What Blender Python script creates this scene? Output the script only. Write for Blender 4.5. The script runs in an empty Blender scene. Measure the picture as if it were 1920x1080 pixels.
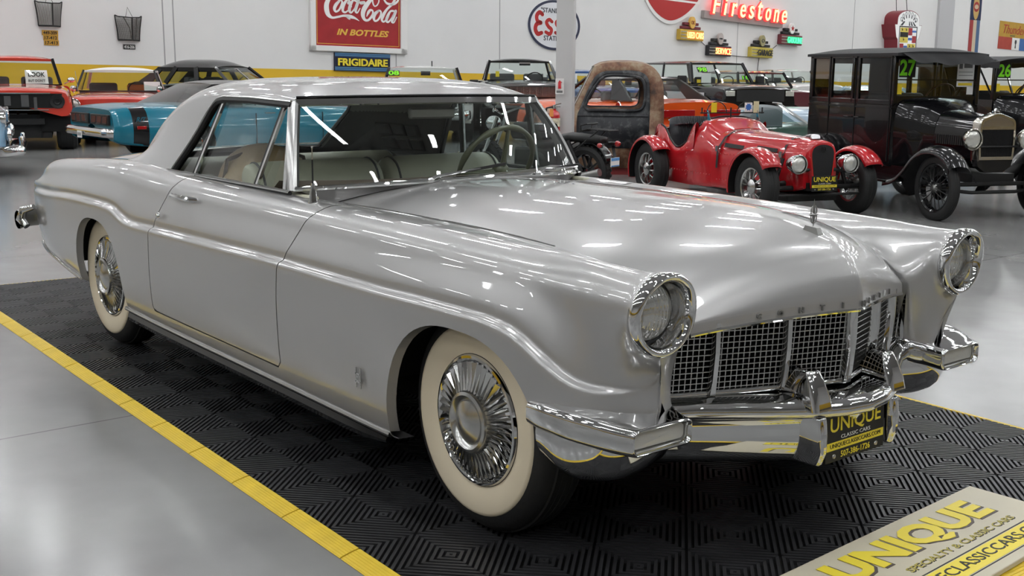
LAMPW = 45.
import bpy, bmesh, math, random
import numpy as np
from mathutils import Vector, Matrix
random.seed(7)
SC = bpy.context.scene
COL = SC.collection
PI = math.pi
FZ = -.018
def rad(a): return math.radians(a)

# ---------------------------------------------------------------- materials
def new_mat(name):
    m = bpy.data.materials.new(name); m.use_nodes = True
    return m, m.node_tree.nodes, m.node_tree.links, m.node_tree.nodes['Principled BSDF']
def pmat(name, col, rough=.5, metal=0., coat=0., coat_r=.03, spec=.5, emis=None, estr=0., alpha=1., trans=0., ior=1.45, noise=0., nscale=8., bump=0., bscale=60., sheen=0.):
    m, N, L, b = new_mat(name)
    b.inputs['Base Color'].default_value = (*col, 1)
    b.inputs['Roughness'].default_value = rough
    b.inputs['Metallic'].default_value = metal
    b.inputs['Coat Weight'].default_value = coat
    b.inputs['Coat Roughness'].default_value = coat_r
    b.inputs['Specular IOR Level'].default_value = spec
    b.inputs['IOR'].default_value = ior
    b.inputs['Transmission Weight'].default_value = trans
    if emis: b.inputs['Emission Color'].default_value = (*emis, 1); b.inputs['Emission Strength'].default_value = estr
    tc = None
    if noise:
        tc = N.new('ShaderNodeTexCoord'); n = N.new('ShaderNodeTexNoise'); n.inputs['Scale'].default_value = nscale; n.inputs['Detail'].default_value = 6
        L.new(tc.outputs['Object'], n.inputs['Vector'])
        mp = N.new('ShaderNodeMapRange'); mp.inputs[1].default_value = .25; mp.inputs[2].default_value = .75
        mp.inputs[3].default_value = 1 - noise; mp.inputs[4].default_value = 1 + noise
        L.new(n.outputs['Fac'], mp.inputs[0])
        mx = N.new('ShaderNodeVectorMath'); mx.operation = 'SCALE'; mx.inputs[0].default_value = col
        L.new(mp.outputs[0], mx.inputs['Scale']); L.new(mx.outputs[0], b.inputs['Base Color'])
    if bump:
        tc = tc or N.new('ShaderNodeTexCoord'); n = N.new('ShaderNodeTexNoise'); n.inputs['Scale'].default_value = bscale; n.inputs['Detail'].default_value = 4
        L.new(tc.outputs['Object'], n.inputs['Vector'])
        bp = N.new('ShaderNodeBump'); bp.inputs['Strength'].default_value = bump; bp.inputs['Distance'].default_value = .01
        L.new(n.outputs['Fac'], bp.inputs['Height']); L.new(bp.outputs[0], b.inputs['Normal'])
    return m
def glass_mat(name, tint=(.90, .95, .93), refl=.045):
    m, N, L, b = new_mat(name); N.remove(b)
    out = N['Material Output']
    t = N.new('ShaderNodeBsdfTransparent'); t.inputs[0].default_value = (*tint, 1)
    g = N.new('ShaderNodeBsdfGlossy'); g.inputs['Roughness'].default_value = .02
    f = N.new('ShaderNodeLayerWeight'); f.inputs[0].default_value = .5; pw = N.new('ShaderNodeMath'); pw.operation = 'POWER'; pw.inputs[1].default_value = 4.
    mp = N.new('ShaderNodeMath'); mp.operation = 'MULTIPLY_ADD'; mp.inputs[1].default_value = .9; mp.inputs[2].default_value = refl
    L.new(f.outputs['Facing'], pw.inputs[0]); L.new(pw.outputs[0], mp.inputs[0])
    mx = N.new('ShaderNodeMixShader')
    L.new(mp.outputs[0], mx.inputs[0]); L.new(t.outputs[0], mx.inputs[1]); L.new(g.outputs[0], mx.inputs[2]); L.new(mx.outputs[0], out.inputs[0])
    return m
def paint(name, col, metal=0., rough=.25): return pmat(name, col, rough, metal, coat=1., coat_r=.03)
M = {}
M['silver'] = pmat('silver_paint', (.42, .415, .41), .32, .5, coat=1., coat_r=.025)
M['chrome'] = pmat('chrome', (.68, .68, .68), .04, 1.)
M['satin'] = pmat('satin_metal', (.55, .55, .54), .22, 1.)
M['dullmetal'] = pmat('dull_metal', (.3, .3, .29), .4, 1.)
M['blackrub'] = pmat('black_rubber', (.012, .012, .012), .55)
M['tire'] = pmat('tire_rubber', (.016, .016, .016), .62, bump=.15, bscale=90)
M['whitewall'] = pmat('whitewall_rubber', (.72, .63, .47), .5, noise=.05, nscale=5)
M['dark'] = pmat('dark_void', (.006, .006, .006), .8)
M['darkmetal'] = pmat('dark_chassis', (.02, .02, .02), .5, .3)
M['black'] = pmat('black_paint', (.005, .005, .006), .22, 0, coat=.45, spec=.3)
M['glass'] = glass_mat('car_glass')
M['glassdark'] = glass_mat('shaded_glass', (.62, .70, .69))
M['lens'] = pmat('headlamp_lens', (.75, .75, .70), .12, .55, coat=1., bump=.5, bscale=35)
M['white'] = pmat('white_paint', (.8, .79, .77), .45)
M['paper'] = pmat('white_paper', (.85, .85, .83), .6)
M['yellowcard'] = pmat('yellow_card', (.85, .65, .03), .5)
M['blackink'] = pmat('black_ink', (.01, .01, .01), .5)
M['redink'] = pmat('red_ink', (.45, .02, .02), .5)
M['yellowink'] = pmat('yellow_ink', (.86, .70, .05), .45)
M['greenink'] = pmat('green_paper_digits', (.25, .85, .02), .5, emis=(.2, .8, .02), estr=0)
M['leather'] = pmat('greygreen_leather', (.43, .42, .32), .45, noise=.06, bump=.1, bscale=120)
M['tanleather'] = pmat('tan_leather', (.66, .49, .31), .5, noise=.1, nscale=14, bump=.15, bscale=60)
M['fabricgrey'] = pmat('grey_fabric', (.09, .09, .09), .85, bump=.2, bscale=200)
M['headliner'] = pmat('headliner_cloth', (.22, .22, .21), .9)
LENS = None
M['lampplastic'] = pmat('lamp_plastic', (.52, .51, .47), .25, coat=.8)
M['taillens'] = pmat('red_tail_lens', (.35, .01, .01), .15, coat=1.)

# ---------------------------------------------------------------- mesh builder
class MB:
    def __init__(s): s.v = []; s.f = []
    def add(s, v, f):
        b = len(s.v); s.v += [tuple(map(float, p)) for p in v]; s.f += [tuple(b + i for i in q) for q in f]; return s
    def bx(s, x0, x1, y0, y1, z0, z1):
        v = [(x, y, z) for z in (z0, z1) for y in (y0, y1) for x in (x0, x1)]
        return s.add(v, [(0, 2, 3, 1), (4, 5, 7, 6), (0, 1, 5, 4), (2, 6, 7, 3), (0, 4, 6, 2), (1, 3, 7, 5)])
    def hexa(s, lo, hi):                 # two quads, lower and upper
        return s.add(list(lo) + list(hi), [(3, 2, 1, 0), (4, 5, 6, 7), (0, 1, 5, 4), (1, 2, 6, 5), (2, 3, 7, 6), (3, 0, 4, 7)])
    def bar(s, a, b, w, h, up=(0, 0, 1)):
        a, b, up = Vector(a), Vector(b), Vector(up); d = (b - a).normalized(); sd = d.cross(up)
        if sd.length < 1e-4: sd = d.cross(Vector((1, 0, 0)))
        sd.normalize(); u = sd.cross(d)
        q = [(-w/2, -h/2), (w/2, -h/2), (w/2, h/2), (-w/2, h/2)]
        return s.hexa([a + sd*i + u*j for i, j in q], [b + sd*i + u*j for i, j in q])
    def grid(s, P, cu=False, cv=False):
        n, m = len(P), len(P[0]); v = [p for r in P for p in r]; f = []
        for i in range(n if cu else n - 1):
            for j in range(m if cv else m - 1):
                a, b, c, d = i*m + j, i*m + (j+1) % m, ((i+1) % n)*m + (j+1) % m, ((i+1) % n)*m + j
                f.append((a, b, c, d))
        return s.add(v, f)
    def tube(s, pts, r, n=8, closed=False):
        pts = [Vector(p) for p in pts]; N = len(pts); R = r if hasattr(r, '__len__') else [r]*N; rows = []
        up = None
        for i, p in enumerate(pts):
            a = pts[(i-1) % N] if (closed or i) else p; b = pts[(i+1) % N] if (closed or i < N-1) else p
            t = (b - a).normalized()
            if up is None:
                up = Vector((0, 0, 1)) if abs(t.z) < .9 else Vector((1, 0, 0))
            sd = t.cross(up).normalized(); up = sd.cross(t).normalized()
            rows.append([p + (sd*math.cos(2*PI*k/n) + up*math.sin(2*PI*k/n))*R[i] for k in range(n)])
        b0 = len(s.v); s.grid(rows, cu=closed, cv=True)
        if not closed:
            s.f.append(tuple(b0 + k for k in range(n))); s.f.append(tuple(b0 + (N-1)*n + k for k in reversed(range(n))))
        return s
    def lathe(s, prof, c=(0, 0, 0), ax='y', n=32, sgn=1, a0=0., a1=2*PI):
        full = abs(a1 - a0 - 2*PI) < 1e-6; rows = []
        for k in range(n if full else n + 1):
            a = a0 + (a1 - a0)*k/n; ca, sa = math.cos(a), math.sin(a); row = []
            for r, h in prof:
                h *= sgn
                if ax == 'y': p = (c[0] + r*ca, c[1] + h, c[2] + r*sa)
                elif ax == 'x': p = (c[0] + h, c[1] + r*ca, c[2] + r*sa)
                else: p = (c[0] + r*ca, c[1] + r*sa, c[2] + h)
                row.append(p)
            rows.append(row)
        return s.grid(rows, cu=full)
    def prism(s, poly, a0, a1, ax='y'):  # poly in the plane normal to ax
        def P(u, w, a): return (u, a, w) if ax == 'y' else ((a, u, w) if ax == 'x' else (u, w, a))
        n = len(poly); b = len(s.v)
        s.v += [P(u, w, a0) for u, w in poly] + [P(u, w, a1) for u, w in poly]
        s.f += [tuple(b + i for i in range(n)), tuple(b + n + i for i in reversed(range(n)))]
        s.f += [(b + i, b + (i+1) % n, b + n + (i+1) % n, b + n + i) for i in range(n)]
        return s
    def sphere(s, c, r, n=16, m=10):
        r = r if hasattr(r, '__len__') else (r, r, r)
        P = [[(c[0] + r[0]*math.sin(PI*j/m)*math.cos(2*PI*i/n), c[1] + r[1]*math.sin(PI*j/m)*math.sin(2*PI*i/n), c[2] + r[2]*math.cos(PI*j/m)) for j in range(m+1)] for i in range(n)]
        return s.grid(P, cu=True)
    def mirror(s, ax=1):
        n = len(s.v); nf = list(s.f)
        s.v += [tuple(-q if i == ax else q for i, q in enumerate(p)) for p in s.v]
        s.f += [tuple(n + i for i in reversed(q)) for q in nf]
        return s
    def xf(s, mat):
        s.v = [tuple(mat @ Vector(p)) for p in s.v]; return s
    def obj(s, name, mat, parent=None, sharp=40, weld=0., bev=0., bseg=2, fixn=True, sub=0):
        me = bpy.data.meshes.new(name)
        bm = bmesh.new(); vs = [bm.verts.new(p) for p in s.v]
        for q in s.f:
            q2 = []
            for i in q:
                if i not in q2: q2.append(i)
            if len(q2) > 2:
                try: bm.faces.new([vs[i] for i in q2])
                except ValueError: pass
        if weld: bmesh.ops.remove_doubles(bm, verts=bm.verts, dist=weld)
        bmesh.ops.dissolve_degenerate(bm, dist=1e-6, edges=bm.edges)
        if fixn: bmesh.ops.recalc_face_normals(bm, faces=bm.faces)
        for fc in bm.faces: fc.smooth = True
        bm.to_mesh(me); bm.free()
        if sharp < 180: me.set_sharp_from_angle(angle=rad(sharp))
        if mat: me.materials.append(mat)
        o = bpy.data.objects.new(name, me); COL.objects.link(o)
        if parent is not None: o.parent = parent
        if bev:
            md = o.modifiers.new('bevel', 'BEVEL'); md.width = bev; md.segments = bseg; md.limit_method = 'ANGLE'; md.angle_limit = rad(35)
        if sub:
            md = o.modifiers.new('subd', 'SUBSURF'); md.levels = sub; md.render_levels = sub
        return o
def clip(v, f, fun, eps=1e-9):
    """keeps the side of the surface where fun > 0"""
    d = [fun(p) for p in v]; nv = []; mp = {}; ec = {}; nf = []
    def V(i):
        if i not in mp: mp[i] = len(nv); nv.append(v[i])
        return mp[i]
    def E(i, j):
        k = (min(i, j), max(i, j))
        if k not in ec:
            i, j = k; t = d[i]/(d[i] - d[j]); ec[k] = len(nv); nv.append(tuple(a + (b - a)*t for a, b in zip(v[i], v[j])))
        return ec[k]
    for q in f:
        out = []
        for a, b in zip(q, q[1:] + q[:1]):
            if d[a] > 0: out.append(V(a))
            if (d[a] > 0) != (d[b] > 0): out.append(E(a, b))
        if len(out) > 2: nf.append(tuple(out))
    return nv, nf
def boundary_offset(mb, fun, off, tol=2e-4):
    """adds a lip: boundary edges lying on fun == 0 are swept by off(p)"""
    cnt = {}
    for q in mb.f:
        for a, b in zip(q, q[1:] + q[:1]): cnt[(min(a, b), max(a, b))] = cnt.get((min(a, b), max(a, b)), 0) + 1
    nm = {}
    def V(i):
        if i not in nm: nm[i] = len(mb.v); mb.v.append(tuple(off(mb.v[i])))
        return nm[i]
    for (a, b), c in cnt.items():
        if c == 1 and abs(fun(mb.v[a])) < tol and abs(fun(mb.v[b])) < tol: mb.f.append((a, b, V(b), V(a)))
def pchip(xs, ys):
    xs = np.asarray(xs, float); ys = np.asarray(ys, float)
    o = np.argsort(xs); xs, ys = xs[o], ys[o]
    h = np.diff(xs); dl = np.diff(ys)/h; n = len(xs); m = np.zeros(n)
    for i in range(1, n-1):
        if dl[i-1]*dl[i] > 0:
            w1, w2 = 2*h[i] + h[i-1], h[i] + 2*h[i-1]; m[i] = (w1 + w2)/(w1/dl[i-1] + w2/dl[i])
    m[0] = dl[0]; m[-1] = dl[-1]
    def fn(x):
        x = min(max(x, xs[0]), xs[-1]); i = min(max(int(np.searchsorted(xs, x)) - 1, 0), n-2)
        t = (x - xs[i])/h[i]
        return float((2*t**3 - 3*t*t + 1)*ys[i] + (t**3 - 2*t*t + t)*h[i]*m[i] + (-2*t**3 + 3*t*t)*ys[i+1] + (t**3 - t*t)*h[i]*m[i+1])
    return fn
def catmull(P, sub=4, closed=False, alpha=.5):
    """centripetal Catmull-Rom through the points"""
    P = [np.asarray(p, float) for p in P]; n = len(P); out = []
    def g(i):
        if closed: return P[i % n]
        if i < 0: return 2*P[0] - P[1]
        if i >= n: return 2*P[-1] - P[-2]
        return P[i]
    for i in range(n if closed else n-1):
        p0, p1, p2, p3 = g(i-1), g(i), g(i+1), g(i+2)
        if np.linalg.norm(p2 - p1) < 1e-7:
            out += [p1.copy() for _ in range(sub)]; continue
        t0 = 0.; t1 = t0 + max(np.linalg.norm(p1 - p0), 1e-5)**alpha; t2 = t1 + np.linalg.norm(p2 - p1)**alpha; t3 = t2 + max(np.linalg.norm(p3 - p2), 1e-5)**alpha
        for k in range(sub):
            t = t1 + (t2 - t1)*k/sub
            A1 = (t1-t)/(t1-t0)*p0 + (t-t0)/(t1-t0)*p1; A2 = (t2-t)/(t2-t1)*p1 + (t-t1)/(t2-t1)*p2; A3 = (t3-t)/(t3-t2)*p2 + (t-t2)/(t3-t2)*p3
            B1 = (t2-t)/(t2-t0)*A1 + (t-t0)/(t2-t0)*A2; B2 = (t3-t)/(t3-t1)*A2 + (t-t1)/(t3-t1)*A3
            out.append((t2-t)/(t2-t1)*B1 + (t-t1)/(t2-t1)*B2)
    if not closed: out.append(P[-1].copy())
    return out
# ---------------------------------------------------------------- scene graph
def tag(o, label=None, cat=None, group=None, kind=None):
    if label: o['label'] = label
    if cat: o['category'] = cat
    if group: o['group'] = group
    if kind: o['kind'] = kind
    return o
def thing(name, label, cat, loc=(0, 0, 0), rz=0., group=None, parent=None):
    o = bpy.data.objects.new(name, None); COL.objects.link(o); o.empty_display_size = .2
    o.location = loc; o.rotation_euler = (0, 0, rz)
    if parent is not None: o.parent = parent
    return tag(o, label, cat, group)
def node(name, parent, loc=(0, 0, 0), rot=(0, 0, 0)):
    o = bpy.data.objects.new(name, None); COL.objects.link(o); o.parent = parent; o.location = loc; o.rotation_euler = rot
    return o
def copy_tree(o, parent=None):
    c = o.copy(); COL.objects.link(c)
    if parent is not None: c.parent = parent
    for ch in list(o.children): copy_tree(ch, c)
    return c
def frame(o, x, y):                       # 4x4 with columns x, y, x cross y at o
    x = Vector(x).normalized(); y = Vector(y); z = x.cross(y).normalized(); y = z.cross(x)
    return Matrix(((x[0], y[0], z[0], o[0]), (x[1], y[1], z[1], o[1]), (x[2], y[2], z[2], o[2]), (0, 0, 0, 1)))
def text_mb(body, size=1., depth=.01, bold=0., width=None, height=None, shear=0., space=1., res=3, align='CENTER'):
    """lettering as a mesh in the xy plane, raised along +z, centred on the origin"""
    cu = bpy.data.curves.new('lettering', 'FONT'); cu.body = body; cu.size = size; cu.extrude = depth/2; cu.offset = bold
    cu.align_x = 'CENTER'; cu.shear = shear; cu.space_character = space; cu.resolution_u = res
    o = bpy.data.objects.new('lettering', cu); COL.objects.link(o)
    dg = bpy.context.evaluated_depsgraph_get(); me = bpy.data.meshes.new_from_object(o.evaluated_get(dg))
    mb = MB(); mb.v = [tuple(v.co) for v in me.vertices]; mb.f = [tuple(p.vertices) for p in me.polygons]
    bpy.data.objects.remove(o); bpy.data.curves.remove(cu); bpy.data.meshes.remove(me)
    if mb.v:
        a = np.array(mb.v); lo, hi = a.min(0), a.max(0)
        sx = width/(hi[0]-lo[0]) if width else 1.; sy = height/(hi[1]-lo[1]) if height else (sx if width else 1.)
        if height and not width: sx = sy
        a[:, 0] = (a[:, 0] - (lo[0]+hi[0])/2)*sx; a[:, 1] = (a[:, 1] - (lo[1]+hi[1])/2)*sy; a[:, 2] += depth/2
        mb.v = [tuple(p) for p in a]
    return mb
def text(body, name, mat, parent, F, fixn=False, **k):
    mb = text_mb(body, **k); mb.xf(F)
    return mb.obj(name, mat, parent, sharp=30, fixn=False)
# ---------------------------------------------------------------- camera
CAMP = (2.78846, -2.9425, 1.44356)
yaw, pitch, roll = 2.448640, .187055, .010275
fw = Vector((math.cos(yaw)*math.cos(pitch), math.sin(yaw)*math.cos(pitch), -math.sin(pitch)))
rt = Vector((math.sin(yaw), -math.cos(yaw), 0)); up = rt.cross(fw)
r2 = rt*math.cos(roll) + up*math.sin(roll); u2 = up*math.cos(roll) - rt*math.sin(roll)
cam = bpy.data.cameras.new('camera'); cam.sensor_width = 36; cam.lens = 36*2163.604/1920; cam.shift_x = (960 - 1003.835)/1920; cam.clip_end = 200
co = bpy.data.objects.new('camera', cam); COL.objects.link(co)
co.matrix_world = Matrix(((r2[0], u2[0], -fw[0], CAMP[0]), (r2[1], u2[1], -fw[1], CAMP[1]), (r2[2], u2[2], -fw[2], CAMP[2]), (0, 0, 0, 1)))
SC.camera = co
SC.view_settings.view_transform = 'Standard'; SC.view_settings.look = 'None'; SC.view_settings.gamma = 1; SC.view_settings.use_curve_mapping = False
SC.view_settings.exposure = .27
w = bpy.data.worlds.new('world'); SC.world = w; w.use_nodes = True
w.node_tree.nodes['Background'].inputs[0].default_value = (.5, .5, .5, 1); w.node_tree.nodes['Background'].inputs[1].default_value = .02

# ---------------------------------------------------------------- the hall
AZ = rad(91)                                 # direction of the far wall
WD = Vector((math.cos(AZ), math.sin(AZ), 0)); WN = Vector((math.sin(AZ), -math.cos(AZ), 0))   # along the wall, out of the wall
DW = 27.5                                  # the far wall stands this far from the camera
WO = Vector((CAMP[0], CAMP[1], 0)) - WN*DW # foot of the camera on the far wall
def wp(b, z, off=0.): return WO + WD*b + WN*off + Vector((0, 0, z))
B0, B1, A1, CEIL = -22., 64., 50., 8.2
# concrete floor
m, N, L, b = new_mat('polished_concrete')
tc = N.new('ShaderNodeTexCoord'); n1 = N.new('ShaderNodeTexNoise'); n1.inputs['Scale'].default_value = .7; n1.inputs['Detail'].default_value = 8; n1.inputs['Roughness'].default_value = .6
n2 = N.new('ShaderNodeTexNoise'); n2.inputs['Scale'].default_value = 6; n2.inputs['Detail'].default_value = 8
L.new(tc.outputs['Object'], n1.inputs['Vector']); L.new(tc.outputs['Object'], n2.inputs['Vector'])
n1.inputs['Detail'].default_value = 4; n1.inputs['Roughness'].default_value = .5
mx = N.new('ShaderNodeMix'); mx.data_type = 'FLOAT'; mx.inputs[0].default_value = .12; L.new(n1.outputs['Fac'], mx.inputs[2]); L.new(n2.outputs['Fac'], mx.inputs[3])
cr = N.new('ShaderNodeValToRGB'); cr.color_ramp.elements[0].position = .33; cr.color_ramp.elements[0].color = (.19, .19, .187, 1); cr.color_ramp.elements[1].position = .68; cr.color_ramp.elements[1].color = (.30, .30, .295, 1)
L.new(mx.outputs[0], cr.inputs[0])
br = N.new('ShaderNodeTexBrick'); br.offset = 0; br.inputs['Scale'].default_value = 1; br.inputs['Brick Width'].default_value = 4.6; br.inputs['Row Height'].default_value = 4.6; br.inputs['Mortar Size'].default_value = .006
br.inputs['Color1'].default_value = (1, 1, 1, 1); br.inputs['Color2'].default_value = (1, 1, 1, 1); br.inputs['Mortar'].default_value = (.55, .55, .55, 1)
mpn = N.new('ShaderNodeMapping'); mpn.inputs['Location'].default_value = (1.93, 3.27, 0); L.new(tc.outputs['Object'], mpn.inputs[0]); L.new(mpn.outputs[0], br.inputs[0])
mm = N.new('ShaderNodeMix'); mm.data_type = 'RGBA'; mm.blend_type = 'MULTIPLY'; mm.inputs[0].default_value = 1; L.new(cr.outputs[0], mm.inputs[6]); L.new(br.outputs['Color'], mm.inputs[7])
L.new(mm.outputs[2], b.inputs['Base Color'])
b.inputs['Roughness'].default_value = .19
b.inputs['Specular IOR Level'].default_value = .5
M['concrete'] = m
def quadm(name, pts, mat):
    o = MB().add(pts, [tuple(range(len(pts)))]).obj(name, mat, fixn=False); tag(o, kind='structure'); return o
def slab(name, pts, nrm, th, mat):
    n = Vector(nrm)*th
    o = MB().hexa([Vector(p) for p in pts], [Vector(p) + n for p in pts]).obj(name, mat); tag(o, kind='structure'); return o
P4 = [wp(B0, FZ), wp(B1, FZ), wp(B1, FZ, A1), wp(B0, FZ, A1)]
slab('floor', P4, (0, 0, -1), .2, M['concrete'])
# walls: painted panels with the yellow band; z band edge runs a little downhill as in the hall
def wall_mat(name, zt0, zt1, col=(.79, .785, .775)):
    m, N, L, b = new_mat(name)
    tc = N.new('ShaderNodeTexCoord'); sp = N.new('ShaderNodeSeparateXYZ')
    L.new(tc.outputs['Generated'], sp.inputs[0])
    n = N.new('ShaderNodeTexNoise'); n.inputs['Scale'].default_value = .5; n.inputs['Detail'].default_value = 5; L.new(tc.outputs['Object'], n.inputs['Vector'])
    cw = N.new('ShaderNodeValToRGB'); cw.color_ramp.elements[0].position = .3; cw.color_ramp.elements[1].position = .7
    cw.color_ramp.elements[0].color = (col[0]*.94, col[1]*.94, col[2]*.94, 1); cw.color_ramp.elements[1].color = (*col, 1); L.new(n.outputs['Fac'], cw.inputs[0])
    ge = N.new('ShaderNodeNewGeometry'); s2 = N.new('ShaderNodeSeparateXYZ'); L.new(ge.outputs['Position'], s2.inputs[0])
    gt = N.new('ShaderNodeMath'); gt.operation = 'LESS_THAN'; L.new(s2.outputs[2], gt.inputs[0]); gt.inputs[1].default_value = zt0
    dt = N.new('ShaderNodeVectorMath'); dt.operation = 'DOT_PRODUCT'; L.new(ge.outputs['Position'], dt.inputs[0]); dt.inputs[1].default_value = tuple(WD*(-zt1))
    sb = N.new('ShaderNodeMath'); sb.operation = 'SUBTRACT'; L.new(s2.outputs[2], sb.inputs[0]); L.new(dt.outputs['Value'], sb.inputs[1]); L.new(sb.outputs[0], gt.inputs[0])
    mx = N.new('ShaderNodeMix'); mx.data_type = 'RGBA'; L.new(gt.outputs[0], mx.inputs[0]); L.new(cw.outputs[0], mx.inputs[6]); mx.inputs[7].default_value = (.74, .46, .02, 1)
    kb = N.new('ShaderNodeMath'); kb.operation = 'LESS_THAN'; L.new(s2.outputs[2], kb.inputs[0]); kb.inputs[1].default_value = .42  # dark kick band: puts the shadow under the far cars into the wall colour
    m3 = N.new('ShaderNodeMix'); m3.data_type = 'RGBA'; L.new(kb.outputs[0], m3.inputs[0]); L.new(mx.outputs[2], m3.inputs[6]); m3.inputs[7].default_value = (.07, .07, .07, 1)
    L.new(m3.outputs[2], b.inputs['Base Color']); b.inputs['Roughness'].default_value = .6
    return m
M['wall'] = wall_mat('painted_wall', 1.9, 0.)  # unseen walls: yellow band made taller to widen its reflection in the coupe
M['wallb'] = wall_mat('painted_wall_far', 1.505 + (-WO.dot(WD))*-.0124*-1, .0124)
slab('wall_back', [wp(B0, FZ), wp(B1, FZ), wp(B1, CEIL), wp(B0, CEIL)], -WN, .2, M['wallb'])
slab('wall_left', [wp(B0, 0), wp(B0, CEIL), wp(B0, CEIL, A1), wp(B0, 0, A1)], -WD, .2, M['wall'])
slab('wall_right', [wp(B1, 0), wp(B1, 0, A1), wp(B1, CEIL, A1), wp(B1, CEIL)], WD, .2, M['wall'])
slab('wall_front', [wp(B0, 0, A1), wp(B0, CEIL, A1), wp(B1, CEIL, A1), wp(B1, 0, A1)], WN, .2, M['wall'])
M['ceil'] = pmat('ceiling_deck', (.62, .62, .62), .8)
slab('ceiling', [wp(B0, CEIL), wp(B1, CEIL), wp(B1, CEIL, A1), wp(B0, CEIL, A1)], (0, 0, 1), .2, M['ceil'])
# lamps: rows of linear fixtures under the ceiling
LAMP = pmat('lit_diffuser', (.9, .9, .9), .5, emis=(.965, .985, 1.), estr=LAMPW)
LAMPS = None
def lamp(loc, rz):
    global LAMPS
    if LAMPS is None:
        t = thing('ceiling_light', 'long white lit ceiling fixture hanging in a row over the hall', 'light', loc, rz, 'ceiling lights over the hall')
        MB().bx(-.62, .62, -.14, .14, .0, .07).obj('housing', M['white'], t)
        MB().bx(-.60, .60, -.12, .12, -.015, .0).obj('diffuser', LAMP, t)
        LAMPS = t; return t
    c = copy_tree(LAMPS); c.location = loc; c.rotation_euler = (0, 0, rz); return c
for i in range(11):
    for j in range(17):
        p = wp(-11 + 4.4*j, CEIL - .45, 2. + 3.3*i)
        lamp(p, AZ + PI/2)
m, N, L, b = new_mat('headlamp_glass'); N.remove(b)
t = N.new('ShaderNodeBsdfTransparent'); t.inputs[0].default_value = (.98, .98, .96, 1)
g = N.new('ShaderNodeBsdfGlossy'); g.inputs['Roughness'].default_value = .05; d = N.new('ShaderNodeBsdfDiffuse'); d.inputs[0].default_value = (.85, .85, .80, 1)
tc = N.new('ShaderNodeTexCoord'); wv = N.new('ShaderNodeTexWave'); wv.bands_direction = 'Y'; wv.inputs['Scale'].default_value = 22; L.new(tc.outputs['Object'], wv.inputs[0])
bp = N.new('ShaderNodeBump'); bp.inputs['Strength'].default_value = .6; bp.inputs['Distance'].default_value = .004; L.new(wv.outputs['Fac'], bp.inputs['Height']); L.new(bp.outputs[0], g.inputs['Normal'])
m1 = N.new('ShaderNodeMixShader'); m1.inputs[0].default_value = .30; m2 = N.new('ShaderNodeMixShader'); m2.inputs[0].default_value = .38
L.new(t.outputs[0], m1.inputs[1]); L.new(d.outputs[0], m1.inputs[2]); L.new(m1.outputs[0], m2.inputs[1]); L.new(g.outputs[0], m2.inputs[2]); L.new(m2.outputs[0], N['Material Output'].inputs[0])
LENS = m
# ================================================================ the silver coupe
CAR = thing('silver_coupe', 'silver 1950s two-door coupe with wide whitewall tyres, standing on the black ribbed mat', 'car')
SV = M['silver']; CH = M['chrome']
SX = [-4.42, -4.30, -4.1, -3.7, -3.3, -3.0, -2.75, -2.5, -2.2, -1.7, -1.2, -.7, -.2, .1, .3, .42, .5]
def tb(*ys): return pchip(SX[:len(ys)], ys)
Wm  = tb(.855, .885, .915, .94, .948, .95, .95, .95, .95, .95, .95, .95, .95, .948, .94, .925, .905)
Zs  = pchip([-4.45, -4.38, -3.9, -3.47, -2.8, -1.2, -.4, .5], [.44, .40, .35, .305, .25, .225, .215, .215])
Zc  = pchip([-4.45, -4.09, -3.6, -3.37, -3.05, -2.90, -2.80, -2.70, -2.60, -2.4, -1.7, -1.14, -.46, -.14, .10, .22, .30, .36, .42, .47, .52, .62], [.722, .727, .750, .757, .758, .750, .724, .704, .700, .703, .713, .720, .718, .722, .722, .712, .69, .66, .625, .59, .566, .545])
Zk  = tb(.80, .872, .908, .938, .958, .966, .962, .955, .95, .945, .940, .935, .928, .922, .917, .915, .914)      # crown height
Wk  = tb(.76, .775, .785, .79, .79, .785, .785, .785, .785, .785, .785, .785, .775, .765, .755, .75, .748)          # crown half width
Zv  = tb(.77, .84, .885, .925, .948, .955, .95, .94, .935, .925, .910, .910, .905, .890, .865, .82, .80)            # valley
Wv  = tb(.60, .62, .63, .64, .65, .66, .68, .70, .70, .68, .625, .612, .610, .603, .595, .59, .60)
def section(x):
    wm, zs, zc, zk, wk, zv, wv = Wm(x), Zs(x), Zc(x), Zk(x), Wk(x), Zv(x), Wv(x)
    k = min(1., max(0., (x + 4.42)/.3)); st = .020*k
    zu = zc + .55*(zk - zc); d = max(.2, zk - zc)
    wu = wk + (wm - .03 - wk)*.80
    return [(wm - .13, zs - .02), (wm - .045, zs - .005), (wm - .018, zs + .07), (wm - .001, zs + .5*(zc - zs)), (wm + .004, zc - .07), (wm + .004, zc - .013), (wm - .003, zc - .001),
            (wm - st, zc + .010), (wm - st - .006, zc + .04), (wu, zu), (wk + (wu - wk)*.80, zk - .20*d), (wk + (wu - wk)*.38, zk - .045*d), (wk, zk), ((wk*.45 + wv*.55), zk - .35*(zk - zv) + .003), (wv, zv),
            (wv - .02, zv - .05), (wv - .025, zv - .2), (wv - .03, .5)]
HC, HZ, HR = .742, .799, .117            # head lamp centre, height and nacelle radius
we_ = pchip([.2, .30, .38, .455, .515, .553, .572, .585, .7], [.597, .592, .585, .573, .558, .548, .542, .545, .55])
ze_ = pchip([.2, .30, .38, .455, .515, .553, .572, .585, .7], [.880, .864, .842, .811, .776, .751, .736, .720, .70])
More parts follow.
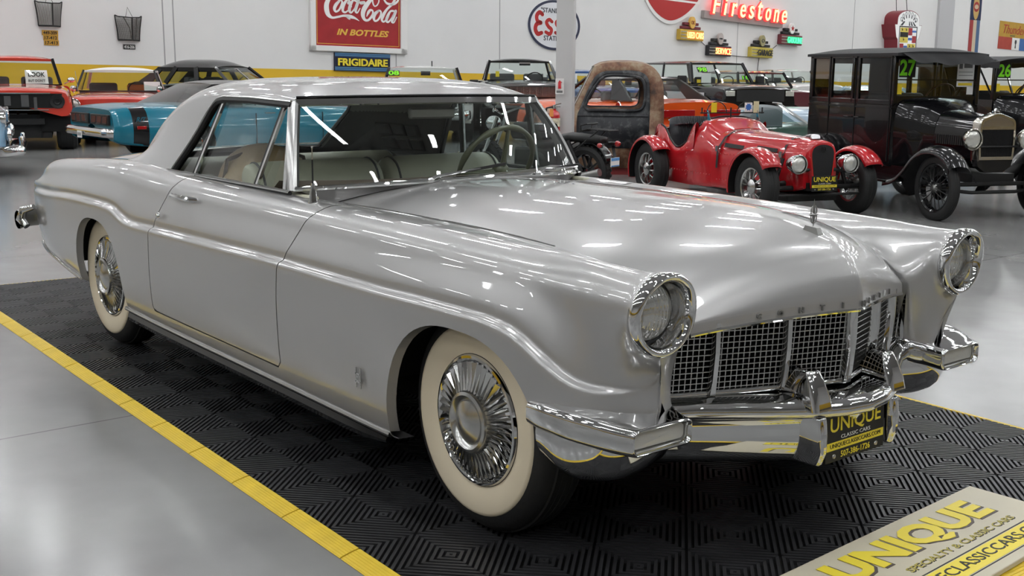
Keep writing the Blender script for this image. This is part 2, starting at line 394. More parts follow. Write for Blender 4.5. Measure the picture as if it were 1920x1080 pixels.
def nose(x):
    """sections in front of x = .42: the corner rounds off and the lamp nacelle grows out of it"""
    base = section(min(x, .5)); x0, xf, xr = .36, .635, .672
    ang = [-90]*9 + [-28, 15, 50, 90, 128, 168, 210, 245, 270]
    t = min(1., max(0., (x - x0)/(xf - x0))); q = math.sqrt(max(0., 1 - t**2.2)); wmid = .690
    a = min(1., max(0., (x - .30)/(.62 - .30))); a = a*a*(3 - 2*a); ai = min(1., max(0., (x - .30)/.10)); ai = ai*ai*(3 - 2*ai)
    out = []
    r = HR - .004 + .004*min(1, max(0, (x - .5)/.15))
    for j, (w, z) in enumerate(base):
        c = (HC + r*math.cos(rad(ang[j])), HZ + r*math.sin(rad(ang[j])))
        if j <= 8:
            zz = z if j > 2 else .50 + .015*j
            zz = .50 + (zz - .50)*1.0
            w2 = wmid + (w - wmid)*q; z2 = zz
            if j <= 2: z2 = z + (.50 + .018*j - z)*min(1, t*1.6)
            if x > xf - 1e-6:
                s = min(1., (x - xf)/(xr - xf)); lift = .50 + .023*j; top = HZ - r
                z2 = z2 if s == 0 else z2 + (top - z2)*min(1, .35 + s*.65); w2 = wmid + (HC - wmid)*s
            # just under the lamp the surface swells toward the nacelle
            out.append((w2, min(z2, HZ - r + .03)))
        elif j <= 14:
            cc = c
            if j == 14: b14 = min(1., max(0., (x - .585)/.06)); cc = ((we_(x)*.45 + c[0]*.55)*(1 - b14) + c[0]*b14, (ze_(x)*.5 + c[1]*.5 + .012)*(1 - b14) + c[1]*b14)
            out.append((w + (cc[0] - w)*a, z + (cc[1] - z)*a))
        else:
            k = j - 15; tgt = [(we_(x), ze_(x)), (.596, min(.63, ze_(x) - .09)), (.614, .5)][k]
            t2 = min(1., max(0., (x - .585)/(xf - .585))); tq = (wmid + (tgt[0] - wmid)*math.sqrt(max(0., 1 - t2**2.2)), tgt[1] + ((HZ - r - .012, .62, .5)[k] - tgt[1])*t2)
            w1, z1 = w + (tq[0] - w)*ai, z + (tq[1] - z)*ai
            if x > xf - 1e-6:
                s = min(1., (x - xf)/(xr - xf)); w1, z1 = w1 + (c[0] - w1)*min(1, .35 + s*.65), z1 + (c[1] - z1)*min(1, .35 + s*.65)
            out.append((w1, z1))
    return out
xs = list(np.linspace(-4.42, .30, 150)) + [.33, .36, .39, .42, .45, .48, .51, .535, .56, .58, .597, .61, .62, .628, .634, .636, .645, .655, .665, .672]
P = []
for x in xs:
    kp = section(x) if x <= .30 else nose(x)
    row = catmull(kp, 5)
    P.append([(x, -p[0], p[1]) for p in row])
mb = MB().grid(P)
# smoothing of the front corner, so that the nacelle flows out of the fender
v = np.array(mb.v).reshape(len(P), len(P[0]), 3); i0 = 152
for it in range(26):
    a = v.copy()
    lap = (a[i0:-1, :-2] + a[i0:-1, 2:] + a[i0-1:-2, 1:-1] + a[i0+1:, 1:-1])/4 if False else None
    A = a[i0:-2, 1:-1]; L4 = (a[i0:-2, :-2] + a[i0:-2, 2:] + a[i0-1:-3, 1:-1] + a[i0+1:-1, 1:-1])/4
    wgt = np.linspace(0, 1, A.shape[0])[:, None, None]; wgt = np.minimum(1, wgt*2.2)*.5
    rowm = np.ones(A.shape[1]); 
    for j in range(A.shape[1]):
        if (j+1)//5 <= 7: rowm[j] = .45
    v[i0:-2, 1:-1] = A + (L4 - A)*wgt*rowm[None, :, None]
mb.v = [tuple(p) for p in v.reshape(-1, 3)]
def arch_f(p):
    a = (abs((p[0] - .005)/.415)**2.5 + abs(max(p[2] - .18, 0)/.487)**2.5) - 1 if p[0] < .9 else 1
    return a if p[2] < .75 and abs(p[1]) > .6 else 5.
def arch_r(p):
    a = (abs((p[0] + 3.150)/.345)**2.6 + abs(max(p[2] - .22, 0)/.455)**2.6) - 1
    return a if p[2] < .75 and abs(p[1]) > .6 else 5.
bx0 = pchip([.2, .58, .72, .80, .87, .92, .96], [-1.165, -1.150, -1.128, -1.085, -1.045, -1.00, -.97])
bx1 = pchip([.2, .60, .72, .80, .87, .92, .96], [-2.445, -2.412, -2.395, -2.36, -2.315, -2.275, -2.25])
def door_f(p):
    x, y, z = p; wn = abs(y)
    if wn < .70: return -1
    return min(bx0(z) - x, x - bx1(z), (z - (Zs(x) + .075)))
G = .0035
v1, f1 = clip(mb.v, mb.f, arch_f); v1, f1 = clip(v1, f1, arch_r)
v1, f1 = clip(v1, f1, lambda p: p[2] - .49 if p[0] > .365 else 1)       # the corner stops on the bumper
vd, fd = clip(v1, f1, lambda p: door_f(p) - G)
vb, fb = clip(v1, f1, lambda p: -door_f(p) - G)
body = MB(); body.v = vb; body.f = fb
boundary_offset(body, lambda p: arch_f(p) if p[2] > .23 else 1, lambda p: (p[0]*.985, p[1] + .035, p[2] - .004), .05)
boundary_offset(body, lambda p: arch_r(p) if p[2] > .26 else 1, lambda p: ((p[0] + 3.15)*.985 - 3.15, p[1] + .035, p[2] - .004), .05)
boundary_offset(body, lambda p: -door_f(p) - G, lambda p: (p[0], p[1] + .02, p[2]), 1e-3)
body.mirror()
# rear deck, tail panel, cowl
dk = []
for x in np.linspace(-4.42, -3.25, 24):
    zc_ = Zv(x) + (.055 if x > -4.2 else .055*(x + 4.42)/.22); wv = Wv(x)
    dk.append([(x, wv*s, Zv(x) + (zc_ - Zv(x))*(1 - abs(s)**2.2)) for s in np.linspace(-1, 1, 25)])
body.grid(dk)
tail = [(-4.42, -w, z) for w, z in catmull(section(-4.42)[:15], 5)]

body.grid([tail, [(-4.455, y*.93, .62 + (z - .62)*.9) for _, y, z in tail], [(-4.46, y*.80, .62 + (z - .62)*.7) for _, y, z in tail], [(-4.46, 0, .62 + (z - .62)*.7) for _, y, z in tail]])
body.grid([[(-p[0]*-1, -p[1], p[2]) for p in r] for r in [tail, [(-4.455, y*.93, .62 + (z - .62)*.9) for _, y, z in tail], [(-4.46, y*.80, .62 + (z - .62)*.7) for _, y, z in tail], [(-4.46, 0, .62 + (z - .62)*.7) for _, y, z in tail]]])
body.obj('body', SV, CAR, sharp=50, weld=1e-5)
for s in (1, -1):
    d = MB(); d.v = [(p[0], p[1]*s, p[2]) for p in vd]; d.f = list(fd)
    boundary_offset(d, lambda p: door_f(p) - G, lambda p: (p[0], p[1] + .02*s, p[2]), 1e-3)
    do = d.obj('door', SV, CAR, sharp=50)
    h = MB()
    yh = -.905*s
    h.tube([(-2.235, -.875*s, .868), (-2.225, yh, .872), (-2.12, -.918*s, .873), (-2.02, yh, .872), (-2.01, -.88*s, .868)], [.010, .012, .011, .012, .010], 8)
    h.obj('door_handle', CH, do)
    MB().lathe([(0, .012), (.010, .011), (.014, .004), (.015, 0)], (-2.33, -.928*s, .772), 'y', 16, -s).obj('door_lock', CH, do)
# chassis pan, wheel houses (dark)
ch = MB().bx(-4.1, .28, -.62, .62, .24, .42)
for x0, x1 in ((-.46, .42), (-3.53, -2.75)):
    for s in (1, -1):
        ch.grid([[(x0 + (x1-x0)*u, s*yy, .40 + .34*math.sin(PI*u)**.5) for yy in (.55, .925)] for u in np.linspace(0, 1, 17)])
        ch.bx(x0, x1, *sorted((s*.55, s*.57)), .3, .74)
ch.obj('underbody', M['dark'], CAR)
# hood ------------------------------------------------------------
CEN = [(-1.09, .992), (-.74, 1.006), (-.2, 1.006), (.2, .997), (.42, .982), (.55, .965), (.63, .949), (.69, .927), (.735, .895), (.765, .852), (.780, .815), (.787, .790), (.790, .772)]
EDG = [(-1.30, .903), (-.94, .908), (-.33, .908), (0, .897), (.2, .884), (.30, .868), (.38, .846), (.455, .815), (.515, .780), (.553, .755), (.572, .740), (.580, .733), (.584, .727)]
WED = [.618, .608, .604, .598, .592, .587, .58, .568, .553, .543, .537, .534, .532]
n = 10
cen = catmull(CEN, n); edg = catmull([(a[0], a[1]) for a in EDG], n); wed = [float(q) for q in np.interp(np.linspace(0, 12, 12*n + 1), range(13), WED)]
rows = []
for c, e, we in zip(cen, edg, wed):
    row = []
    for q in np.linspace(-1, 1, 61):
        a = abs(q); gx = a*1.0 if c[0] > .3 else a**1.6
        bl = min(1, max(0, (c[0] - .2)/.5)); gx = a**1.6*(1-bl) + a*bl
        gz = (.10*a + .90*a**2.4)*(1 - bl) + (.26*a + .74*a**2.0)*bl
        row.append((c[0] + (e[0] - c[0])*gx, we*q, c[1] + (e[1] - c[1])*gz))
    rows.append(row)
# chin under the lip
last = rows[-1]
rows.append([(p[0] + .002, p[1], p[2] - .028) for p in last]); rows.append([(p[0] - .012, p[1], p[2] - .034) for p in last]); rows.append([(p[0] - .06, p[1], p[2] - .03) for p in last])
hood = MB().grid(rows).obj('hood', SV, CAR, sharp=45)
MB().tube([(p[0] + .001, p[1], p[2] - .031) for p in last], .006, 6).obj('hood_lip_trim', CH, CAR)
def lipx(wd): return float(np.interp(abs(wd)/.532, [0, 1], [.7905, .5845])), float(np.interp(abs(wd)/.532, np.linspace(0, 1, 21), [.772 + (.727 - .772)*(.26*a + .74*a*a) for a in np.linspace(0, 1, 21)]))
for i, c in enumerate('CONTINENTAL'):
    y = -.329 + .0658*i; x, z = lipx(y); s = 1 if y > 0 else -1
    ydir = Vector((-.385*s if abs(y) > .01 else 0, 1, 0))
    t_ = text_mb(c, size=.022, depth=.006, bold=.0012, res=2); t_.xf(frame((x + .002, y, z - .011), ydir, (0, 0, 1))); t_.obj('hood_letter', M['dullmetal'], hood, sharp=30, fixn=False)
# ornament : four-pointed star in a frame on a block
om = MB().hexa([(.565, -.014, .957), (.625, -.014, .950), (.625, .014, .950), (.565, .014, .957)], [(.572, -.010, .975), (.615, -.010, .970), (.615, .010, .970), (.572, .010, .975)])
oc = Vector((.595, 0, 1.010))
for dy, dz, L_ in ((0, 1, .050), (0, -1, .040), (1, 0, .026), (-1, 0, .026)):
    tip = oc + Vector((0, dy, dz))*L_; sd = Vector((0, dz, dy))*.0085
    om.add([tip, oc + sd, oc - sd, oc + Vector((.008, 0, 0)), oc - Vector((.008, 0, 0))], [(0, 1, 3), (0, 3, 2), (0, 2, 4), (0, 4, 1)])
om.tube([oc + Vector((0, .014*(abs(math.cos(t))**.6)*np.sign(math.cos(t)), .026*(abs(math.sin(t))**.6)*np.sign(math.sin(t)))) for t in np.linspace(0, 2*PI, 24, endpoint=False)], .0022, 6, closed=True)
om.obj('hood_ornament', M['dullmetal'], CAR)
# hood side trim spear
for s in (1, -1):
    MB().tube([(x, -s*w, z + .004) for x, w, z in ((-1.28, .640, .912), (-.95, .632, .915), (-.6, .628, .914), (-.33, .625, .912), (-.1, .622, .906), (.08, .615, .897))], [.005, .006, .006, .006, .005, .003], 6).obj('fender_trim', CH, CAR)
# cowl with the dash behind it
WB = lambda w: (-1.135 - .232*(abs(w)/.755)**2.6, .988 - .028*(abs(w)/.755)**2)       # foot of the windscreen
WT = lambda w: (-1.435 - .115*(abs(w)/.64)**2.4, 1.314 - .008*(w/.64)**2)           # head of the windscreen
cw = []
for q in np.linspace(-1, 1, 41):
    a = abs(q); e0 = (-1.085 - .215*a**1.6, .62*q, .992 - (.10*a + .90*a**2.4)*.086); x1, z1 = WB(.74*q)
    cw.append([e0, (e0[0]*.5 + x1*.5, .68*q, (e0[2] + z1)/2 + .001), (x1 + .01, .74*q, z1 - .002), (x1 - .03, .74*q, z1 - .008)])
MB().grid(cw).obj('cowl', SV, CAR)
# ---------------------------------------------------------------- greenhouse
RX = [-3.42, -3.30, -3.15, -2.95, -2.75, -2.55, -2.35, -2.2, -2.0, -1.7, -1.56, -1.43]
rz_c = pchip(RX, [.965, 1.06, 1.18, 1.295, 1.355, 1.385, 1.398, 1.402, 1.403, 1.388, 1.365, 1.332])
rz_s = pchip(RX, [.962, .975, 1.04, 1.14, 1.225, 1.285, 1.315, 1.324, 1.328, 1.324, 1.318, 1.312])
rw_s = pchip(RX, [.60, .615, .632, .645, .65, .652, .653, .653, .652, .648, .642, .632])
def roof_sec(x):
    zc, zs, ws = rz_c(x), rz_s(x), rw_s(x); wb, zb = .768, .955
    fx = min(1, max(0, (-1.40 - x)/.16))
    k = [(0, zc), (.25, zc - .004*(zc - zs)/.08), (.44, zc - .16*(zc - zs)), (.56, zc - .42*(zc - zs)), (.622, zc - .72*(zc - zs)), (ws, zs), (ws + .010, zs - .028)]
    k = [(w*ws/.652 if i < 5 else w, z) for i, (w, z) in enumerate(k)]
    w6, z6 = k[-1]
    for t in (.33, .66, 1.): k.append((w6 + (wb - w6)*t - .006*math.sin(PI*t), z6 + (zb - z6)*t))
    return k
P = []
for x in np.linspace(-3.42, -1.43, 120):
    sec = catmull(roof_sec(x), 6); full = [(w, z) for w, z in sec[::-1]] + [(-w, z) for w, z in sec[1:]]
    # header bows forward at the middle
    row = []
    for w, z in full:
        bow = 0.
        if x > -1.75: bow = ((x + 1.75)/.32)*(-.115*(min(1., abs(w)/.64)**2.4))
        row.append((x + bow, w, z))
    P.append(row)
dome = MB().grid(P)
def poly_f(poly):
    """signed: > 0 outside the x-z polygon"""
    pts = [np.array(p, float) for p in poly]; n = len(pts)
    a = np.array(pts); bseg = np.roll(a, -1, 0)
    def fn(px, pz):
        q = np.array((px, pz)); d = bseg - a; t = np.clip(((q - a)*d).sum(1)/(d*d).sum(1), 0, 1); dist = np.sqrt((((a + d*t[:, None]) - q)**2).sum(1)).min()
        ins = False
        for (x1, y1), (x2, y2) in zip(a, bseg):
            if (y1 > pz) != (y2 > pz) and px < (x2 - x1)*(pz - y1)/(y2 - y1) + x1: ins = not ins
        return -dist if ins else dist
    return fn
SIDE = [(-1.375, .950), (-1.545, 1.288), (-1.9, 1.298), (-2.15, 1.296)] + [(float(a), float(b_)) for a, b_ in catmull([(-2.15, 1.296), (-2.225, 1.283), (-2.275, 1.243), (-2.36, 1.14), (-2.465, 1.02), (-2.525, .950)], 5)][1:]
side_p = poly_f(SIDE)
def side_f(p): return side_p(p[0], p[2]) if abs(p[1]) > .60 else 5.
def front_f(p): return -(p[0] - (-1.375 + (p[2] - .95)*(-.5))) if abs(p[1]) > .60 and p[2] < 1.305 else 5.
RW = [(-.50, .985), (-.50, 1.20), (-.46, 1.275), (-.36, 1.305), (.36, 1.305), (.46, 1.275), (.50, 1.20), (.50, .985)]
rear_p = poly_f(RW)
def rear_f(p): return rear_p(p[1], p[2]) if p[0] < -2.70 else 5.
va, fa = clip(dome.v, dome.f, side_f); va, fa = clip(va, fa, front_f)
va, fa = clip(va, fa, rear_f)
va, fa = clip(va, fa, lambda p: p[2] - .948)
roof = MB(); roof.v = va; roof.f = fa
ro = roof.obj('roof', SV, CAR, sharp=60)
# headliner and inner trim : the same shell carried inward
bm = bmesh.new(); bm.from_mesh(ro.data); bm.normal_update()
hl = MB(); hl.v = [tuple(v_.co - v_.normal*(.022 if v_.normal.z > -.2 else .0)) for v_ in bm.verts]; hl.f = [tuple(v_.index for v_ in q.verts) for q in bm.faces]; bm.free()
def is_up(q): return sum(hl.v[i][2] for i in q)/len(q) > 1.20
up_ = MB(); up_.v = hl.v; up_.f = [q for q in hl.f if is_up(q)]; up_.obj('headliner', M['headliner'], CAR)
lo_ = MB(); lo_.v = hl.v; lo_.f = [q for q in hl.f if not is_up(q)]; lo_.obj('quarter_trim', M['fabricgrey'], CAR)
QUILT = pmat('quilt_fabric', (.045, .045, .045), .8, bump=.2, bscale=150)
def dome_w(x, z):
    sec = catmull(roof_sec(x), 6)
    for k in range(20, len(sec)-1):
        if sec[k][1] >= z >= sec[k+1][1]: t = (sec[k][1] - z)/max(1e-6, sec[k][1] - sec[k+1][1]); return sec[k][0] + (sec[k+1][0] - sec[k][0])*t
    return sec[-1][0] if z < 1.0 else sec[20][0]
for s in (1, -1):                               # quilted squares on the quarter trim
    for i in range(3):
        for j in range(2):
            x0, z0 = -2.96 + .125*i, .985 + .080*j; x1, z1 = x0 + .115, z0 + .072
            c = lambda x, z, o: (x, s*(dome_w(x, z) - o), z)
            MB().hexa([c(x0, z0, .028), c(x1, z0, .028), c(x1, z1, .028), c(x0, z1, .028)], [c(x0 + .01, z0 + .008, .045), c(x1 - .01, z0 + .008, .045), c(x1 - .01, z1 - .008, .045), c(x0 + .01, z1 - .008, .045)]).obj('quilted_pad', QUILT, CAR, bev=.006)
# glass from the openings
def neg(fn): return lambda p: -fn(p)
vg, fg = clip(dome.v, dome.f, neg(side_f))
for s in (1, -1):
    q = [f_ for f_ in fg if sum(vg[i][1] for i in f_)*s > 0]
    g = MB(); used = sorted({i for f_ in q for i in f_}); mp = {k: i for i, k in enumerate(used)}
    g.v = [(vg[i][0], vg[i][1] - s*.012, vg[i][2]) for i in used]; g.f = [tuple(mp[i] for i in f_) for f_ in q]
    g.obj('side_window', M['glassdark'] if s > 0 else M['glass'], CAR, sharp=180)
vg, fg = clip(dome.v, dome.f, neg(rear_f))
g = MB(); g.v = [(p[0] + .008, p[1], p[2] - .004) for p in vg]; g.f = fg; g.obj('rear_window', M['glass'], CAR, sharp=180)
g = MB().grid([[tuple((1-t)*np.array((*[WB(.755*q)[0], .755*q, WB(.755*q)[1]],)) + t*np.array((WT(.64*q)[0], .64*q, WT(.64*q)[1])) + np.array((.030*math.sin(PI*t)*(1 - q*q*.5), .012*math.sin(PI*t)*q, 0))) for q in np.linspace(-1, 1, 49)] for t in np.linspace(0, 1, 13)])
WSV = [g.v[i*49:(i+1)*49] for i in range(13)]
g.obj('windscreen', M['glass'], CAR, sharp=180)
# screen surround
MB().tube([(p[0] + .004, p[1], p[2] + .004) for p in WSV[0]], .011, 8).obj('windscreen_sill', CH, CAR)
hd = MB().grid([[(p[0] + dx, p[1]*(1 + dw), p[2] + dz) for p in WSV[-1]] for dx, dw, dz in ((.012, 0, -.022), (.022, .002, -.016), (.016, .004, .008), (.004, .006, .014), (-.015, .006, .013))])
hd.obj('windscreen_header', CH, CAR)
MB().tube([(p[0] + .010, p[1]*.995, p[2] + .017) for p in WSV[-1]], .004, 6).obj('header_gasket', M['blackrub'], CAR)
def on_dome(x, z, s, off=.0):
    """half width of the glasshouse at (x, z)"""
    sec = catmull(roof_sec(x), 6); best = min(sec[24:], key=lambda q: abs(q[1] - z))
    i = [k for k in range(24, len(sec)-1) if sec[k][1] >= z >= sec[k+1][1]]
    w_ = best[0]
    if i: k = i[0]; t = (sec[k][1] - z)/max(1e-6, sec[k][1] - sec[k+1][1]); w_ = sec[k][0] + (sec[k+1][0] - sec[k][0])*t
    return (x, s*(w_ + off), z)
for s in (1, -1):
    # A pillar, outer chrome and dark inner
    a = [(WSV[i][48 if s > 0 else 0]) for i in range(13)]
    MB().grid([[(p[0] + dx, p[1] + s*dy, p[2]) for p in a] for dx, dy in ((.016, -.010), (.018, .004), (.006, .014), (-.026, .015), (-.030, -.004))]).obj('windscreen_pillar', M['white'] if False else M['satin'], CAR)
    MB().grid([[(p[0] + dx, p[1] + s*dy, p[2]) for p in a] for dx, dy in ((.014, -.012), (-.02, -.040), (-.035, -.02))]).obj('pillar_trim', M['fabricgrey'], CAR)
    # window surround : rubber channel with a bright edge
    edge = [on_dome(x, z, s, .004) for x, z in [(-1.545, 1.288)] + SIDE[2:]]
    MB().tube(edge, .013, 6).obj('window_channel', M['blackrub'], CAR)
    MB().tube([on_dome(x - (.0 if z > 1.25 else .018), z + (.016 if z > 1.25 else 0.004), s, .010) for x, z in [(-1.545, 1.288)] + SIDE[2:]], .0055, 6).obj('drip_rail', M['satin'], CAR)
    MB().tube([on_dome(x, .958, s, .012) for x in np.linspace(-1.36, -2.56, 20)], .007, 6).obj('beltline_trim', CH, CAR)
    MB().tube([on_dome(x, .950, s, .004) for x in np.linspace(-1.36, -3.2, 24)], .010, 6).obj('beltline_gasket', M['blackrub'], CAR)
    # slim uprights in the side glass
    for xb, xt in ((-1.625, -1.625 + .02), (-2.39, -2.235)):
        pass
    for (xb, xt, wd_) in ((-1.665, -1.60, .015), (-2.285, -2.165, .015)):
        pb, pt = on_dome(xb, .955, s, -.004), on_dome(xt, 1.292, s, -.004)
        MB().bar(pb, pt, .012, wd_, up=(1, 0, 0)).obj('window_divider', CH, CAR)
        MB().bar((pb[0] - .017, pb[1] - s*.002, pb[2]), (pt[0] - .017, pt[1] - s*.002, pt[2]), .012, .02, up=(1, 0, 0)).obj('window_gasket', M['blackrub'], CAR)
    MB().bar(on_dome(-1.405, .955, s, .0), on_dome(-1.553, 1.285, s, .0), .014, .022, up=(1, 0, 0)).obj('vent_window_post', M['satin'], CAR)
MB().tube([(p[0], p[1], p[2]) for p in [(-3.40, -.50, .985), (-3.28, -.5, 1.06), (-3.06, -.5, 1.20), (-2.93, -.46, 1.275), (-2.88, -.36, 1.31), (-2.88, .36, 1.31), (-2.93, .46, 1.275), (-3.06, .5, 1.20), (-3.28, .5, 1.06), (-3.40, .5, .985)]], .012, 6).obj('rear_window_frame', M['blackrub'], CAR)
# ---------------------------------------------------------------- cabin
inn = MB().bx(-3.3, -1.2, -.80, .80, .24, .30)
inn.obj('cabin_floor', M['fabricgrey'], CAR)
for s in (1, -1):
    MB().bx(-2.75, -1.25, *sorted((s*.70, s*.745)), .30, .945).obj('door_trim', M['leather'], CAR, bev=.01)
MB().hexa([(-3.42, -.70, .90), (-2.86, -.70, .93), (-2.86, .70, .93), (-3.42, .70, .90)], [(-3.42, -.70, .935), (-2.86, -.70, .955), (-2.86, .70, .955), (-3.42, .70, .935)]).obj('parcel_shelf', M['fabricgrey'], CAR, bev=.01)
def seat_back(name, x, y0, y1, z0, z1, th, lean, mat, bev=.05):
    n = 14; rows = []
    prof = [(th*.5, 0), (th*.62, .3), (th*.55, .75), (th*.40, .95), (0, 1.0), (-th*.40, .95), (-th*.5, .75), (-th*.5, 0)]
    ys = [y0, y0 + .01, y0 + .04, y0 + .10] + list(np.linspace(y0 + .16, y1 - .16, 5)) + [y1 - .10, y1 - .04, y1 - .01, y1]
    sc = [.55, .80, .93, .985] + [1]*5 + [.985, .93, .80, .55]
    for y, s_ in zip(ys, sc):
        rows.append([(x + a*(.4 + .6*s_) - lean*b_, y, z0 + (z1 - z0)*b_*(.90 + .10*s_)) for a, b_ in catmull(prof, 4)])
    o = MB().grid(rows); o.f.append(tuple(range(len(rows[0])))); o.f.append(tuple(reversed([(len(rows)-1)*len(rows[0]) + k for k in range(len(rows[0]))])))
    o = o.obj(name, mat, CAR, sharp=70)
    e = MB()
    for k in (2, len(rows)-3): e.tube([rows[k][j] for j in range(len(rows[0]))], .006, 6)
    e.obj('piping', M['fabricgrey'], o)
    return o
seat_back('front_seat_back', -1.78, -.68, -.02, .45, 1.03, .16, .16, M['leather'])
seat_back('front_seat_back', -1.78, .02, .68, .45, 1.03, .16, .16, M['leather'])
MB().bx(-1.70, -1.28, -.68, .68, .32, .50).obj('seat_cushion', M['leather'], CAR, bev=.05, bseg=4)
seat_back('rear_seat_back', -2.72, -.68, .68, .45, .985, .18, .16, M['leather'])
MB().bx(-2.66, -2.15, -.68, .68, .32, .50).obj('seat_cushion', M['leather'], CAR, bev=.05, bseg=4)
# dash, wheel
ds = MB().grid([[(-1.14 - .20*abs(q)**2.6 + dx, .73*q, z) for q in np.linspace(-1, 1, 31)] for dx, z in ((-.02, .975), (-.10, .990), (-.19, .985), (-.235, .955), (-.24, .88), (-.20, .72), (-.10, .60))])
ds.obj('dashboard', pmat('dash_vinyl', (.10, .075, .06), .45, bump=.1, bscale=150), CAR)
tl = rad(62); wc = Vector((-1.50, .37, 1.0)); ax = Vector((-math.sin(tl), 0, math.cos(tl))) ; e1 = Vector((0, 1, 0)); e2 = ax.cross(e1)
ring = [wc + (e1*math.cos(t) + e2*math.sin(t))*.205 for t in np.linspace(0, 2*PI, 48, endpoint=False)]
GW = pmat('green_steering_rim', (.10, .105, .06), .35, coat=.6)
sw = MB().tube(ring, [.0135 + .0025*math.sin(t*24) for t in range(48)], 10, closed=True)
sw.obj('steering_wheel', GW, CAR)
sp = MB()
for a in (rad(10), rad(170), rad(270)):
    d = e1*math.cos(a) + e2*math.sin(a); sp.tube([wc - ax*.05, wc - ax*.03 + d*.09, wc + d*.2], [.016, .012, .009], 8)
sp.sphere(tuple(wc - ax*.04), (.035, .045, .035), 14, 8); sp.tube([wc - ax*.05, wc - ax*.42], .022, 10)
sp.obj('steering_spokes', GW, CAR)
mr = MB().bx(-1.50, -1.475, -.12, .12, 1.225, 1.275); mr.obj('rearview_mirror', M['dullmetal'], CAR, bev=.01)
for s in (1, -1): MB().lathe([(0, .06), (.006, .06), (.006, 0)], (-2.30, s*.735, .945), 'z', 8).obj('lock_button', CH, CAR)
# aerial on the near fender, wipers, plates
an = MB().lathe([(0, .075), (.008, .075), (.010, .05), (.013, .04), (.017, .01), (.020, 0), (.020, -.02)], (-1.13, -.795, .935), 'z', 16)
ao = an.obj('aerial_base', CH, CAR)
MB().tube([(-1.13, -.795, 1.005), (-1.13, -.795, 1.10)], .0035, 6).obj('aerial_mast', M['darkmetal'], ao)
MB().tube([(-1.13, -.795, 1.10), (-1.13, -.795, 1.145)], .0022, 6).sphere((-1.13, -.795, 1.147), .0045, 8, 6).obj('aerial_tip', M['satin'], ao)
for (a, b_, c_) in (((-1.09, -.28, .998), (-1.155, .02, 1.028), (-1.165, .18, 1.034)), ((-1.13, .32, .995), (-1.21, .62, 1.005), (-1.245, .68, 1.004))):
    k = MB().tube([a, (a[0] - .01, a[1] + .03, a[2] + .012), b_], [.010, .007, .004], 8).sphere(a, (.016, .016, .012), 10, 6)
    w0 = k.obj('wiper_arm', CH, CAR)
    dv = Vector(c_) - Vector(a); MB().bar(Vector(a) + dv*.25 + Vector((-.02, 0, .006)), Vector(a) + dv*.98 + Vector((-.012, 0, .006)), .006, .012).obj('wiper_blade', M['blackrub'], w0)
# ---------------------------------------------------------------- grille
GX = lambda w: float(np.interp(abs(w), [0, .22, .44, .60, .63], [.752, .684, .598, .535, .515]))
GZ0, GZ1 = .520, .722
gz1 = lambda w: GZ1 + .012*(1 - abs(w)/.62)
def gpt(w, z, off=0.): return (GX(w) + off - (.012 if z < .6 else .0)*((.6 - z)/.08), w, z)
gr = MB(); step = .0173; k = -0.604
while k <= .605:
    sx = -.39*np.sign(k); d = Vector((sx, 1, 0)).normalized()*.0016; n_ = Vector((d.y, -d.x, 0)).normalized()*.016
    a, b_ = Vector(gpt(k, GZ0)), Vector(gpt(k, gz1(k)))
    gr.hexa([a - d, a + d, a + d - n_, a - d - n_], [b_ - d, b_ + d, b_ + d - n_, b_ - d - n_]); k += step
z = GZ0 + .003
while z < GZ1 + .012:
    for w0, w1 in ((-.605, -.44), (-.44, -.22), (-.22, 0), (0, .22), (.22, .44), (.44, .605)):
        a, b_ = Vector(gpt(w0, z)), Vector(gpt(w1, z)); o = Vector((.016, 0, 0)); h = Vector((0, 0, .0028))
        gr.hexa([a, b_, b_ - o, a - o], [a + h, b_ + h, b_ + h - o, a + h - o])
    z += .0173
gr.obj('grille_mesh', M['satin'], CAR, sharp=20)
MB().grid([[(GX(w) - .03, w, z) for w in np.linspace(-.62, .62, 15)] for z in (.50, .745)]).obj('grille_backing', M['dark'], CAR)
gf = MB()
lo = [gpt(w, GZ0 - .010, .004) for w in (-.600, -.44, -.22, 0, .22, .44, .600)]
gf.tube(lo, .0095, 8); gf.tube([gpt(w, gz1(w) + .004, .003) for w in (-.600, -.44, -.22, 0, .22, .44, .600)], .0075, 8)
for s in (1, -1):
    gf.tube([gpt(s*.607, z_, .004) for z_ in (.512, .53, .62, .70, .728)], .010, 8)
    gf.hexa([(.525, s*.606, .512), (.56, s*.598, .512), (.545, s*.632, .512), (.50, s*.632, .512)], [(.535, s*.606, .728), (.575, s*.575, .728), (.55, s*.615, .728), (.50, s*.632, .728)])
gf.obj('grille_frame', CH, CAR, sharp=50)
for s in (1, -1):
    MB().grid([[(GX(.60) + dx + (.006 if z_ < .6 else .02), s*w_, z_) for w_, dx in ((.592, .004), (.606, .006), (.622, -.012), (.640, -.035), (.66, -.06))] for z_ in (.505, .56, .62, .68, .725)]).obj('grille_end', CH, CAR)
for w in (-.44, -.22, 0, .22, .44):
    d = Vector((-.39*np.sign(w), 1, 0)).normalized(); n_ = Vector((d.y, -d.x, 0)); hw = .013
    rows = []
    for z_ in (GZ0 - .012, GZ0 + .03, .64, gz1(w) + .002):
        c = Vector(gpt(w, z_, 0)); k_ = 1.25 if z_ < GZ0 else 1.
        rows.append([c - d*hw*k_ - n_*.02, c - d*hw*k_ + n_*.010, c - d*hw*.55*k_ + n_*.022, c + d*hw*.55*k_ + n_*.022, c + d*hw*k_ + n_*.010, c + d*hw*k_ - n_*.02])
    MB().grid(rows).obj('grille_bar', CH, CAR, sharp=35)
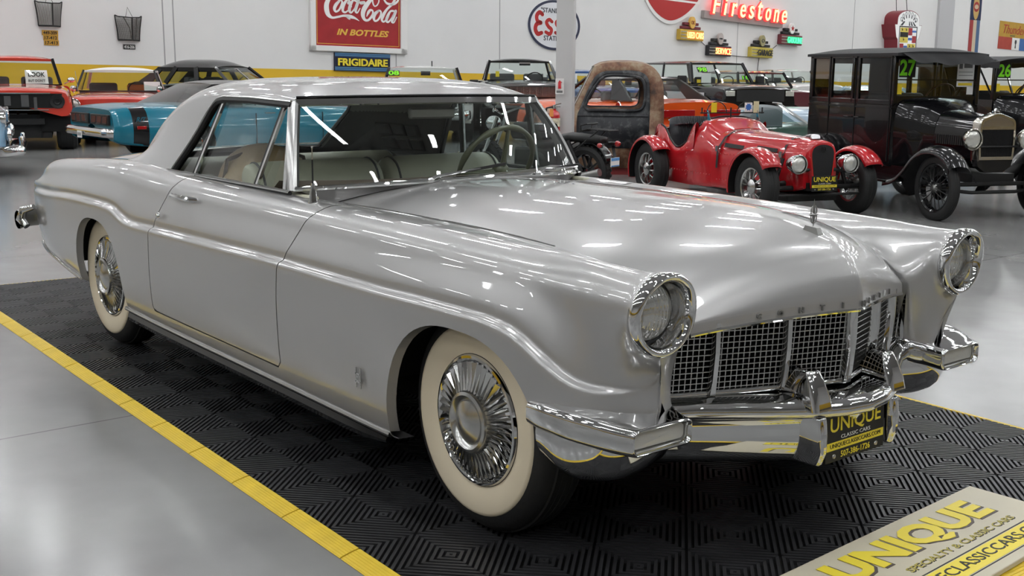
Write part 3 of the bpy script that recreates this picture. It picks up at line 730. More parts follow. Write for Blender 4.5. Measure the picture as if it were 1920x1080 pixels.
# ---------------------------------------------------------------- bumper
def BX(w): return float(np.interp(abs(w), [0, .10, .19, .30, .42, .52, .60, .64], [.852, .838, .805, .745, .672, .615, .585, .58]))
def BZ(w): return float(np.interp(abs(w), [0, .19, .45, .64], [.462, .465, .474, .482]))
rows = []
for w in np.linspace(-.66, .66, 67):
    x, z = BX(w), BZ(w); gx = GX(min(.62, abs(w))) - .03
    pr = [(gx, z + .030), (gx*.55 + x*.45, z + .030), (x - .028, z + .022), (x - .008, z + .012), (x, z - .002), (x + .001, z - .014), (x - .006, z - .026), (x - .018, z - .032), (x - .046, z - .038), (x - .056, z - .060), (x - .058, z - .110), (x - .074, z - .158), (x - .11, z - .186), (x - .2, z - .192)]
    rows.append([(p[0], w, p[1]) for p in catmull(pr, 3)])
BUMP = MB().grid(rows).obj('front_bumper', CH, CAR, sharp=60)
for s in (1, -1):
    # lamp pod wrapping round to the wheel opening : loft of rounded boxes
    st = [(.355, .952, .90, .455, .522), (.40, .958, .74, .452, .527), (.46, .957, .60, .450, .527), (.52, .950, .585, .446, .525), (.58, .930, .60, .440, .520), (.63, .905, .625, .433, .511), (.665, .884, .633, .428, .505), (.690, .868, .634, .425, .502)]
    rows = []
    for x, wo, wi, z0, z1 in st:
        zb = z0; r = .020
        q = []
        for cx, cz, a0 in ((wo - r, z0 + r, -90), (wo - r, z1 - r, 0), (wi + r, z1 - r, 90), (wi + r, z0 + r, 180)):
            for k in range(5): a = rad(a0 + 22.5*k); q.append((x, s*(cx + r*math.cos(a)), cz + r*math.sin(a)))
        rows.append(q)
    n = len(rows[0])
    rows = [[tuple(p) for p in r_] for r_ in zip(*[catmull([rw[j] for rw in rows], 4) for j in range(n)])]
    pod = MB().grid(rows, cv=True)
    x, wo, wi, z0, z1 = st[-1]
    # rolled lip and recess
    last = rows[-1]; c = Vector((x, s*(wo + wi)/2, (z0 + z1)/2))
    def scl(k, kz, dx): return [(x + dx, c.y + (p[1] - c.y)*k, c.z + (p[2] - c.z)*kz) for p in last]
    pod.grid([last, scl(.985, .97, .009), scl(.95, .86, .012), scl(.90, .72, .006), scl(.88, .66, -.012), scl(.87, .64, -.04)], cv=True)
    pod.f.append(tuple(range(n)))
    po = pod.obj('bumper_pod', CH, CAR, sharp=50)
    MB().grid([scl(.88, .66, -.016), scl(.84, .56, -.008), scl(.5, .3, -.006), scl(.01, .01, -.005)], cv=True).obj('parking_lamp', M['lampplastic'], po)
    # apron under the pod
    ap = []
    for z_, k_ in ((.458, 0.), (.43, .002), (.40, .0), (.37, -.006), (.34, -.020), (.318, -.042), (.302, -.075), (.292, -.125)):
        row = []
        for x_, w_ in catmull([(.385, .940), (.45, .936), (.52, .912), (.572, .872), (.602, .815), (.610, .755), (.604, .69), (.588, .63), (.57, .58)], 4):
            nx, nw = (x_ - .40), (w_ - .65); L_ = math.hypot(nx, nw) or 1
            lift = .035*max(0, (.47 - x_)/.09)**2*(0 if z_ > .4 else 1) * 0
            row.append((x_ + nx/L_*k_, s*(w_ + nw/L_*k_), z_ + max(0, .50 - x_)**1.5*1.2*(.46 - z_)/.16))
        ap.append(row)
    MB().grid(ap).obj('bumper_apron', CH, CAR, sharp=60)
    # overrider above, guard below
    g = []
    for z_, xf, xb, hw in ((.462, .818, .66, .046), (.50, .810, .67, .042), (.55, .790, .70, .033), (.578, .776, .715, .026)):
        y = s*.190; ya, yb = y - hw, y + hw
        g.append([(xb, ya, z_), (xf - .012, ya, z_), (xf, ya + .010, z_), (xf, yb - .010, z_), (xf - .012, yb, z_), (xb, yb, z_)])
    o = MB().grid(g, cv=True); o.f.append(tuple(18 + k for k in range(6))); o.obj('overrider', CH, CAR, bev=.008, bseg=3)
    g = []
    for z_, xf, xb, hw in ((.440, .812, .62, .020), (.38, .820, .62, .020), (.33, .820, .63, .019), (.288, .806, .66, .017)):
        y = s*.185; ya, yb = y - hw, y + hw
        g.append([(xb, ya, z_), (xf - .012, ya, z_), (xf, ya + .008, z_), (xf, yb - .008, z_), (xf - .012, yb, z_), (xb, yb, z_)])
    o = MB().grid(g, cv=True); o.f.append(tuple(18 + k for k in range(6))); o.f.append(tuple(reversed(range(6)))); o.obj('lower_guard', CH, CAR, bev=.006, bseg=3)
# head lamps
for s in (1, -1):
    y = s*HC; tx = .672
    hb = MB().lathe([(HR - .022, -.030), (HR - .004, -.018), (HR + .002, -.002), (HR + .001, .012), (HR - .006, .022), (HR - .016, .022), (HR - .024, .010), (HR - .030, -.030), (HR - .034, -.052)], (tx, y, HZ), 'x', 48)
    sh = lambda v: (v[0] - (v[2] - HZ)*-.04 + .012*(1 if v[0] > tx else 0)*((v[2] - HZ)/HR if v[2] > HZ else 0), v[1], v[2])
    hb.v = [sh(v_) for v_ in hb.v]
    ho = hb.obj('headlamp_ring', CH, CAR, sharp=60)
    ln = MB().lathe([(.0, .012), (.03, .009), (.055, -.001), (.072, -.015), (.080, -.030)], (tx - .018, y, HZ), 'x', 40); ln.v = [sh(v_) for v_ in ln.v]
    lo_ = ln.obj('headlamp_lens', LENS, ho, sharp=180)
    MB().lathe([(.080, -.028), (.088, -.028), (.088, -.040)], (tx - .018, y, HZ), 'x', 40).obj('lens_retainer', M['blackrub'], ho)
    MB().lathe([(.0, -.060), (.04, -.052), (.07, -.035), (.079, -.031)], (tx - .018, y, HZ), 'x', 32).obj('reflector', CH, ho)
# rocker strip, emblem, plate
for s in (1, -1):
    MB().tube([(x, s*(Wm(x) - .035), Zs(x) + .005) for x in np.linspace(-2.84, -.415, 30)], .010, 8).obj('rocker_trim', M['satin'], CAR)
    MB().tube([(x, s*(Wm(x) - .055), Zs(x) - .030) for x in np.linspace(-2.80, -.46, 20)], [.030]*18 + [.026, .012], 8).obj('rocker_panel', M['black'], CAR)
    MB().tube([(x, s*(Wm(x) - .03), Zs(x) + .004) for x in np.linspace(-4.38, -3.49, 20)], .009, 8).obj('rear_sill_trim', M['satin'], CAR)
    em = MB(); ex, ez, ey = -.555, .395, s*(.9535)
    for dx in (-.014, .014): em.bar((ex + dx, ey, ez - .036), (ex + dx, ey, ez + .036), .004, .005)
    for dz in (-.014, .014): em.bar((ex - .020, ey, ez + dz), (ex + .020, ey, ez + dz), .004, .005)
    em.tube([(ex + .012*math.cos(t), ey, ez + .012*math.sin(t)) for t in np.linspace(0, 2*PI, 12, endpoint=False)], .003, 5, closed=True)
    em.obj('fender_emblem', M['satin'], CAR)
def unique_plate(parent, F, w=.30, h=.15):
    pl = MB().bx(-w/2, w/2, -h/2, h/2, -.004, .004).xf(F).obj('licence_plate', M['blackink'], parent, bev=.002)
    T = lambda dx, dy, dz=.0045: F @ Matrix.Translation((dx, dy, dz))
    MB().bx(-w/2 + .004, w/2 - .004, -h*.25, -h*.08, .0042, .0048).xf(F).obj('yellow_band', M['yellowink'], pl)
    text('UNIQUE', 'lettering', M['yellowink'], pl, T(0, h*.255), width=w*.86, height=h*.36, depth=.001, bold=.012, res=3)
    text('CLASSIC CARS', 'lettering', M['paper'], pl, T(0, h*.0), width=w*.5, height=h*.08, depth=.001, res=2)
    text('UNIQUECLASSICCARS.COM', 'lettering', M['blackink'], pl, T(0, -h*.165, .0050), width=w*.86, height=h*.105, depth=.001, res=2)
    text('507-386-1726', 'lettering', M['yellowink'], pl, T(.0, -h*.37), width=w*.5, height=h*.13, depth=.001, bold=.006, res=2)
    for dx in (-.36, .36): MB().lathe([(0, .003), (.007, .002), (.008, 0)], (dx*w, -h*.38, .004), 'z', 10).xf(F).obj('plate_bolt', M['satin'], pl)
    return pl
unique_plate(CAR, frame((.792, 0, .357), (0, 1, 0), (-.04, 0, 1)), .30, .148)
# rear bumper and tail lamps
rb = []
for w in np.linspace(-.97, .97, 41):
    x = -4.50 - .02*(1 - abs(w)) + (max(0, abs(w) - .85)/.12)**2*.10
    rb.append([(x + a, w, z) for a, z in ((.05, .49), (.0, .485), (-.035, .50), (-.055, .525), (-.055, .555), (-.035, .58), (0, .595), (.05, .59))])
MB().grid(rb, cv=True).obj('rear_bumper', CH, CAR, sharp=60)
for s in (1, -1):
    MB().tube([(-4.36, s*.93, .50), (-4.40, s*.95, .54), (-4.37, s*.94, .60), (-4.30, s*.90, .62)], [.02, .028, .026, .016], 10).obj('bumper_end', CH, CAR)
    MB().tube([(-4.455, s*.70, .62), (-4.47, s*.70, .68), (-4.465, s*.70, .74), (-4.45, s*.70, .77)], [.02, .03, .03, .015], 12).obj('tail_lamp', M['taillens'], CAR)
    MB().tube([(-4.20, s*.85, .385), (-4.38, s*.82, .40), (-4.44, s*.68, .40), (-4.45, 0, .40)], .022, 8).obj('rear_valance', CH, CAR)
# ---------------------------------------------------------------- wheels
def coupe_wheel():
    wl = node('wheel', CAR)
    R_ = .362
    t = MB().lathe([(.20, -.075), (.235, -.090), (.29, -.098), (.335, -.085), (.353, -.062), (R_, -.03), (R_, .03), (.353, .062), (.335, .085), (.32, .094), (.29, .098), (.235, .090), (.20, .075)], ax='y', n=64)
    for k in (-.045, -.022, .0, .022, .045):
        t.lathe([(R_ - .004, k - .003), (R_ + .002, k), (R_ - .004, k + .003)], ax='y', n=64)
    t.obj('tyre', M['tire'], wl, sharp=60)
    MB().lathe([(.212, -.0845), (.235, -.0935), (.265, -.0995), (.29, -.1005), (.300, -.0985), (.303, -.094)], ax='y', n=64).obj('whitewall', M['whitewall'], wl, sharp=60)
    hc = MB().lathe([(.206, -.075), (.210, -.086), (.206, -.094), (.198, -.096), (.192, -.090), (.186, -.082), (.10, -.082)], ax='y', n=64).obj('hubcap', CH, wl, sharp=40)
    fb = MB()
    for k in range(44):
        a = 2*PI*k/44; ca, sa = math.cos(a), math.sin(a); tw = .35
        e = Vector((ca, 0, sa)); tg = Vector((-sa, 0, ca)); up_ = Vector((0, -1, 0))
        i0, i1 = e*.096 + up_*.104, e*.187 + up_*.088
        fb.add([i0 - tg*.0035, i0 + tg*.0035, i0 + up_*.014 + tg*.001, i1 - tg*.0085, i1 + tg*.0040, i1 + up_*.012 + tg*.006], [(0, 2, 5, 3), (1, 4, 5, 2), (0, 1, 2), (3, 5, 4), (0, 3, 4, 1)])
    fb.obj('hubcap_fins', pmat('fin_metal', (.62, .62, .61), .13, 1.), hc, sharp=20)
    MB().lathe([(0, -.136), (.035, -.130), (.066, -.119), (.068, -.112), (.074, -.121), (.086, -.128), (.096, -.124), (.102, -.108), (.102, -.082)], ax='y', n=48).obj('hub_boss', M['satin'], hc, sharp=30)
    MB().lathe([(0, .03), (.20, .03), (.20, -.07)], ax='y', n=32).obj('wheel_back', M['darkmetal'], wl)
    return wl
w0 = coupe_wheel(); w0.location = (0, -.775, .362); w0.rotation_euler = (0, 0, -.02)
for x, s in ((-3.2, -1), (0, 1), (-3.2, 1)):
    c = copy_tree(w0, CAR); c.location = (x, s*.775, .362); c.rotation_euler = (0, 0, -.02 if x == 0 else 0)
    if s > 0: c.rotation_euler = (0, 0, PI - (.02 if x == 0 else 0))
# the tan bag on the rear seat is a thing of its own
bag = thing('leather_bag', 'soft tan leather bag on the rear seat of the silver coupe', 'bag', (-2.36, -.38, .57))
rows = []
for t in np.linspace(0, 1, 13):
    x = -.16 + .32*t; k = (1 - abs(2*t - 1)**3)**.6 if 0 < t < 1 else .05
    rows.append([(x, .26*k*math.cos(a)*(1 + .06*math.sin(3*a + 7*t)), max(-.20*k, .24*k*math.sin(a)) + .22 + .012*math.sin(5*a + 9*t)) for a in np.linspace(0, 2*PI, 20, endpoint=False)])
MB().grid(rows, cv=True).xf(Matrix.Diagonal((1, 1, 1.12, 1))).obj('bag_body', M['tanleather'], bag, sharp=180, sub=1)
MB().tube([(0.02, -.25, .22), (.02, -.2, .44), (.02, 0, .505), (.02, .2, .44), (.02, .25, .22)], .010, 6).obj('strap', pmat('strap_leather', (.08, .05, .03), .5), bag)
# ================================================================ ribbed floor mat, yellow ramp edge
MAT = thing('floor_mat', 'black ribbed interlocking floor mat with yellow ramp edges under the silver coupe', 'mat', (.355, .556, 0), -.030)
s_ = .2; i0, i1, j0, j1 = -28, 4, -9, 5                  # squares of the lattice that the mat covers
MX0, MX1, MY0, MY1 = i0*s_, i1*s_ + .07, j0*s_, j1*s_
RIB = pmat('mat_rubber', (.028, .028, .030), .42, noise=.25, nscale=9)
MB().bx(MX0, MX1, MY0, MY1, FZ + .001, -.014).obj('mat_base', pmat('mat_web', (.006, .006, .006), .7), MAT)
rb = MB(); n_ = 14; p_ = 2*s_/n_; hw = p_*.265
def rib_square(x0, y0, flip):
    for k in range(n_):
        c = (k + .5)*p_                                   # ribs run along u + v = c
        def seg(c):
            a = (max(0, c - s_), min(s_, c)); b_ = (min(s_, c), max(0, c - s_)); return a, b_
        (a1, b1), (a2, b2) = seg(max(.0008, c - hw)), seg(min(2*s_ - .0008, c + hw))
        q = [a1, b1, b2, a2]
        if flip: q = [(s_ - u, v_) for u, v_ in q]
        lo = [(x0 + u, y0 + v_, -.0145) for u, v_ in q]
        cx = sum(p[0] for p in lo)/4; cy = sum(p[1] for p in lo)/4
        rb.hexa(lo, [(cx + (p[0] - cx)*.99, cy + (p[1] - cy)*.99, 0.) for p in lo])
for i in range(i0, i1):
    for j in range(j0, j1): rib_square(i*s_, j*s_, (i + j) % 2 == 0)
rb.obj('mat_ribs', RIB, MAT, sharp=20)
YR = pmat('yellow_ramp', (.74, .52, .035), .45, noise=.10, nscale=12)
def ramp(o, d, nrm, w=.066):
    o, d, nrm = Vector(o), Vector(d), Vector(nrm); L_ = .393; mb = MB(); k = 6
    prof = [(0, -.016), (0, .0)] 
    for q in range(k):
        u0, u1 = .006 + (w - .008)*q/k, .006 + (w - .008)*(q + .8)/k
        h = lambda u: -.014*(u/w)**1.3
        prof += [(u0, h(u0)), (u1, h(u1)), (u1 + .0008, h(u1) - .0016)]
    prof += [(w, -.0155), (w, -.017), (0, -.017)]
    mb.grid([[o + nrm*u + Vector((0, 0, z)) + d*t for u, z in prof] for t in (.0, L_)])
    for t in (0, L_):
        b = len(mb.v); mb.v += [tuple(o + nrm*u + Vector((0, 0, z)) + d*t) for u, z in prof]; mb.f.append(tuple(range(b, b + len(prof))))
    mb.obj('edge_ramp', YR, MAT, sharp=25)
k = 0
x = MX0
while x < MX1 - .05:
    ramp((x, MY0, 0), (1, 0, 0), (0, -1, 0)); ramp((x, MY1, 0), (1, 0, 0), (0, 1, 0), .06); x += .4
for j in range(7):
    ramp((MX0, MY0 + .4*j, 0), (0, 1, 0), (-1, 0, 0)); ramp((MX1, MY0 + .4*j, 0), (0, 1, 0), (1, 0, 0), .08)
# ---------------------------------------------------------------- flat sign board lying on the mat
BD = thing('sign_board', 'cream sign board with yellow UNIQUE lettering lying on the mat before the bumper', 'sign', (0, 0, 0))
ud = Vector((-.047, 1, 0)).normalized(); vd_ = Vector((ud.y, -ud.x, 0)); bo = Vector((.852, -.48, .002))
def bp_(u, v, z=.018): return bo + ud*u + vd_*v + Vector((0, 0, z))
BW, BH = 1.19, .405
MB().hexa([bp_(0, BH, 0), bp_(BW, BH, 0), bp_(BW, 0, 0), bp_(0, 0, 0)], [bp_(0, BH), bp_(BW, BH), bp_(BW, 0), bp_(0, 0)]).obj('board', pmat('cream_board', (.60, .55, .42), .5, noise=.05, nscale=4), BD, bev=.003)
def bF(u, v, z=.0185): o = bp_(u, v, z); return frame(o, ud, -vd_)
text('UNIQUE', 'lettering', pmat('brown_shadow', (.09, .07, .06), .5), BD, bF(.605 + .006, .122 + .008, .0184), width=.845, height=.150, depth=.0012, bold=.050)
text('UNIQUE', 'lettering', M['yellowink'], BD, bF(.605, .122, .0196), width=.845, height=.150, depth=.0012, bold=.047)
text('SPECIALTY & CLASSIC CARS', 'lettering', pmat('olive_ink', (.45, .38, .06), .5), BD, bF(.70, .232, .0184), width=.64, height=.026, depth=.0012, bold=.006)
text('SPECIALTY & CLASSIC CARS', 'lettering', M['blackink'], BD, bF(.703, .235, .0180), width=.64, height=.026, depth=.0012, bold=.004)
MB().hexa([bp_(.12, .362, .018), bp_(1.13, .362, .018), bp_(1.13, .282, .018), bp_(.12, .282, .018)], [bp_(.12, .362, .0190), bp_(1.13, .362, .0190), bp_(1.13, .282, .0190), bp_(.12, .282, .0190)]).obj('yellow_band', M['yellowink'], BD)
for v in (.276, .368): MB().hexa([bp_(.12, v + .002, .018), bp_(1.13, v + .002, .018), bp_(1.13, v - .002, .018), bp_(.12, v - .002, .018)], [bp_(.12, v + .002, .0192), bp_(1.13, v + .002, .0192), bp_(1.13, v - .002, .0192), bp_(.12, v - .002, .0192)]).obj('rule_line', M['blackink'], BD)
text('UNIQUECLASSICCARS.COM', 'lettering', M['blackink'], BD, bF(.625, .322, .0190), width=.92, height=.050, depth=.0012, bold=.002)
scr = thing('rubber_scrap', 'small black scrap of rubber on bare concrete beside the yellow mat edge', 'debris', (-3.52, -1.42, FZ))
MB().bx(-.02, .02, -.03, .03, 0, .008).obj('scrap', M['blackrub'], scr, bev=.004)
# ================================================================ building kit for the other vehicles
def vwheel(par, x, y, r, w=.2, style='steel', rr=.62, white=False, n=32, mat=None):
    """y > 0 left side. Outer face away from the centre line"""
    s = 1 if y > 0 else -1; wl = node('wheel', par, (x, y, r))
    ri = r*rr; h = w/2
    t = MB().lathe([(ri, -h*.8), (ri + (r-ri)*.4, -h), (r*.93, -h*.92), (r*.985, -h*.7), (r, -h*.45), (r, h*.45), (r*.985, h*.7), (r*.93, h*.92), (ri + (r-ri)*.4, h), (ri, h*.8)], ax='y', n=n)
    for q in (-.28, 0, .28): t.lathe([(r - .004, q*w - w*.05), (r + .004, q*w), (r - .004, q*w + w*.05)], ax='y', n=n)
    to = t.obj('tyre', M['tire'], wl, sharp=50)
    if white: MB().lathe([(ri + .012, h*.86*s), (ri + (r-ri)*.4, h*1.03*s), (r*.88, h*1.0*s)], ax='y', n=n).obj('whitewall', M['white'], wl)
    rm = mat or M['satin']
    if style == 'wire':
        MB().lathe([(ri*1.01, h*.8*s), (ri*1.02, h*.86*s), (ri*.94, h*.8*s), (ri*.90, h*.3*s), (ri*.90, -h*.7*s), (ri, -h*.8*s)], ax='y', n=n).obj('rim', rm, wl)
        sp = MB()
        for k in range(16):
            a = 2*PI*k/16; b = a + (.35 if k % 2 else -.35)
            sp.tube([(ri*.28*math.cos(a), h*.75*s, ri*.28*math.sin(a)), (ri*.93*math.cos(b), h*(.1 if k % 4 < 2 else .4)*s, ri*.93*math.sin(b))], .007, 5)
        sp.obj('spokes', rm, wl)
        MB().lathe([(0, h*1.15*s), (ri*.22, h*1.1*s), (ri*.40, h*.85*s), (ri*.42, h*.5*s), (ri*.3, -h*.5*s)], ax='y', n=20).obj('hub', rm, wl)
    elif style == 'wood':
        MB().lathe([(ri, h*.75*s), (ri*.96, h*.85*s), (ri*.90, h*.6*s), (ri*.90, -h*.6*s), (ri, -h*.75*s)], ax='y', n=n).obj('rim', M['black'], wl)
        sp = MB()
        for k in range(20):
            a = 2*PI*k/20; b = a + (.3 if k % 2 else -.3)
            sp.tube([(ri*.16*math.cos(a), h*(.8 if k % 4 < 2 else -.2)*s, ri*.16*math.sin(a)), (ri*.92*math.cos(b), 0, ri*.92*math.sin(b))], .006, 5)
        sp.obj('spokes', M['darkmetal'], wl)
        MB().lathe([(0, h*1.25*s), (ri*.09, h*1.2*s), (ri*.11, h*.9*s), (ri*.20, h*.6*s), (ri*.20, -h*.6*s)], ax='y', n=16).obj('hub', M['dullmetal'], wl)
        MB().lathe([(0, -h*.4*s), (ri*.5, -h*.4*s), (ri*.5, -h*.9*s), (0, -h*.9*s)], ax='y', n=20).obj('brake_drum', M['black'], wl)
    elif style == 'mag':
        MB().lathe([(ri*1.02, h*.85*s), (ri*.95, h*.9*s), (ri*.92, h*.55*s), (ri*.9, -h*.5*s)], ax='y', n=n).obj('rim', CH, wl)
        MB().lathe([(0, -h*.2*s), (ri*.92, -h*.2*s)], ax='y', n=20).obj('wheel_back', M['dark'], wl)
        sp = MB()
        for k in range(5):
            a = 2*PI*k/5; sp.bar((ri*.1*math.cos(a), h*.55*s, ri*.1*math.sin(a)), (ri*.94*math.cos(a), h*.5*s, ri*.94*math.sin(a)), ri*.22, h*.3, up=(0, 1, 0))
        sp.obj('spokes', M['satin'], wl, bev=.01); MB().lathe([(0, h*.8*s), (ri*.2, h*.75*s), (ri*.24, h*.4*s)], ax='y', n=16).obj('hub', CH, wl)
    else:
        MB().lathe([(ri*1.01, h*.8*s), (ri*.96, h*.9*s), (ri*.88, h*.62*s), (ri*.66, h*.55*s), (ri*.60, h*.80*s), (ri*.3, h*.98*s), (0, h*1.02*s)], ax='y', n=n).obj('hubcap', rm, wl)
    return wl
def hull(par, name, mat, ST, arches=(), nx=48, sub=4, sharp=45, cap=True, archmat=True):
    """closed body loft. ST rows: x, z bottom, z side, z shoulder, z top, half width, half width at shoulder"""
    S = np.array(sorted(ST), float); F = [pchip(S[:, 0], S[:, k]) for k in range(1, 7)]
    xs = sorted(set(list(np.linspace(S[0, 0], S[-1, 0], nx)) + list(S[:, 0]))); rows = []
    for x in xs:
        zb, zm, zs, zt, w, ws = [f(x) for f in F]
        k = [(w*.84, zb), (w*.955, zb + .015), (w*.985, zb + (zm - zb)*.4), (w, zm), (w*.55 + ws*.45, zm + (zs - zm)*.72), (ws, zs), (ws*.88, zs + (zt - zs)*.45 + .006), (ws*.5, zs + (zt - zs)*.88), (0, zt)]
        sec = catmull(k, sub); rows.append([(x, -a, b) for a, b in sec] + [(x, a, b) for a, b in sec[-2::-1]])
    mb = MB().grid(rows)
    if cap:
        m_ = len(rows[0])
        for i, r_ in ((0, rows[0]), (len(rows)-1, rows[-1])):
            c = (r_[0][0], 0, (r_[0][2] + r_[m_//2][2])/2); b = len(mb.v); mb.v.append(c)
            for j in range(m_ - 1): mb.f.append((i*m_ + j, i*m_ + j + 1, b))
    for ax_, R_, zc_ in arches:
        fn = lambda p: (math.hypot(p[0] - ax_, max(p[2], zc_*.55) - zc_) - R_) if abs(p[1]) > .42 else 5
        mb.v, mb.f = clip(mb.v, mb.f, fn)
        wid = max(r[5] for r in ST) - .02
        for s in (1, -1): dk = MB().grid([[(ax_ + R_*1.02*math.cos(a), s*yy, zc_ + R_*1.02*math.sin(a)) for yy in (.44, wid - .03)] for a in np.linspace(-.3, PI + .3, 15)]); dk.bx(ax_ - R_, ax_ + R_, *sorted((s*.43, s*.45)), zc_ - R_*.5, zc_ + R_*.9); dk.obj('wheel_house', M['dark'], par)
    return mb.obj(name, mat, par, sharp=sharp, weld=1e-5)
def glasshouse(par, mat, bx_, tx_, wb, wt, zb, zt, crown=.06, pill=(), pw=.06, th=.04, glass=None, over=.02, cw=.0, seat=True, trim=None, aw=.05, side=True):
    """bx_ = belt (front x, rear x), tx_ = roof (front x, rear x)"""
    g = glass or M['glass']
    fb = lambda s, t: Vector((bx_[0] + (bx_[1] - bx_[0])*t, s*wb, zb)); ft = lambda s, t: Vector((tx_[0] + (tx_[1] - tx_[0])*t, s*wt, zt))
    # roof
    rows = []
    for t in np.linspace(0, 1, 17):
        x = tx_[0] + over + (tx_[1] - tx_[0] - 2*over)*t; e = (1 - abs(2*t - 1)**4)
        hh = crown*(.25 + .75*e); row = []
        for q in np.linspace(-1, 1, 17): row.append((x, (wt + .015)*q, zt - .006 + hh*(1 - abs(q)**2.5)))
        rows.append([(x, -(wt + .02), zt - th)] + row + [(x, wt + .02, zt - th)])
    r_ = MB().grid(rows)
    for i in (0, 16): r_.f.append(tuple(i*19 + j for j in range(19)))
    r_.grid([[(rows[i][0][0], -(wt), zt - th), (rows[i][0][0], wt, zt - th)] for i in (0, 16)])
    r_.obj('roof', mat, par, sharp=50)
    for s in (1, -1):
        MB().bar(fb(s, 0), ft(s, 0), aw, aw, up=(1, 0, 0)).obj('pillar', trim or mat, par, bev=.008)
        # rear pillar as a solid quarter panel
        a, b = fb(s, 1), ft(s, 1); c, d = fb(s, 1) + Vector(((bx_[0]-bx_[1])*max(cw, .03), 0, 0)), ft(s, 1) + Vector(((tx_[0]-tx_[1])*max(cw*.7, .03), 0, 0))
        o_ = Vector((0, -s*.045, 0)); MB().hexa([a, c, c + o_, a + o_], [b, d, d + o_, b + o_]).obj('rear_pillar', mat, par, bev=.01)
        for p in pill: MB().bar(fb(s, p), ft(s, p), .035, pw, up=(1, 0, 0)).obj('pillar', trim or mat, par, bev=.006)
        if side:
            ed = [0] + list(pill) + [1 - max(cw, .03)]
            for a_, b_ in zip(ed, ed[1:]):
                i_ = Vector((0, -s*.012, 0)); MB().add([fb(s, a_) + i_, fb(s, b_) + i_, ft(s, b_) + i_, ft(s, a_) + i_], [(0, 1, 2, 3)]).obj('side_window', g, par)
    def pane(nm, t):
        A, B_ = fb(-1, t), fb(1, t); C_, D = ft(-1, t), ft(1, t); bow = (.10 if t == 0 else -.08)
        MB().grid([[tuple((A + (B_ - A)*u)*(1 - v) + (C_ + (D - C_)*u)*v + Vector((bow*(1 - (2*u - 1)**2)*(.6 + .4*math.sin(PI*v)), 0, 0))) for u in np.linspace(0, 1, 13)] for v in np.linspace(0, 1, 5)]).obj(nm, g, par)
        return A, B_, C_, D
    A, B_, C_, D = pane('windscreen', 0); pane('rear_window', 1)
    MB().tube([A, A + (B_ - A)*.25 + Vector((.075, 0, 0)), A + (B_ - A)*.5 + Vector((.10, 0, 0)), A + (B_ - A)*.75 + Vector((.075, 0, 0)), B_], .014, 6).obj('windscreen_trim', trim or CH, par)
    if seat:
        xm = bx_[0] + (bx_[1] - bx_[0])*.5
        for s in (1, -1): MB().bx(xm - .08, xm + .06, *sorted((s*.10, s*(wb - .14))), zb - .4, zb + .14).obj('seat_back', M['fabricgrey'], par, bev=.05, bseg=3)
        MB().tube([(bx_[0] - .42 + .09*math.cos(t), .34 + .18*math.sin(t), zb + .02 + .15*math.cos(t)) for t in np.linspace(0, 2*PI, 20, endpoint=False)], .013, 6, closed=True).obj('steering_wheel', M['blackrub'], par)
        MB().bx(bx_[0] - .25, bx_[0] + .03, -wb + .06, wb - .06, zb - .18, zb - .005).obj('dashboard', M['fabricgrey'], par, bev=.03)
def bumper(par, x, w, z, h=.14, d=.10, wrap=.25, mat=None, name='front_bumper', sg=1):
    rows = []
    for q in np.linspace(-1, 1, 25):
        k = max(0, abs(q) - .82)/.18; xx = x - sg*wrap*k**2
        rows.append([(xx + sg*a*d, q*w, z + b*h) for a, b in ((-.6, -.4), (0, -.5), (.75, -.42), (1, -.2), (1, .2), (.75, .42), (0, .5), (-.6, .4))])
    o = MB().grid(rows, cv=True); o.f += [tuple(range(8)), tuple(24*8 + k for k in reversed(range(8)))]
    return o.obj(name, mat or CH, par, sharp=50)
def lampround(par, x, y, z, r=.09, ring=CH, name='headlamp', ax='x', sg=1, deep=.08):
    h = MB().lathe([(r*.99, -deep*sg), (r*1.12, -.01*sg), (r*1.15, .012*sg), (r*1.05, .022*sg), (r*.98, .008*sg)], (x, y, z), 'x', 28).obj(name, ring, par, sharp=50)
    MB().lathe([(0, .03*sg), (r*.5, .024*sg), (r*.85, .008*sg), (r*.99, -.01*sg)], (x, y, z), 'x', 28).obj('lens', M['lens'], h, sharp=180)
    return h
def F_x(x, y, z, sg=1):       # a face looking along +x (or -x) : text reads for a viewer in front of it
    return frame((x, y, z), (0, sg, 0), (0, 0, 1))
# ================================================================ red kit roadster
RED = paint('red_paint', (.50, .012, .018)); 
RD = thing('red_roadster', 'red open two-seat roadster with separate cycle fenders and a UNIQUE number plate', 'car', (-4.63, 6.85, FZ), rad(-17))
for x in (0, -2.25):
    for s in (1, -1):
        vwheel(RD, x, s*.60, .315, .17, 'wire', .60)
        # cycle fender : a curved blade over the tyre
        a0, a1 = (rad(35), rad(195)) if x == 0 else (rad(40), rad(200))
        rows = []
        for a in np.linspace(a0, a1, 22):
            row = []
            for q, dr in ((-1, -.035), (-.93, -.006), (-.55, .018), (0, .026), (.55, .018), (.93, -.006), (1, -.035)):
                rr = .385 + dr; row.append((x + rr*math.cos(a), s*.62 + q*.115, .315 + rr*math.sin(a)*.98))
            rows.append(row)
        fo = MB().grid(rows).obj('fender', RED, RD, sharp=60); md = fo.modifiers.new('thick', 'SOLIDIFY'); md.thickness = .012; md.offset = -1
        MB().grid([[(x + .372*math.cos(a), s*.62 + q*.11, .315 + .365*math.sin(a)) for q in (-1, 1)] for a in np.linspace(a0, a1, 16)]).obj('fender_liner', M['dark'], RD)
        if x == 0:
            MB().tube([(.02, s*.28, .34), (.02, s*.54, .32)], .03, 10).tube([(-.02, s*.42, .62), (.0, s*.50, .33)], .014, 8).tube([(.06, s*.34, .60), (.07, s*.46, .26)], .02, 8).obj('suspension', M['darkmetal'], RD)
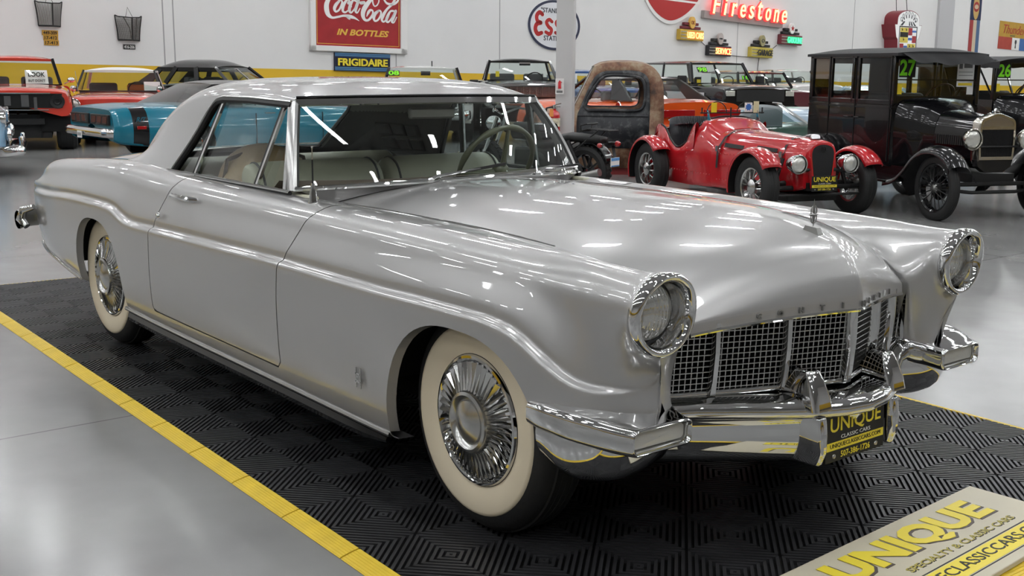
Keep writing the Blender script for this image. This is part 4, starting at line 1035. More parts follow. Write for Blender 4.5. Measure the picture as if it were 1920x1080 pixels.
# bonnet and body : rounded box sections, narrow nose, wide waist
ST = [(.22, .30, .50, .69, .765, .20, .155), (.16, .28, .50, .70, .79, .235, .18), (0, .25, .51, .705, .805, .27, .215), (-.5, .21, .53, .71, .82, .36, .29), (-.95, .19, .54, .715, .835, .43, .35), (-1.15, .19, .55, .72, .84, .455, .37)]
hull(RD, 'bonnet', RED, ST, nx=36, sharp=50)
ST = [(-1.15, .19, .55, .72, .845, .456, .37), (-1.30, .18, .56, .79, .90, .475, .39), (-1.42, .18, .56, .84, .95, .485, .40), (-1.50, .18, .56, .85, .955, .49, .40)]
hull(RD, 'scuttle', RED, ST, nx=12, sharp=50)
# cockpit sides with the low cut, tail
sd = MB()
top = pchip([-2.75, -2.6, -2.35, -2.2, -2.05, -1.9, -1.7, -1.58, -1.5], [.70, .80, .84, .80, .66, .59, .66, .81, .90])
for s in (1, -1):
    rows = []
    for x in np.linspace(-2.62, -1.48, 34):
        w = .49 - .10*max(0, (-2.1 - x)/.5)**2; zt = top(x)
        rows.append([(x, s*(w - .05), .18), (x, s*(w - .01), .26), (x, s*w, .45), (x, s*w, min(.62, zt - .05)), (x, s*(w - .02), zt - .02), (x, s*(w - .035), zt), (x, s*(w - .06), zt - .02), (x, s*(w - .07), .3)])
    sd.grid(rows)
sd.grid([[(x, .44*q, (.84 - .70*max(0, (-2.35 - x)/.5)**2)*(1 - .10*abs(q)**3)) for q in np.linspace(-1, 1, 13)] for x in np.linspace(-2.85, -2.32, 12)])
sd.grid([[(-2.62 - .22*(1 - q*q), .39*q, z) for q in np.linspace(-1, 1, 13)] for z in (.2, .45, .65)])
sd.obj('body', RED, RD, sharp=50)
sb = MB(); xs_ = []
for q in np.linspace(-1, 1, 57):
    fl = .010*math.cos(q*28*PI); sb_x = -2.28 + .10*(1 - abs(q)**3) 
    xs_.append([(-2.30 + .16*abs(q)**2.5 + fl, .40*q, .42), (-2.36 + .18*abs(q)**2.5 + fl, .405*q, .70), (-2.40 + .20*abs(q)**2.5 + fl, .405*q, .84), (-2.43 + .22*abs(q)**3, .40*q, .925 - .05*abs(q)**4), (-2.50 + .22*abs(q)**3, .38*q, .89)])
sb.grid(xs_).obj('seat', pmat('black_pleated_vinyl', (.02, .022, .027), .35), RD, sharp=60)
MB().tube([(x, -s*.455, top(x) + .004) for s in (1,) for x in np.linspace(-2.3, -1.52, 18)], .012, 6).obj('cockpit_piping', M['blackrub'], RD)
MB().tube([(-1.50, .40*q, .957 - .10*abs(q)**3) for q in np.linspace(-1, 1, 15)], .014, 6).obj('scuttle_roll', M['blackrub'], RD)
# nose : grille surround and black mesh
g = []
for x, k in ((.215, 1.0), (.255, .97), (.27, .90), (.268, .80)):
    g.append([(x + .0 - .09*(z - .5)*.4, y*k, .545 + (z - .545)*k) for y, z in catmull([(-.12, .30), (-.155, .55), (-.165, .68), (-.13, .755), (0, .79), (.13, .755), (.165, .68), (.155, .55), (.12, .30)], 4)])
MB().grid(g).obj('grille_surround', RED, RD, sharp=60)
gm = [(y*.82, .545 + (z - .545)*.82) for y, z in catmull([(-.12, .34), (-.155, .55), (-.165, .68), (-.13, .755), (0, .79), (.13, .755), (.165, .68), (.155, .55), (.12, .34)], 4)]
MB().prism(gm, .245, .262, 'x').obj('grille_mesh', pmat('black_mesh', (.012, .012, .013), .6, bump=1., bscale=320), RD)
MB().lathe([(.030, 0), (.034, .006), (.028, .008), (.026, .004)], (.262, 0, .70), 'x', 20).bar((.266, -.018, .69), (.266, .018, .715), .004, .008).bar((.266, -.012, .715), (.266, .018, .69), .004, .008).obj('badge', M['darkmetal'], RD)
MB().lathe([(0, .045), (.035, .04), (.05, .025), (.055, 0)], (.12, 0, .80), 'z', 20).obj('filler_cap', CH, RD)
for s in (1, -1):
    lampround(RD, .30, s*.315, .555, .088)
    MB().lathe([(.0, -.16), (.06, -.14), (.095, -.06), (.10, 0)], (.30, s*.315, .555), 'x', 20).obj('lamp_bowl', CH, RD)
    MB().tube([(.24, s*.12, .50), (.24, s*.315, .47)], .016, 8).obj('lamp_bracket', M['darkmetal'], RD)
    # bonnet straps, vents
    for x in (-1.02, -.06):
        w = .445 if x < -.5 else .275; zt = .842 if x < -.5 else .812
        MB().grid([[(x + dx, s*a, b) for a, b in ((.0, zt + .006), (w*.5, zt - .010), (w*.80, zt - .085), (w + .008, zt - .22), (w + .014, .58 if x > -.5 else .42))] for dx in (-.02, .02)]).obj('bonnet_strap', pmat('strap_brown', (.035, .02, .015), .5) if s > 0 and x < -.5 else M['blackrub'], RD)
        MB().bx(x - .025, x + .025, *sorted((s*(w + .012), s*(w + .022))), .60, .66).obj('buckle', M['satin'], RD)
    for xa, xb in ((-.92, -.62), (-.42, -.12)):
        ya, yb = [.455 + (.272 - .455)*(x + 1.0)/1.0 + .012 for x in (xa, xb)]
        MB().add([(xa, s*(ya*.925), .70), (xb, s*(yb*.925), .685), (xb, s*(yb*.96), .645), (xa, s*(ya*.96), .655)], [(0, 1, 2, 3)]).obj('vent_panel', M['black'], RD)
    rv = MB()
    for z, x0, x1 in ((.58, -.95, -.15), (.47, -.95, -.2), (.30, -1.0, -.15)):
        for x in np.arange(x0, x1, .05): rv.sphere((x, s*(.452 + (.285 - .452)*(x + 1.0)/1.0 + .010), z), .007, 6, 4)
    for x in np.arange(-2.25, -1.1, .06): rv.sphere((x, s*.492, .34), .007, 6, 4); 
    for z in np.arange(.3, .62, .05): rv.sphere((-1.62, s*.494, z), .007, 6, 4)
    rv.obj('rivets', pmat('rivet_red', (.62, .10, .10), .3), RD)
    # aero screens
    ws = MB().grid([[(-1.46 - .02*v, s*.20 + .13*math.cos(a)*v, 1.00 + .125*math.sin(a)*v) for v in (.02, .5, 1.)] for a in np.linspace(0, PI, 16)])
    ao_ = ws.obj('aero_screen', M['glass'], RD)
    MB().tube([(-1.48, s*.20 + .13*math.cos(a), 1.00 + .125*math.sin(a)) for a in np.linspace(0, PI, 16)], .006, 5).obj('screen_frame', M['darkmetal'], ao_)
    MB().hexa([(-1.40, s*.33, .92), (-1.46, s*.33, .92), (-1.46, s*.32, .92), (-1.40, s*.32, .92)], [(-1.455, s*.33, 1.03), (-1.47, s*.33, 1.03), (-1.47, s*.32, 1.03), (-1.455, s*.32, 1.03)]).obj('screen_bracket', CH, RD)
MB().bar((-1.47, -.42, 1.00), (-1.47, .42, 1.00), .02, .014).bar((-1.47, -.40, .99), (-1.47, -.40, 1.06), .012, .012).bar((-1.47, .40, .99), (-1.47, .40, 1.06), .012, .012).bar((-1.47, -.02, .93), (-1.47, -.02, 1.06), .012, .012).obj('screen_rail', M['darkmetal'], RD)
MB().bx(-1.462, -1.456, -.285, -.215, 1.005, 1.115).obj('yellow_card', M['yellowcard'], RD)
bs = MB().bx(-1.462, -1.456, .155, .255, 1.01, 1.115).obj('white_card', M['paper'], RD)
MB().prism([(.205 + .045*(1 if k % 2 else .7)*math.cos(2*PI*k/16), 1.065 + .045*(1 if k % 2 else .7)*math.sin(2*PI*k/16)) for k in range(16)], -1.455, -1.453, 'x').obj('blue_star', pmat('blue_ink', (.06, .2, .6), .5), bs)
MB().bx(-1.462, -1.456, .275, .345, 1.0, 1.13).obj('pale_card', pmat('pale_card', (.75, .72, .45), .6), RD)
MB().tube([(.10, -.62, .30), (.10, .62, .30)], .025, 10).bx(-2.4, .12, -.30, .30, .16, .24).tube([(.20, -.55, .235), (.20, .55, .235)], .014, 8).bx(.05, .24, -.16, .16, .28, .36).obj('chassis', M['darkmetal'], RD)
unique_plate(RD, F_x(.335, -.02, .36), .31, .155)
# ================================================================ black sedan of the twenties
BK = M['black']
def model_t(label, loc, rz, year, closed):
    T = thing('vintage_car', label, 'car', loc, rz)
    for x in (0, -2.54):
        for s in (1, -1): vwheel(T, x, s*.70, .355, .115, 'wood', .76, n=40)
    # hood, cowl, radiator
    ST = [(-.02, .66, .86, 1.03, 1.125, .225, .19), (-.35, .64, .87, 1.05, 1.15, .26, .22), (-.66, .62, .88, 1.07, 1.18, .30, .255)]
    hull(T, 'hood', BK, ST, nx=14, sharp=45)
    ST = [(-.66, .60, .90, 1.08, 1.185, .302, .256), (-.78, .58, .92, 1.13, 1.235, .36, .30), (-.95, .52, .95, 1.20, 1.29, .50, .43), (-1.10, .48, .97, 1.24, 1.31, .575, .52)]
    hull(T, 'cowl', BK, ST, nx=16, sharp=45)
    for s in (1, -1):
        lv = MB()
        for k in range(16): lv.bx(-.60 + .034*k, -.575 + .034*k, *sorted((s*(.262 + .045*(1 - k/16)), s*(.270 + .045*(1 - k/16)))), .80, .905)
        lv.obj('hood_louvers', M['darkmetal'], T)
    sh = lambda k, kz: [(y*k, .88 + (z - .88)*kz) for y, z in catmull([(-.235, .64), (-.245, .75), (-.245, 1.0), (-.225, 1.09), (-.12, 1.135), (0, 1.165), (.12, 1.135), (.225, 1.09), (.245, 1.0), (.245, .75), (.235, .64)], 4)]
    NI = pmat('nickel', (.60, .57, .51), .16, 1.)
    MB().grid([[(x, y, z) for y, z in sh(k, kz)] for x, k, kz in ((-.06, 1, 1), (.045, 1, 1), (.065, .96, .97), (.065, .86, .86))]).obj('radiator_shell', NI, T, sharp=50)
    MB().bx(.055, .066, -.212, .212, .655, .69).obj('shell_bar', NI, T); MB().bx(.055, .066, -.215, .215, .985, 1.02).obj('shell_bar', NI, T)
    MB().prism([(-.215, 1.01), (.215, 1.01), (.19, 1.075), (.09, 1.115), (0, 1.135), (-.09, 1.115), (-.19, 1.075)], .05, .062, 'x').obj('header_tank', pmat('aged_nickel', (.42, .37, .30), .28, 1.), T)
    co_ = MB().bx(.02, .045, -.21, .21, .66, 1.02)
    for k in range(27): co_.bx(.045, .058, -.205 + .0155*k, -.198 + .0155*k, .69, .985)
    co_.obj('radiator_core', pmat('core_black', (.014, .014, .015), .5), T)
    MB().lathe([(0, .06), (.02, .055), (.025, .03), (.045, .025), (.045, 0)], (0, 0, 1.155), 'z', 16).obj('radiator_cap', CH, T)
    MB().prism([(-.24, .655), (.24, .655), (.22, .58), (.12, .515), (-.12, .515), (-.22, .58)], -.04, .05, 'x').obj('radiator_apron', BK, T)
    MB().tube([(.07, -.42, .80), (.07, .42, .80)], .011, 8).obj('lamp_bar', M['darkmetal'], T)
    for s in (1, -1):
        lampround(T, .12, s*.365, .885, .105, NI, deep=.05)
        MB().lathe([(0, -.15), (.05, -.14), (.09, -.08), (.105, 0)], (.12, s*.365, .885), 'x', 20).obj('lamp_bowl', BK, T)
        # front fender : crown arch flowing to the running board
        pts = [(.36, .60), (.30, .69), (.18, .765), (.02, .80), (-.16, .78), (-.34, .68), (-.50, .53), (-.66, .42), (-.85, .375)]
        pts = catmull(pts, 3); rows = []
        for i, (x, z) in enumerate(pts):
            rows.append([(x, s*(.70 + q*.13), z + c) for q, c in ((1.02, -.075), (1.0, -.03), (.7, .0), (0, .018), (-.7, .0), (-1.0, -.03), (-1.9, -.20))])
        fo = MB().grid(rows).obj('front_fender', BK, T, sharp=60)
        pts = catmull([(-1.92, .375), (-2.02, .48), (-2.15, .66), (-2.34, .77), (-2.54, .80), (-2.74, .76), (-2.90, .64), (-2.98, .50)], 3); rows = []
        for x, z in pts: rows.append([(x, s*(.70 + q*.13), z + c) for q, c in ((1.02, -.07), (1.0, -.03), (.7, .0), (0, .018), (-.7, .0), (-1.0, -.03))])
        MB().grid(rows).obj('rear_fender', BK, T, sharp=60)
        MB().bx(-1.95, -.80, *sorted((s*.56, s*.84)), .345, .375).obj('running_board', BK, T, bev=.008)
        MB().bx(-2.0, -.72, *sorted((s*.55, s*.58)), .37, .52).obj('splash_apron', BK, T)
    MB().tube([(.0, -.66, .34), (.06, -.3, .30), (.06, .3, .30), (.0, .66, .34)], .02, 8).bar((.09, -.62, .40), (.09, .62, .40), .05, .03).bx(-2.7, .05, -.28, .28, .40, .50).tube([(-.1, -.62, .36), (-.1, .62, .36)], .011, 6).obj('chassis', M['darkmetal'], T)
    zb, zt = 1.22, 1.80
    if closed:
        w = .60
        bd = MB()
        for s in (1, -1):
            bd.grid([[(x, s*(w + .010*math.sin(PI*(z - .5)/.75)), z) for z in np.linspace(.50, zb, 7)] for x in (-1.08, -2.10, -2.60, -2.95)])
        bd.grid([[(-2.95 - .05*(1 - abs(q)**4) + .03*(z > 1.5), w*q, z) for q in np.linspace(-1, 1, 11)] for z in (.50, .8, 1.22)])
        bd.grid([[(-1.08, w*q, z) for q in (-1, 1)] for z in (.5, 1.2)])
        bd.obj('body', BK, T, sharp=40, weld=1e-4)
        for s in (1, -1):
            y0, y1 = sorted((s*(w - .03), s*(w + .008)))
            for xa, xb in ((-1.10, -1.16), (-1.80, -1.86), (-1.92, -1.97), (-2.42, -2.50), (-2.88, -2.96)): MB().bx(xb, xa, y0, y1, zb, zt).obj('window_post', BK, T, bev=.008)
            MB().bx(-2.96, -1.08, y0, y1, zb - .01, zb + .05).obj('window_sill', BK, T, bev=.006); MB().bx(-2.96, -1.08, y0, y1, zt - .045, zt + .01).obj('window_header', BK, T, bev=.006)
            for xa, xb in ((-1.16, -1.80), (-1.97, -2.42), (-2.50, -2.88)):
                MB().add([(xa, s*(w - .012), zb + .05), (xb, s*(w - .012), zb + .05), (xb, s*(w - .012), zt - .045), (xa, s*(w - .012), zt - .045)], [(0, 1, 2, 3)]).obj('side_window', M['glassdark'], T)
            for xd, nm in ((-1.86, 'seam'), (-1.12, 'seam'), (-2.46, 'seam')):
                MB().bx(xd - .004, xd + .004, *sorted((s*(w + .006), s*(w + .016))), .56, zt).obj('door_edge', M['dark'], T)
            for xd, d in ((-1.80, 1), (-1.93, -1)): MB().tube([(xd, s*(w + .01), 1.05), (xd, s*(w + .05), 1.05), (xd + .10*d, s*(w + .05), 1.05)], .010, 6).obj('door_handle', M['darkmetal'], T)
            MB().bx(-2.96, -1.08, *sorted((s*(w + .004), s*(w + .014))), 1.165, 1.185).obj('belt_molding', BK, T)
        MB().add([(-2.46, -.58, 1.50), (-2.86, -.58, 1.50), (-2.86, -.58, 1.76), (-2.46, -.58, 1.76)], [(0, 1, 2, 3)]).obj('window_shade', pmat('shade_cloth', (.42, .26, .19), .8), T)
        MB().bx(-2.96, -2.93, -w, w, 1.22, 1.35).bx(-2.96, -2.93, -w, w, 1.70, 1.80).bx(-2.96, -2.93, -w, -.30, 1.3, 1.75).bx(-2.96, -2.93, .30, w, 1.3, 1.75).obj('back_panel', BK, T)
        rows = []
        for x in np.linspace(-3.0, -.98, 24): 
            e = 1 - abs((x + 1.99)/1.01)**6; rows.append([(x, (w + .035)*q, zt + .012 + .075*(e*.7 + .3)*(1 - abs(q)**3)) for q in np.linspace(-1, 1, 19)])
        ro_ = MB().grid(rows); ro_.grid([[(p[0], p[1], zt - .02), p] for p in rows[-1]]); ro_.grid([[(p[0], p[1], zt - .02), p] for p in rows[0]])
        for k in (0, -1): ro_.grid([[(r[k][0], r[k][1], zt - .02), r[k]] for r in rows])
        ro_.grid([[(x, y, zt - .02) for y in (-w - .035, w + .035)] for x in (-3.0, -.98)])
        ro_.obj('roof', pmat('roof_fabric', (.025, .025, .027), .7, bump=.3, bscale=180), T, sharp=45)
        # visor
        MB().grid([[(-.98 + .26*t, .58*q*(1 - .04*t), zt + .015 - .10*t - .03*t*(1 - q*q) + .012*math.sin(9*q)*t) for q in np.linspace(-1, 1, 21)] for t in np.linspace(0, 1, 6)]).obj('sun_visor', pmat('visor_cloth', (.014, .014, .015), .75, spec=.2), T)
        xw = -1.10
    else:
        w = .58; xw = -1.10
        bd = MB()
        for s in (1, -1): bd.grid([[(x, s*(w + .01*math.sin(PI*(z - .5)/.7)), z) for z in np.linspace(.50, 1.22, 7)] for x in (-1.08, -1.9, -2.6, -2.95)])
        bd.grid([[(-2.95 - .10*(1 - abs(q)**4), w*q, z) for q in np.linspace(-1, 1, 11)] for z in (.50, .8, 1.22)]); bd.obj('body', BK, T, sharp=40, weld=1e-4)
        rows = []
        for x in np.linspace(-3.05, -.92, 20): rows.append([(x, (w + .05)*q, 1.80 + .055*(1 - abs(q)**3) - .03*max(0, (x + 1.3)/.4)**2 - .016*math.sin((x + 3)*9)**2) for q in np.linspace(-1, 1, 17)])
        rf = MB().grid(rows)
        for k in (0, -1): rf.grid([[(r[k][0], r[k][1], r[k][2] - .10), r[k]] for r in rows])
        rf.obj('folding_top', pmat('top_fabric', (.028, .028, .030), .7, bump=.3, bscale=160), T, sharp=60)
        for s in (1, -1):
            MB().bar((-1.10, s*.56, 1.25), (-1.02, s*.57, 1.78), .03, .03).obj('top_bow', M['black'], T); MB().bar((-2.0, s*.57, 1.2), (-1.5, s*.58, 1.76), .025, .025).bar((-2.0, s*.57, 1.2), (-2.3, s*.58, 1.76), .025, .025).obj('top_bow', M['black'], T)
            MB().bar((-1.09, s*.575, 1.25), (-1.45, s*.57, 1.70), .02, .02).obj('windscreen_stay', M['black'], T)
        MB().bx(-2.2, -2.05, -.5, .5, .9, 1.3).obj('seat_back', M['blackrub'], T, bev=.05)
        MB().bx(-2.95, -2.90, -.56, .56, 1.2, 1.75).obj('back_curtain', M['blackrub'], T)
    # windscreen with price digits and paper
    for s in (1, -1): MB().bx(xw - .03, xw + .03, *sorted((s*(w - .05), s*(w + .005))), zb, zt).obj('windscreen_post', BK, T, bev=.008)
    MB().bx(xw - .02, xw + .02, -w, w, zb + .06, zb + .10).bx(xw - .015, xw + .015, -w, w, 1.50, 1.515).bx(xw - .02, xw + .02, -w, w, zt - .05, zt).obj('windscreen_frame', BK, T)
    MB().add([(xw, -w, zb + .08), (xw, w, zb + .08), (xw, w, zt - .03), (xw, -w, zt - .03)], [(0, 1, 2, 3)]).obj('windscreen', M['glass'], T)
    MB().bx(-1.16, -1.09, -w + .02, w - .02, zb - .12, zb + .08).obj('dashboard', BK, T)
    yr = MB().bx(xw + .004, xw + .006, -w + .075, -w + .30, 1.535, 1.755).obj('year_sticker', M['blackink'], T)
    text(year, 'lettering', M['greenink'], yr, F_x(xw + .008, -w + .187, 1.645), width=.215, height=.19, depth=.003, bold=.03)
    MB().bx(xw + .004, xw + .006, -w + .06, -w + .125, zb + .12, zb + .235).obj('yellow_card', M['yellowcard'], T)
    pp = MB().bx(xw + .004, xw + .006, w - .31, w - .07, 1.43, 1.77).obj('information_sheet', M['paper'], T)
    MB().bx(xw + .0065, xw + .0075, w - .22, w - .10, 1.65, 1.73).bx(xw + .0065, xw + .0075, w - .29, w - .24, 1.64, 1.72).bx(xw + .0065, xw + .0075, w - .29, w - .09, 1.60, 1.605).bx(xw + .0065, xw + .0075, w - .29, w - .09, 1.56, 1.565).obj('sheet_print', pmat('grey_print', (.15, .15, .15), .6), pp)
    MB().bx(xw + .0065, xw + .0075, w - .29, w - .09, 1.445, 1.475).obj('sheet_print', M['yellowcard'], pp)
    MB().bx(xw + .004, xw + .006, w - .16, w - .07, zb + .12, zb + .28).obj('pale_card', M['paper'], T)
    MB().bx(-2.1, -1.98, -.5, .5, .85, 1.34).obj('seat_back', M['blackrub'], T, bev=.05, bseg=3)
    MB().tube([(-1.42 + .10*math.cos(t), .30 + .20*math.sin(t), 1.30 + .16*math.cos(t)) for t in np.linspace(0, 2*PI, 24, endpoint=False)], .012, 6, closed=True).obj('steering_wheel', pmat('wood_rim', (.06, .02, .015), .35), T)
    MB().tube([(-1.42, .30, 1.30), (-1.0, .30, 1.05)], .015, 6).bar((-1.42, .12, 1.30), (-1.42, .48, 1.30), .02, .012).obj('steering_column', M['darkmetal'], T)
    return T
model_t('black upright closed sedan of the 1920s with green 27 on its windscreen', (-3.35, 8.2, FZ), rad(-22), '27', True).scale = (.91, .91, .925)
model_t('black open 1920s touring car with cloth top and green 26 on its windscreen', (-4.32, 11.98, FZ), rad(-22), '26', False).scale = (.91, .91, .92)
# ================================================================ motorcycle behind the coupe
MO = thing('motorcycle', 'black motorcycle with luggage rack and knobbly rear tyre, seen from behind', 'motorcycle', (-7.12, 6.04, FZ), rad(196))
def mwheel(x):
    wl = node('wheel', MO, (x, 0, .31)); t = MB().lathe([(.20, -.055), (.25, -.07), (.29, -.055), (.31, 0), (.29, .055), (.25, .07), (.20, .055)], ax='y', n=40)
    for k in range(30):
        a = 2*PI*k/30
        for s, o in ((1, 0), (-1, .1)):
            c = Vector((.306*math.cos(a + o), s*.026, .306*math.sin(a + o))); e = Vector((math.cos(a + o), s*.3, math.sin(a + o))).normalized(); tg = Vector((-math.sin(a + o), 0, math.cos(a + o)))
            t.bar(c - tg*.014 + e*.0, c + tg*.020, .045, .016, up=tuple(e))
    t.obj('tyre', M['tire'], wl, sharp=35)
    MB().lathe([(.20, -.05), (.185, -.02), (.185, .02), (.20, .05)], ax='y', n=32).obj('rim', M['black'], wl)
    sp = MB()
    for k in range(10): a = 2*PI*k/10; sp.bar((.03*math.cos(a), 0, .03*math.sin(a)), (.19*math.cos(a), 0, .19*math.sin(a)), .02, .03, up=(0, 1, 0))
    sp.lathe([(.05, -.06), (.05, .06)], ax='y', n=16); sp.obj('spokes', M['darkmetal'], wl)
mwheel(0); mwheel(1.48)
MB().grid([[(x, y*w, z + c*(1 - y*y)) for y in np.linspace(-1, 1, 9)] for x, w, z, c in ((-.22, .10, .70, .02), (-.05, .13, .71, .03), (.2, .14, .715, .04), (.32, .15, .69, .045), (.45, .15, .625, .05), (.65, .14, .60, .05), (.80, .10, .62, .05))]).obj('seat', M['blackrub'], MO, sharp=70).modifiers.new('thick', 'SOLIDIFY').thickness = .07
rk = MB()
for s in (-.09, -.03, .03, .09): rk.tube([(-.34, s, .79), (-.05, s, .80), (.05, s, .77)], .009, 6)
rk.tube([(-.34, -.11, .79), (-.34, .11, .79)], .009, 6).tube([(-.10, -.11, .80), (-.10, .11, .80)], .009, 6).tube([(.02, -.11, .77), (.02, -.12, .84), (-.06, -.12, .86), (-.06, .12, .86), (.02, .12, .84), (.02, .11, .77)], .009, 6)
for s in (-.10, .10): rk.tube([(-.2, s, .79), (.10, s*1.2, .55)], .009, 6)
rk.obj('luggage_rack', M['darkmetal'], MO)
MB().grid([[(.34*math.cos(a) , y, .31 + .36*math.sin(a)) for y in (-.085, -.06, .06, .085)] for a in np.linspace(rad(40), rad(160), 12)]).obj('rear_fender', BK, MO).modifiers.new('thick', 'SOLIDIFY').thickness = .01
MB().bx(-.40, -.30, -.05, .05, .62, .67).obj('tail_bracket', BK, MO, bev=.01)
MB().sphere((-.40, 0, .645), (.035, .05, .035), 14, 8).obj('tail_lamp', M['taillens'], MO)
for s in (1, -1):
    MB().tube([(-.26, s*.07, .63), (-.28, s*.20, .63)], .010, 6).obj('indicator_stem', M['darkmetal'], MO); MB().sphere((-.29, s*.21, .63), (.03, .032, .03), 12, 8).obj('indicator', M['taillens'], MO)
    MB().tube([(.0, s*.13, .31), (.18, s*.14, .66)], .028, 10).obj('shock_absorber', M['darkmetal'], MO)
lp = MB().bx(-.46, -.452, .05, .23, .40, .50).obj('licence_plate', M['paper'], MO)
MB().bx(-.4625, -.4605, .052, .228, .465, .498).bx(-.4625, -.4605, .052, .228, .402, .415).obj('plate_print', pmat('plate_blue', (.10, .30, .6), .5), lp)
MB().bar((-.34, 0, .62), (-.45, .12, .47), .03, .02).obj('plate_hanger', M['darkmetal'], MO)
MB().bx(.35, .95, -.13, .13, .28, .56).lathe([(0, -.16), (.10, -.16), (.12, -.12), (.12, .12), (.10, .16), (0, .16)], (.60, 0, .40), 'y', 20).obj('engine', M['darkmetal'], MO, bev=.03)
MB().tube([(.75, .14, .30), (.4, .18, .22), (-.05, .20, .27), (-.30, .21, .33)], [.03, .035, .045, .045], 12).obj('exhaust', M['dullmetal'], MO)
MB().grid([[(.72 + .27*math.cos(a)*1.0, .14*math.sin(b)*(.6 + .4*math.cos(a*.5)), .74 + .11*math.cos(b)) for b in np.linspace(0, 2*PI, 14)] for a in np.linspace(-PI, 0, 12)]).obj('fuel_tank', BK, MO)
MB().tube([(1.48, .09, .31), (1.22, .09, .90)], .025, 8).tube([(1.48, -.09, .31), (1.22, -.09, .90)], .025, 8).obj('fork', CH, MO)
MB().tube([(1.05, -.40, .98), (1.15, -.25, 1.0), (1.22, 0, .93), (1.15, .25, 1.0), (1.05, .40, .98)], .014, 8).obj('handlebar', CH, MO)
MB().sphere((1.34, 0, .82), (.10, .09, .09), 16, 10).obj('headlamp', CH, MO)
for s in (1, -1): MB().lathe([(0, 0), (.06, 0), (.065, .01)], (1.06, s*.36, 1.10), 'x', 16).tube([(1.08, s*.34, 1.0), (1.06, s*.36, 1.09)], .006, 6).obj('mirror', M['darkmetal'], MO)
def wheels4(T, xf, xr, tr, r, w, **k):
    for x in (xf, xr):
        for s in (1, -1): vwheel(T, x, s*tr, r, w, **k)
def papers(T, x, y, z, w, h, name='paper_sheet', mat=None): return MB().bx(x, x + .004, y - w/2, y + w/2, z - h/2, z + h/2).obj(name, mat or M['paper'], T)
def digits(T, s, x, y, z, h=.13, w=.22, rake=0.):
    F = frame((x, y, z), (0, 1, 0), (-rake, 0, 1)); b_ = MB().bx(-w*.55, w*.55, -h*.6, h*.6, -.002, 0).xf(F).obj('year_sticker', M['blackink'], T)
    text(s, 'lettering', M['greenink'], b_, F @ Matrix.Translation((0, 0, .004)), width=w, height=h, depth=.003, bold=.03); return b_
# ---------------------------------------------------------------- turquoise muscle car
TLD = pmat('dark_tail_lens', (.08, .02, .02), .4)
TEAL = pmat('turquoise_paint', (.0, .155, .235), .25, .1, coat=.5)
T = thing('turquoise_coupe', 'turquoise late 1960s two-door muscle car with black R/T tail stripe and dark roof', 'car', (-14.97, 7.18, FZ), rad(91)); T.scale = (1, 1, .94)
ST = [(.82, .34, .55, .70, .78, .80, .74), (.76, .26, .52, .76, .84, .90, .83), (0, .24, .50, .80, .90, .94, .84), (-.9, .23, .50, .83, .93, .95, .84), (-2.2, .23, .52, .84, .93, .95, .84), (-2.9, .24, .55, .88, .96, .96, .82), (-3.6, .30, .58, .88, .96, .94, .80), (-4.05, .36, .60, .86, .92, .91, .79), (-4.12, .40, .60, .84, .89, .89, .78)]
hull(T, 'body', TEAL, ST, arches=[(0, .40, .34), (-2.98, .40, .34)], nx=60, sharp=55)
ST2 = [(x, a, b, c + .004, d + .004, e + .005, f + .005) for x, a, b, c, d, e, f in ST if -4.2 < x < -3.5]
hull(T, 'tail_stripe', M['black'], [(-3.62, .305, .58, .881, .962, .945, .803), (-3.85, .335, .59, .875, .945, .932, .80)], nx=4, cap=False)
wheels4(T, 0, -2.98, .80, .335, .22, style='mag', rr=.6)
glasshouse(T, M['black'], (-.95, -3.10), (-1.45, -2.45), .80, .60, .93, 1.27, crown=.06, cw=.30, trim=M['black'])
for s in (1, -1):
    tl = MB().bx(-4.155, -4.11, *sorted((s*.05, s*.76)), .64, .80).obj('tail_panel', M['darkmetal'], T, bev=.01)
    for k in range(3): y0 = .10 + .22*k; MB().prism([(s*y0, .67), (s*(y0 + .17), .67), (s*(y0 + .20), .77), (s*(y0 + .03), .77)], -4.162, -4.15, 'x').obj('tail_lamp', TLD, tl); MB().bar((-4.163, s*y0, .665), (-4.163, s*(y0 + .03), .775), .01, .02).bar((-4.163, s*y0, .665), (-4.163, s*(y0 + .17), .665), .01, .012).obj('lamp_bezel', CH, tl)
    fr = frame((-3.735, s*.943, .72), (-s*-1, 0, 0) if False else (s*-1., 0, 0), (0, 0, 1)); text('R/T', 'stripe_lettering', TEAL, T, frame((-3.735, s*.95, .735), (-s, 0, 0), (0, 0, 1)), width=.15, height=.07, depth=.004, shear=.3)
    MB().bx(-3.80, -3.66, *sorted((s*.935, s*.952)), .58, .63).obj('side_marker', M['taillens'], T, bev=.006)
    MB().tube([(-1.75, s*.95, .80), (-1.75, s*.965, .80), (-1.58, s*.965, .80), (-1.58, s*.95, .80)], .010, 6).obj('door_handle', CH, T)
    for x in (-.72, -1.9): MB().bx(x - .004, x + .004, *sorted((s*.93, s*.955)), .30, .80).obj('door_seam', M['dark'], T)
    MB().tube([(x, s*.935, .27) for x in (-.45, -1.5, -2.5)], .018, 6).obj('sill_trim', CH, T)
    MB().tube([(.41*math.cos(a), s*.942, .34 + .41*math.sin(a)) for a in np.linspace(-.1, PI + .1, 18)], .010, 5).obj('arch_trim', CH, T)
text('DODGE', 'tail_lettering', M['paper'], T, F_x(-4.115, -.05, .855, -1), width=.42, height=.035, depth=.004, space=1.5)
bumper(T, -4.16, .90, .52, .15, .10, sg=-1, name='rear_bumper'); bumper(T, .84, .88, .45, .14, .10)
rp = MB().bx(-4.285, -4.278, -.02, .16, .42, .53).obj('licence_plate', M['paper'], T); MB().bx(-4.288, -4.285, .0, .14, .45, .50).obj('plate_print', pmat('pl_ink', (.3, .3, .3), .6), rp)
